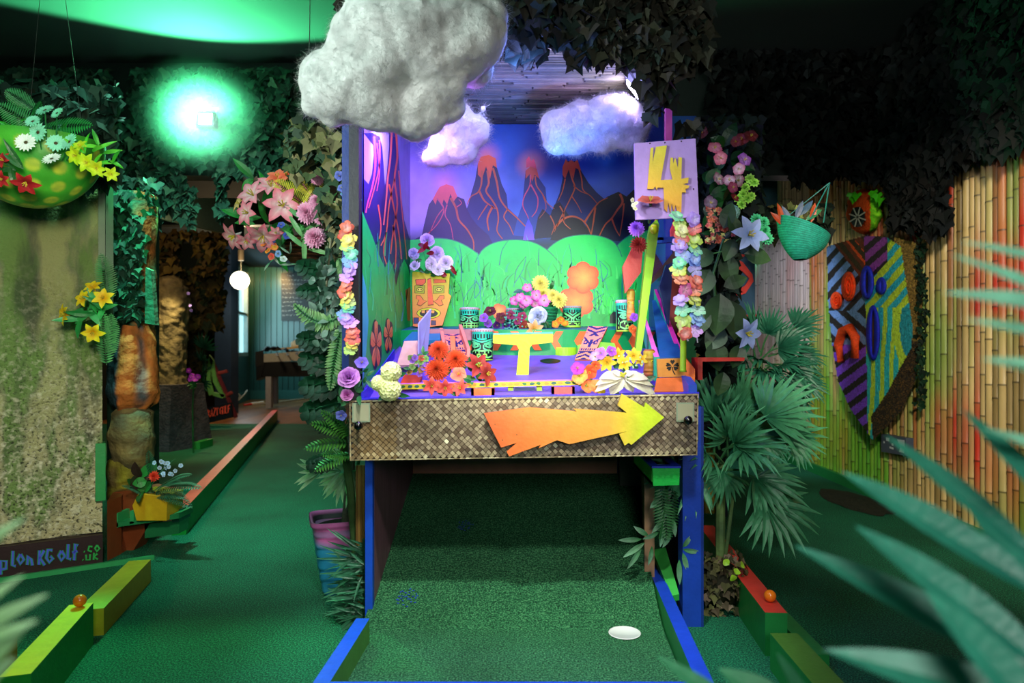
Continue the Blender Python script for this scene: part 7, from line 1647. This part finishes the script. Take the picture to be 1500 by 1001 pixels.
m.build('hanger', STEM, t)
t = bunch('leafy_spray', 'dim pale blue and orange leaves poking out of the turquoise basket', 'plant', P(1165, 325, 3.4))
m = MB()
for x, y, a, c in ((1158, 322, 2.0, '#7a8ab0'), (1165, 315, 1.2, '#6a7a9a'), (1172, 310, .9, '#4a6a8a'), (1150, 325, 2.4, '#c84a2a'), (1146, 320, 1.8, '#d8582a'), (1188, 320, 1.4, '#c8502a'), (1180, 318, .7, '#3a8a5a')): broad(m, P(x, y+6, 3.38), (math.cos(a), -.2, math.sin(a)), CAMD+rv(.3), .10, .03, H(c), bend=-.4)
m.build('leaves', LEAF, t)
# little information box on the wall
b = MB(); q = [WR(1291, 662, .05), WR(1327, 668, .05), WR(1327, 642, .05), WR(1291, 636, .05)]; b.prism(q, (.05, 0, 0), H('#4a5262'))
for pts in ([(1298,641),(1303,642),(1303,647),(1298,646)], [(1306,649),(1309,650),(1309,654),(1306,653)], [(1303,654),(1309,656),(1309,659),(1303,657)], [(1314,644),(1325,645),(1325,664),(1317,662),(1319,655),(1316,650)], [(1294,646),(1296,647),(1296,650),(1294,649)]): b.poly([WR(x, y, .0515) for x, y in pts], H('#c8ccd0'))
tag(b.build('information_box', PAINT), 'small grey box with pale marks fixed low on the bamboo wall below the huge mask', 'box')
# kerbs at right
kerb('kerb', 'red-topped green lane kerb carrying the right-hand golf ball', G(1137, 898, .15), G(1040, 770, .15)+Vector((-.02, 0, 0)), .075, .15, H('#d03a30'), H('#1a7a3a'), end=H('#1a7a3a'))
kerb('kerb', 'low olive-topped kerb running to the bottom right', G(1215, 1003, .12), G(1148, 928, .12), .09, .12, H('#4a7a2a'), H('#1f8a3a'))
b = MB(); b.hexa([(x, y, z) for x, y, z in ((.93, 2.25, 0), (.99, 2.25, 0), (.99, 2.78, 0), (.93, 2.78, 0), (.93, 2.25, .05), (.99, 2.25, .05), (.99, 2.78, .05), (.93, 2.78, .05))], H('#1a7a3a')); tag(b.build('low_rail', PAINT), 'low green rail on the floor beside the red-topped kerb', 'kerb')
b = MB(); c = G(1250, 735)
def mt(u, v): a = 2*pi*u; r_ = v*(1+.12*nz(math.cos(a)*2, math.sin(a)*2, 0)); return c+Vector((.17*r_*math.cos(a), .42*r_*math.sin(a), .004+.02*(1-v*v)+.008*nz(a*3, v*9, 0)))
b.sheet(mt, lambda u, v: mix(H('#141c12'), H('#2a2a1c'), R.random()), 50, 14); tag(b.build('rough_mat', mat('coir_mat', .9, .4, 90, 1, 160)), 'dark rough oval mat on the green floor by the bamboo wall', 'mat')
# pale wall lamp behind the plants
b = MB(); b.box((P(1030, 0, 2.95).x, 2.95, P(0, 640, 2.95).z), (P(1046, 0, 2.95).x, 3.05, P(0, 566, 2.95).z), H('#14161a'))
for k in range(7): z_ = P(0, 634-k*9, 2.95).z; b.box((P(1031, 0, 2.95).x, 2.945, z_), (P(1045, 0, 2.95).x, 2.95, z_+.008), H('#2c3038'))
tag(b.build('black_speaker', PAINT), 'black slatted box on the booth side behind the palm leaves', 'box')
# ================================================================== FOREGROUND LEAVES
def fore(label, base, blades, cols):
    t = bunch('spiky_plant', label, 'plant', base); 
    for (x0, y0, x1, y1, d0_, d1_, w_) in blades:
        m = MB(); a, e = P(x0, y0, d0_), P(x1, y1, d1_); dv = e-a; M = fr(a, CAMD+Vector((0, 0, .8)), dv); L_ = dv.length
        m.leaf(M, L_, w_*d1_/F, H(cols[0]), H(cols[1]), .35, -.12, 10, .45); m.build('blade', LEAF, t)
    return t
fore('spiky pale green plant close to the camera at the bottom right', P(1560, 1100, .62), [
 (1560, 1010, 1185, 768, .55, .62, 52), (1540, 880, 1275, 640, .55, .60, 56), (1530, 830, 1340, 590, .58, .64, 40), (1600, 1060, 1200, 965, .5, .56, 60), (1560, 1000, 1290, 730, .5, .56, 60), (1560, 760, 1450, 560, .55, .6, 36), (1560, 1100, 1370, 850, .45, .52, 60), (1540, 900, 1440, 690, .6, .66, 40)], ('#1a6a5a', '#3f9a80'))
fore('pale mint spiky plant close to the camera at the right edge', P(1640, 620, .5), [
 (1620, 470, 1408, 346, .5, .55, 30), (1620, 410, 1410, 350, .52, .56, 26), (1640, 470, 1368, 490, .5, .56, 38), (1640, 520, 1402, 525, .5, .56, 28), (1640, 570, 1425, 572, .5, .55, 34), (1640, 560, 1470, 600, .5, .55, 22), (1640, 700, 1430, 640, .55, .6, 26)], ('#3f9a80', '#8ac8a8'))
fore('small green shoots close to the camera at the bottom right of the ramp', P(1100, 1090, .8), [(1100, 1060, 962, 958, .7, .75, 26), (1180, 1060, 1050, 985, .7, .75, 44), (1200, 1060, 1140, 950, .75, .8, 20)], ('#2f8a5a', '#5ab080'))
fore('pale green spiky plant close to the camera at the bottom left', P(-80, 1050, .5), [
 (-80, 840, 52, 790, .5, .55, 24), (-80, 880, 18, 770, .5, .55, 20), (-80, 930, 48, 875, .5, .55, 22), (-90, 960, 76, 875, .5, .54, 30), (-60, 1020, 48, 905, .48, .52, 30), (-80, 1060, 30, 970, .48, .52, 34), (-60, 960, 50, 960, .48, .52, 20), (-90, 850, 16, 800, .5, .54, 16)], ('#6ab048', '#b8e0b0'))
# ================================================================== IVY
def ivymass(name, label, areas, n, size, cols, dens=1.0, face=CAMD):
    """areas: boxes (x0, y0, x1, y1, d, depth spread) in photo pixels, leaves hung in them"""
    m = MB(); tot = sum((a[2]-a[0])*(a[3]-a[1]) for a in areas)
    for a in areas:
        k = int(n*(a[2]-a[0])*(a[3]-a[1])/tot)
        for i in range(k):
            x = R.uniform(a[0], a[2]); y = R.uniform(a[1], a[3])
            if nz(x*.02, y*.02, a[4]) < -.42: continue
            ivyleaf(m, fr(P(x, y, a[4]+R.uniform(-a[5], 0)), Vector(face)+rv(.85), Vector((0, 0, -1))+rv(.6)), size*R.uniform(.6, 1.35), R.choice(cols))
    o = m.build(name, IVY); tag(o, label, 'ivy', kind='stuff'); return o
IV = [H('#1c3a2c'), H('#142e24'), H('#2a483a'), H('#3a4c3c'), H('#16281e')]
IV_UNLIT = [H('#0b0d0e'), H('#080b0a'), H('#0f1211'), H('#0e0c0a'), H('#121618')]  # near-black ivy colours with the shade of the unlit side put in
ar = []
for x0 in range(-10, 530, 30):
    yb = 255+45*nz(x0*.02, 3, 0)+(25 if x0 < 250 else 0)
    ar.append((x0, 100, x0+30, yb, 4.80, .16))
ar += [(-20, 120, 60, 235, 3.05, .12), (60, 125, 168, 225, 3.2, .14), (100, 225, 175, 262, 3.3, .05), (265, 270, 285, 345, 4.7, .05), (318, 250, 330, 320, 4.7, .05), (170, 260, 230, 330, 4.2, .15), (225, 240, 270, 310, 4.75, .1)]
ivymass('header_ivy', 'wall of green ivy leaves over the left passage', ar, 6500, .07, IV)
ivymass('pillar_ivy', 'dark green ivy covering the carved pillar', [(165, 290, 205, 470, 3.66, .06), (200, 330, 212, 380, 3.66, .05), (205, 470, 222, 640, 3.95, .05), (168, 280, 222, 310, 3.66, .08)], 620, .05, [H('#0f3a2a'), H('#1a5a3c'), H('#12301f')])
ivymass('passage_foliage', 'brown foliage hanging around the stone figure in the passage', [(222, 340, 330, 400, 8.0, .6), (222, 390, 240, 560, 8.0, .3), (270, 400, 325, 480, 8.2, .5), (275, 470, 297, 600, 8.6, .3), (225, 560, 232, 650, 7.7, .2), (205, 480, 226, 650, 7.6, .2)], 2600, .10, [H('#4a3a1c'), H('#3a2f1a'), H('#5a4a20'), H('#1f2a1a')])
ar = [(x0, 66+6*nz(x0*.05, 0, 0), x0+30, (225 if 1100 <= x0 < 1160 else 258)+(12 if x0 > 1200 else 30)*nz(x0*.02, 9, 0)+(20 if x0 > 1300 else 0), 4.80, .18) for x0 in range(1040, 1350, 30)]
ivymass('header_ivy', 'ivy over the far right of the room, coloured black as if unlit', ar, 3000, .085, IV_UNLIT)
# ivy on the right wall above the canes
m = MB()
def wallivy(x0, x1, yt, ybf, n):
    for i in range(n):
        x = R.uniform(x0, x1); yb = ybf(x); y = R.uniform(yt, yb+R.gauss(0, 7))
        off = R.uniform(.06, .16); p_ = WR(x, y, off)
        if p_.z > 3.08: continue
        ivyleaf(m, fr(p_, Vector((-1, -.5, .1))+rv(.7), Vector((0, 0, -1))+rv(.5)), .085*R.uniform(.6, 1.3), R.choice(IV_UNLIT))
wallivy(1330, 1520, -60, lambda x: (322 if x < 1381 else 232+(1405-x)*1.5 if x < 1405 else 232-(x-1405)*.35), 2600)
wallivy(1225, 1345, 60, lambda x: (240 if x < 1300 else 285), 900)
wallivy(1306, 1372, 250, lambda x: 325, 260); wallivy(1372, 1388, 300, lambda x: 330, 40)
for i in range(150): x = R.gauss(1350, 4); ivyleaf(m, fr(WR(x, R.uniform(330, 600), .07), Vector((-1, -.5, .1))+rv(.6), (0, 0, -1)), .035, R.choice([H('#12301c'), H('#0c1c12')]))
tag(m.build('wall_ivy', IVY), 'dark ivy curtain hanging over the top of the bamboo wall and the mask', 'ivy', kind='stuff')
# ivy crown of the booth
ivymass('booth_ivy', 'brown green ivy garland over the front edge of the bamboo roof', [(500, -30, 560, 40, 2.34, .06), (735, -20, 1010, 60, 2.50, .12), (745, 55, 800, 85, 2.46, .05), (830, 50, 960, 90, 2.46, .06), (940, 0, 1040, 120, 2.52, .12), (950, 90, 1030, 190, 2.60, .10), (560, -30, 740, 30, 2.5, .05)], 1700, .058, [H('#1e1c16'), H('#2c2c20'), H('#161a14'), H('#332f26'), H('#1c2822')])
ivymass('post_ivy', 'olive ivy leaves along the top of the left blue post, below the cloud', [(420, 190, 520, 260, 2.75, .12), (470, 180, 512, 330, 2.56, .08), (490, 300, 512, 380, 2.56, .05), (430, 170, 520, 215, 2.7, .1)], 520, .052, [H('#6a6a40'), H('#4a5a38'), H('#2f4a34'), H('#7a7450'), H('#3a4a3a')])
ivymass('screen_ivy', 'dark ivy between the number sign and the bamboo wall', [(1025, 170, 1110, 330, 3.3, .2), (1110, 300, 1215, 345, 3.9, .15), (1030, 330, 1075, 560, 3.0, .1), (1120, 330, 1140, 345, 3.8, .1)], 1150, .065, [H('#101a14'), H('#14241a'), H('#0e1412'), H('#1f2f22')])
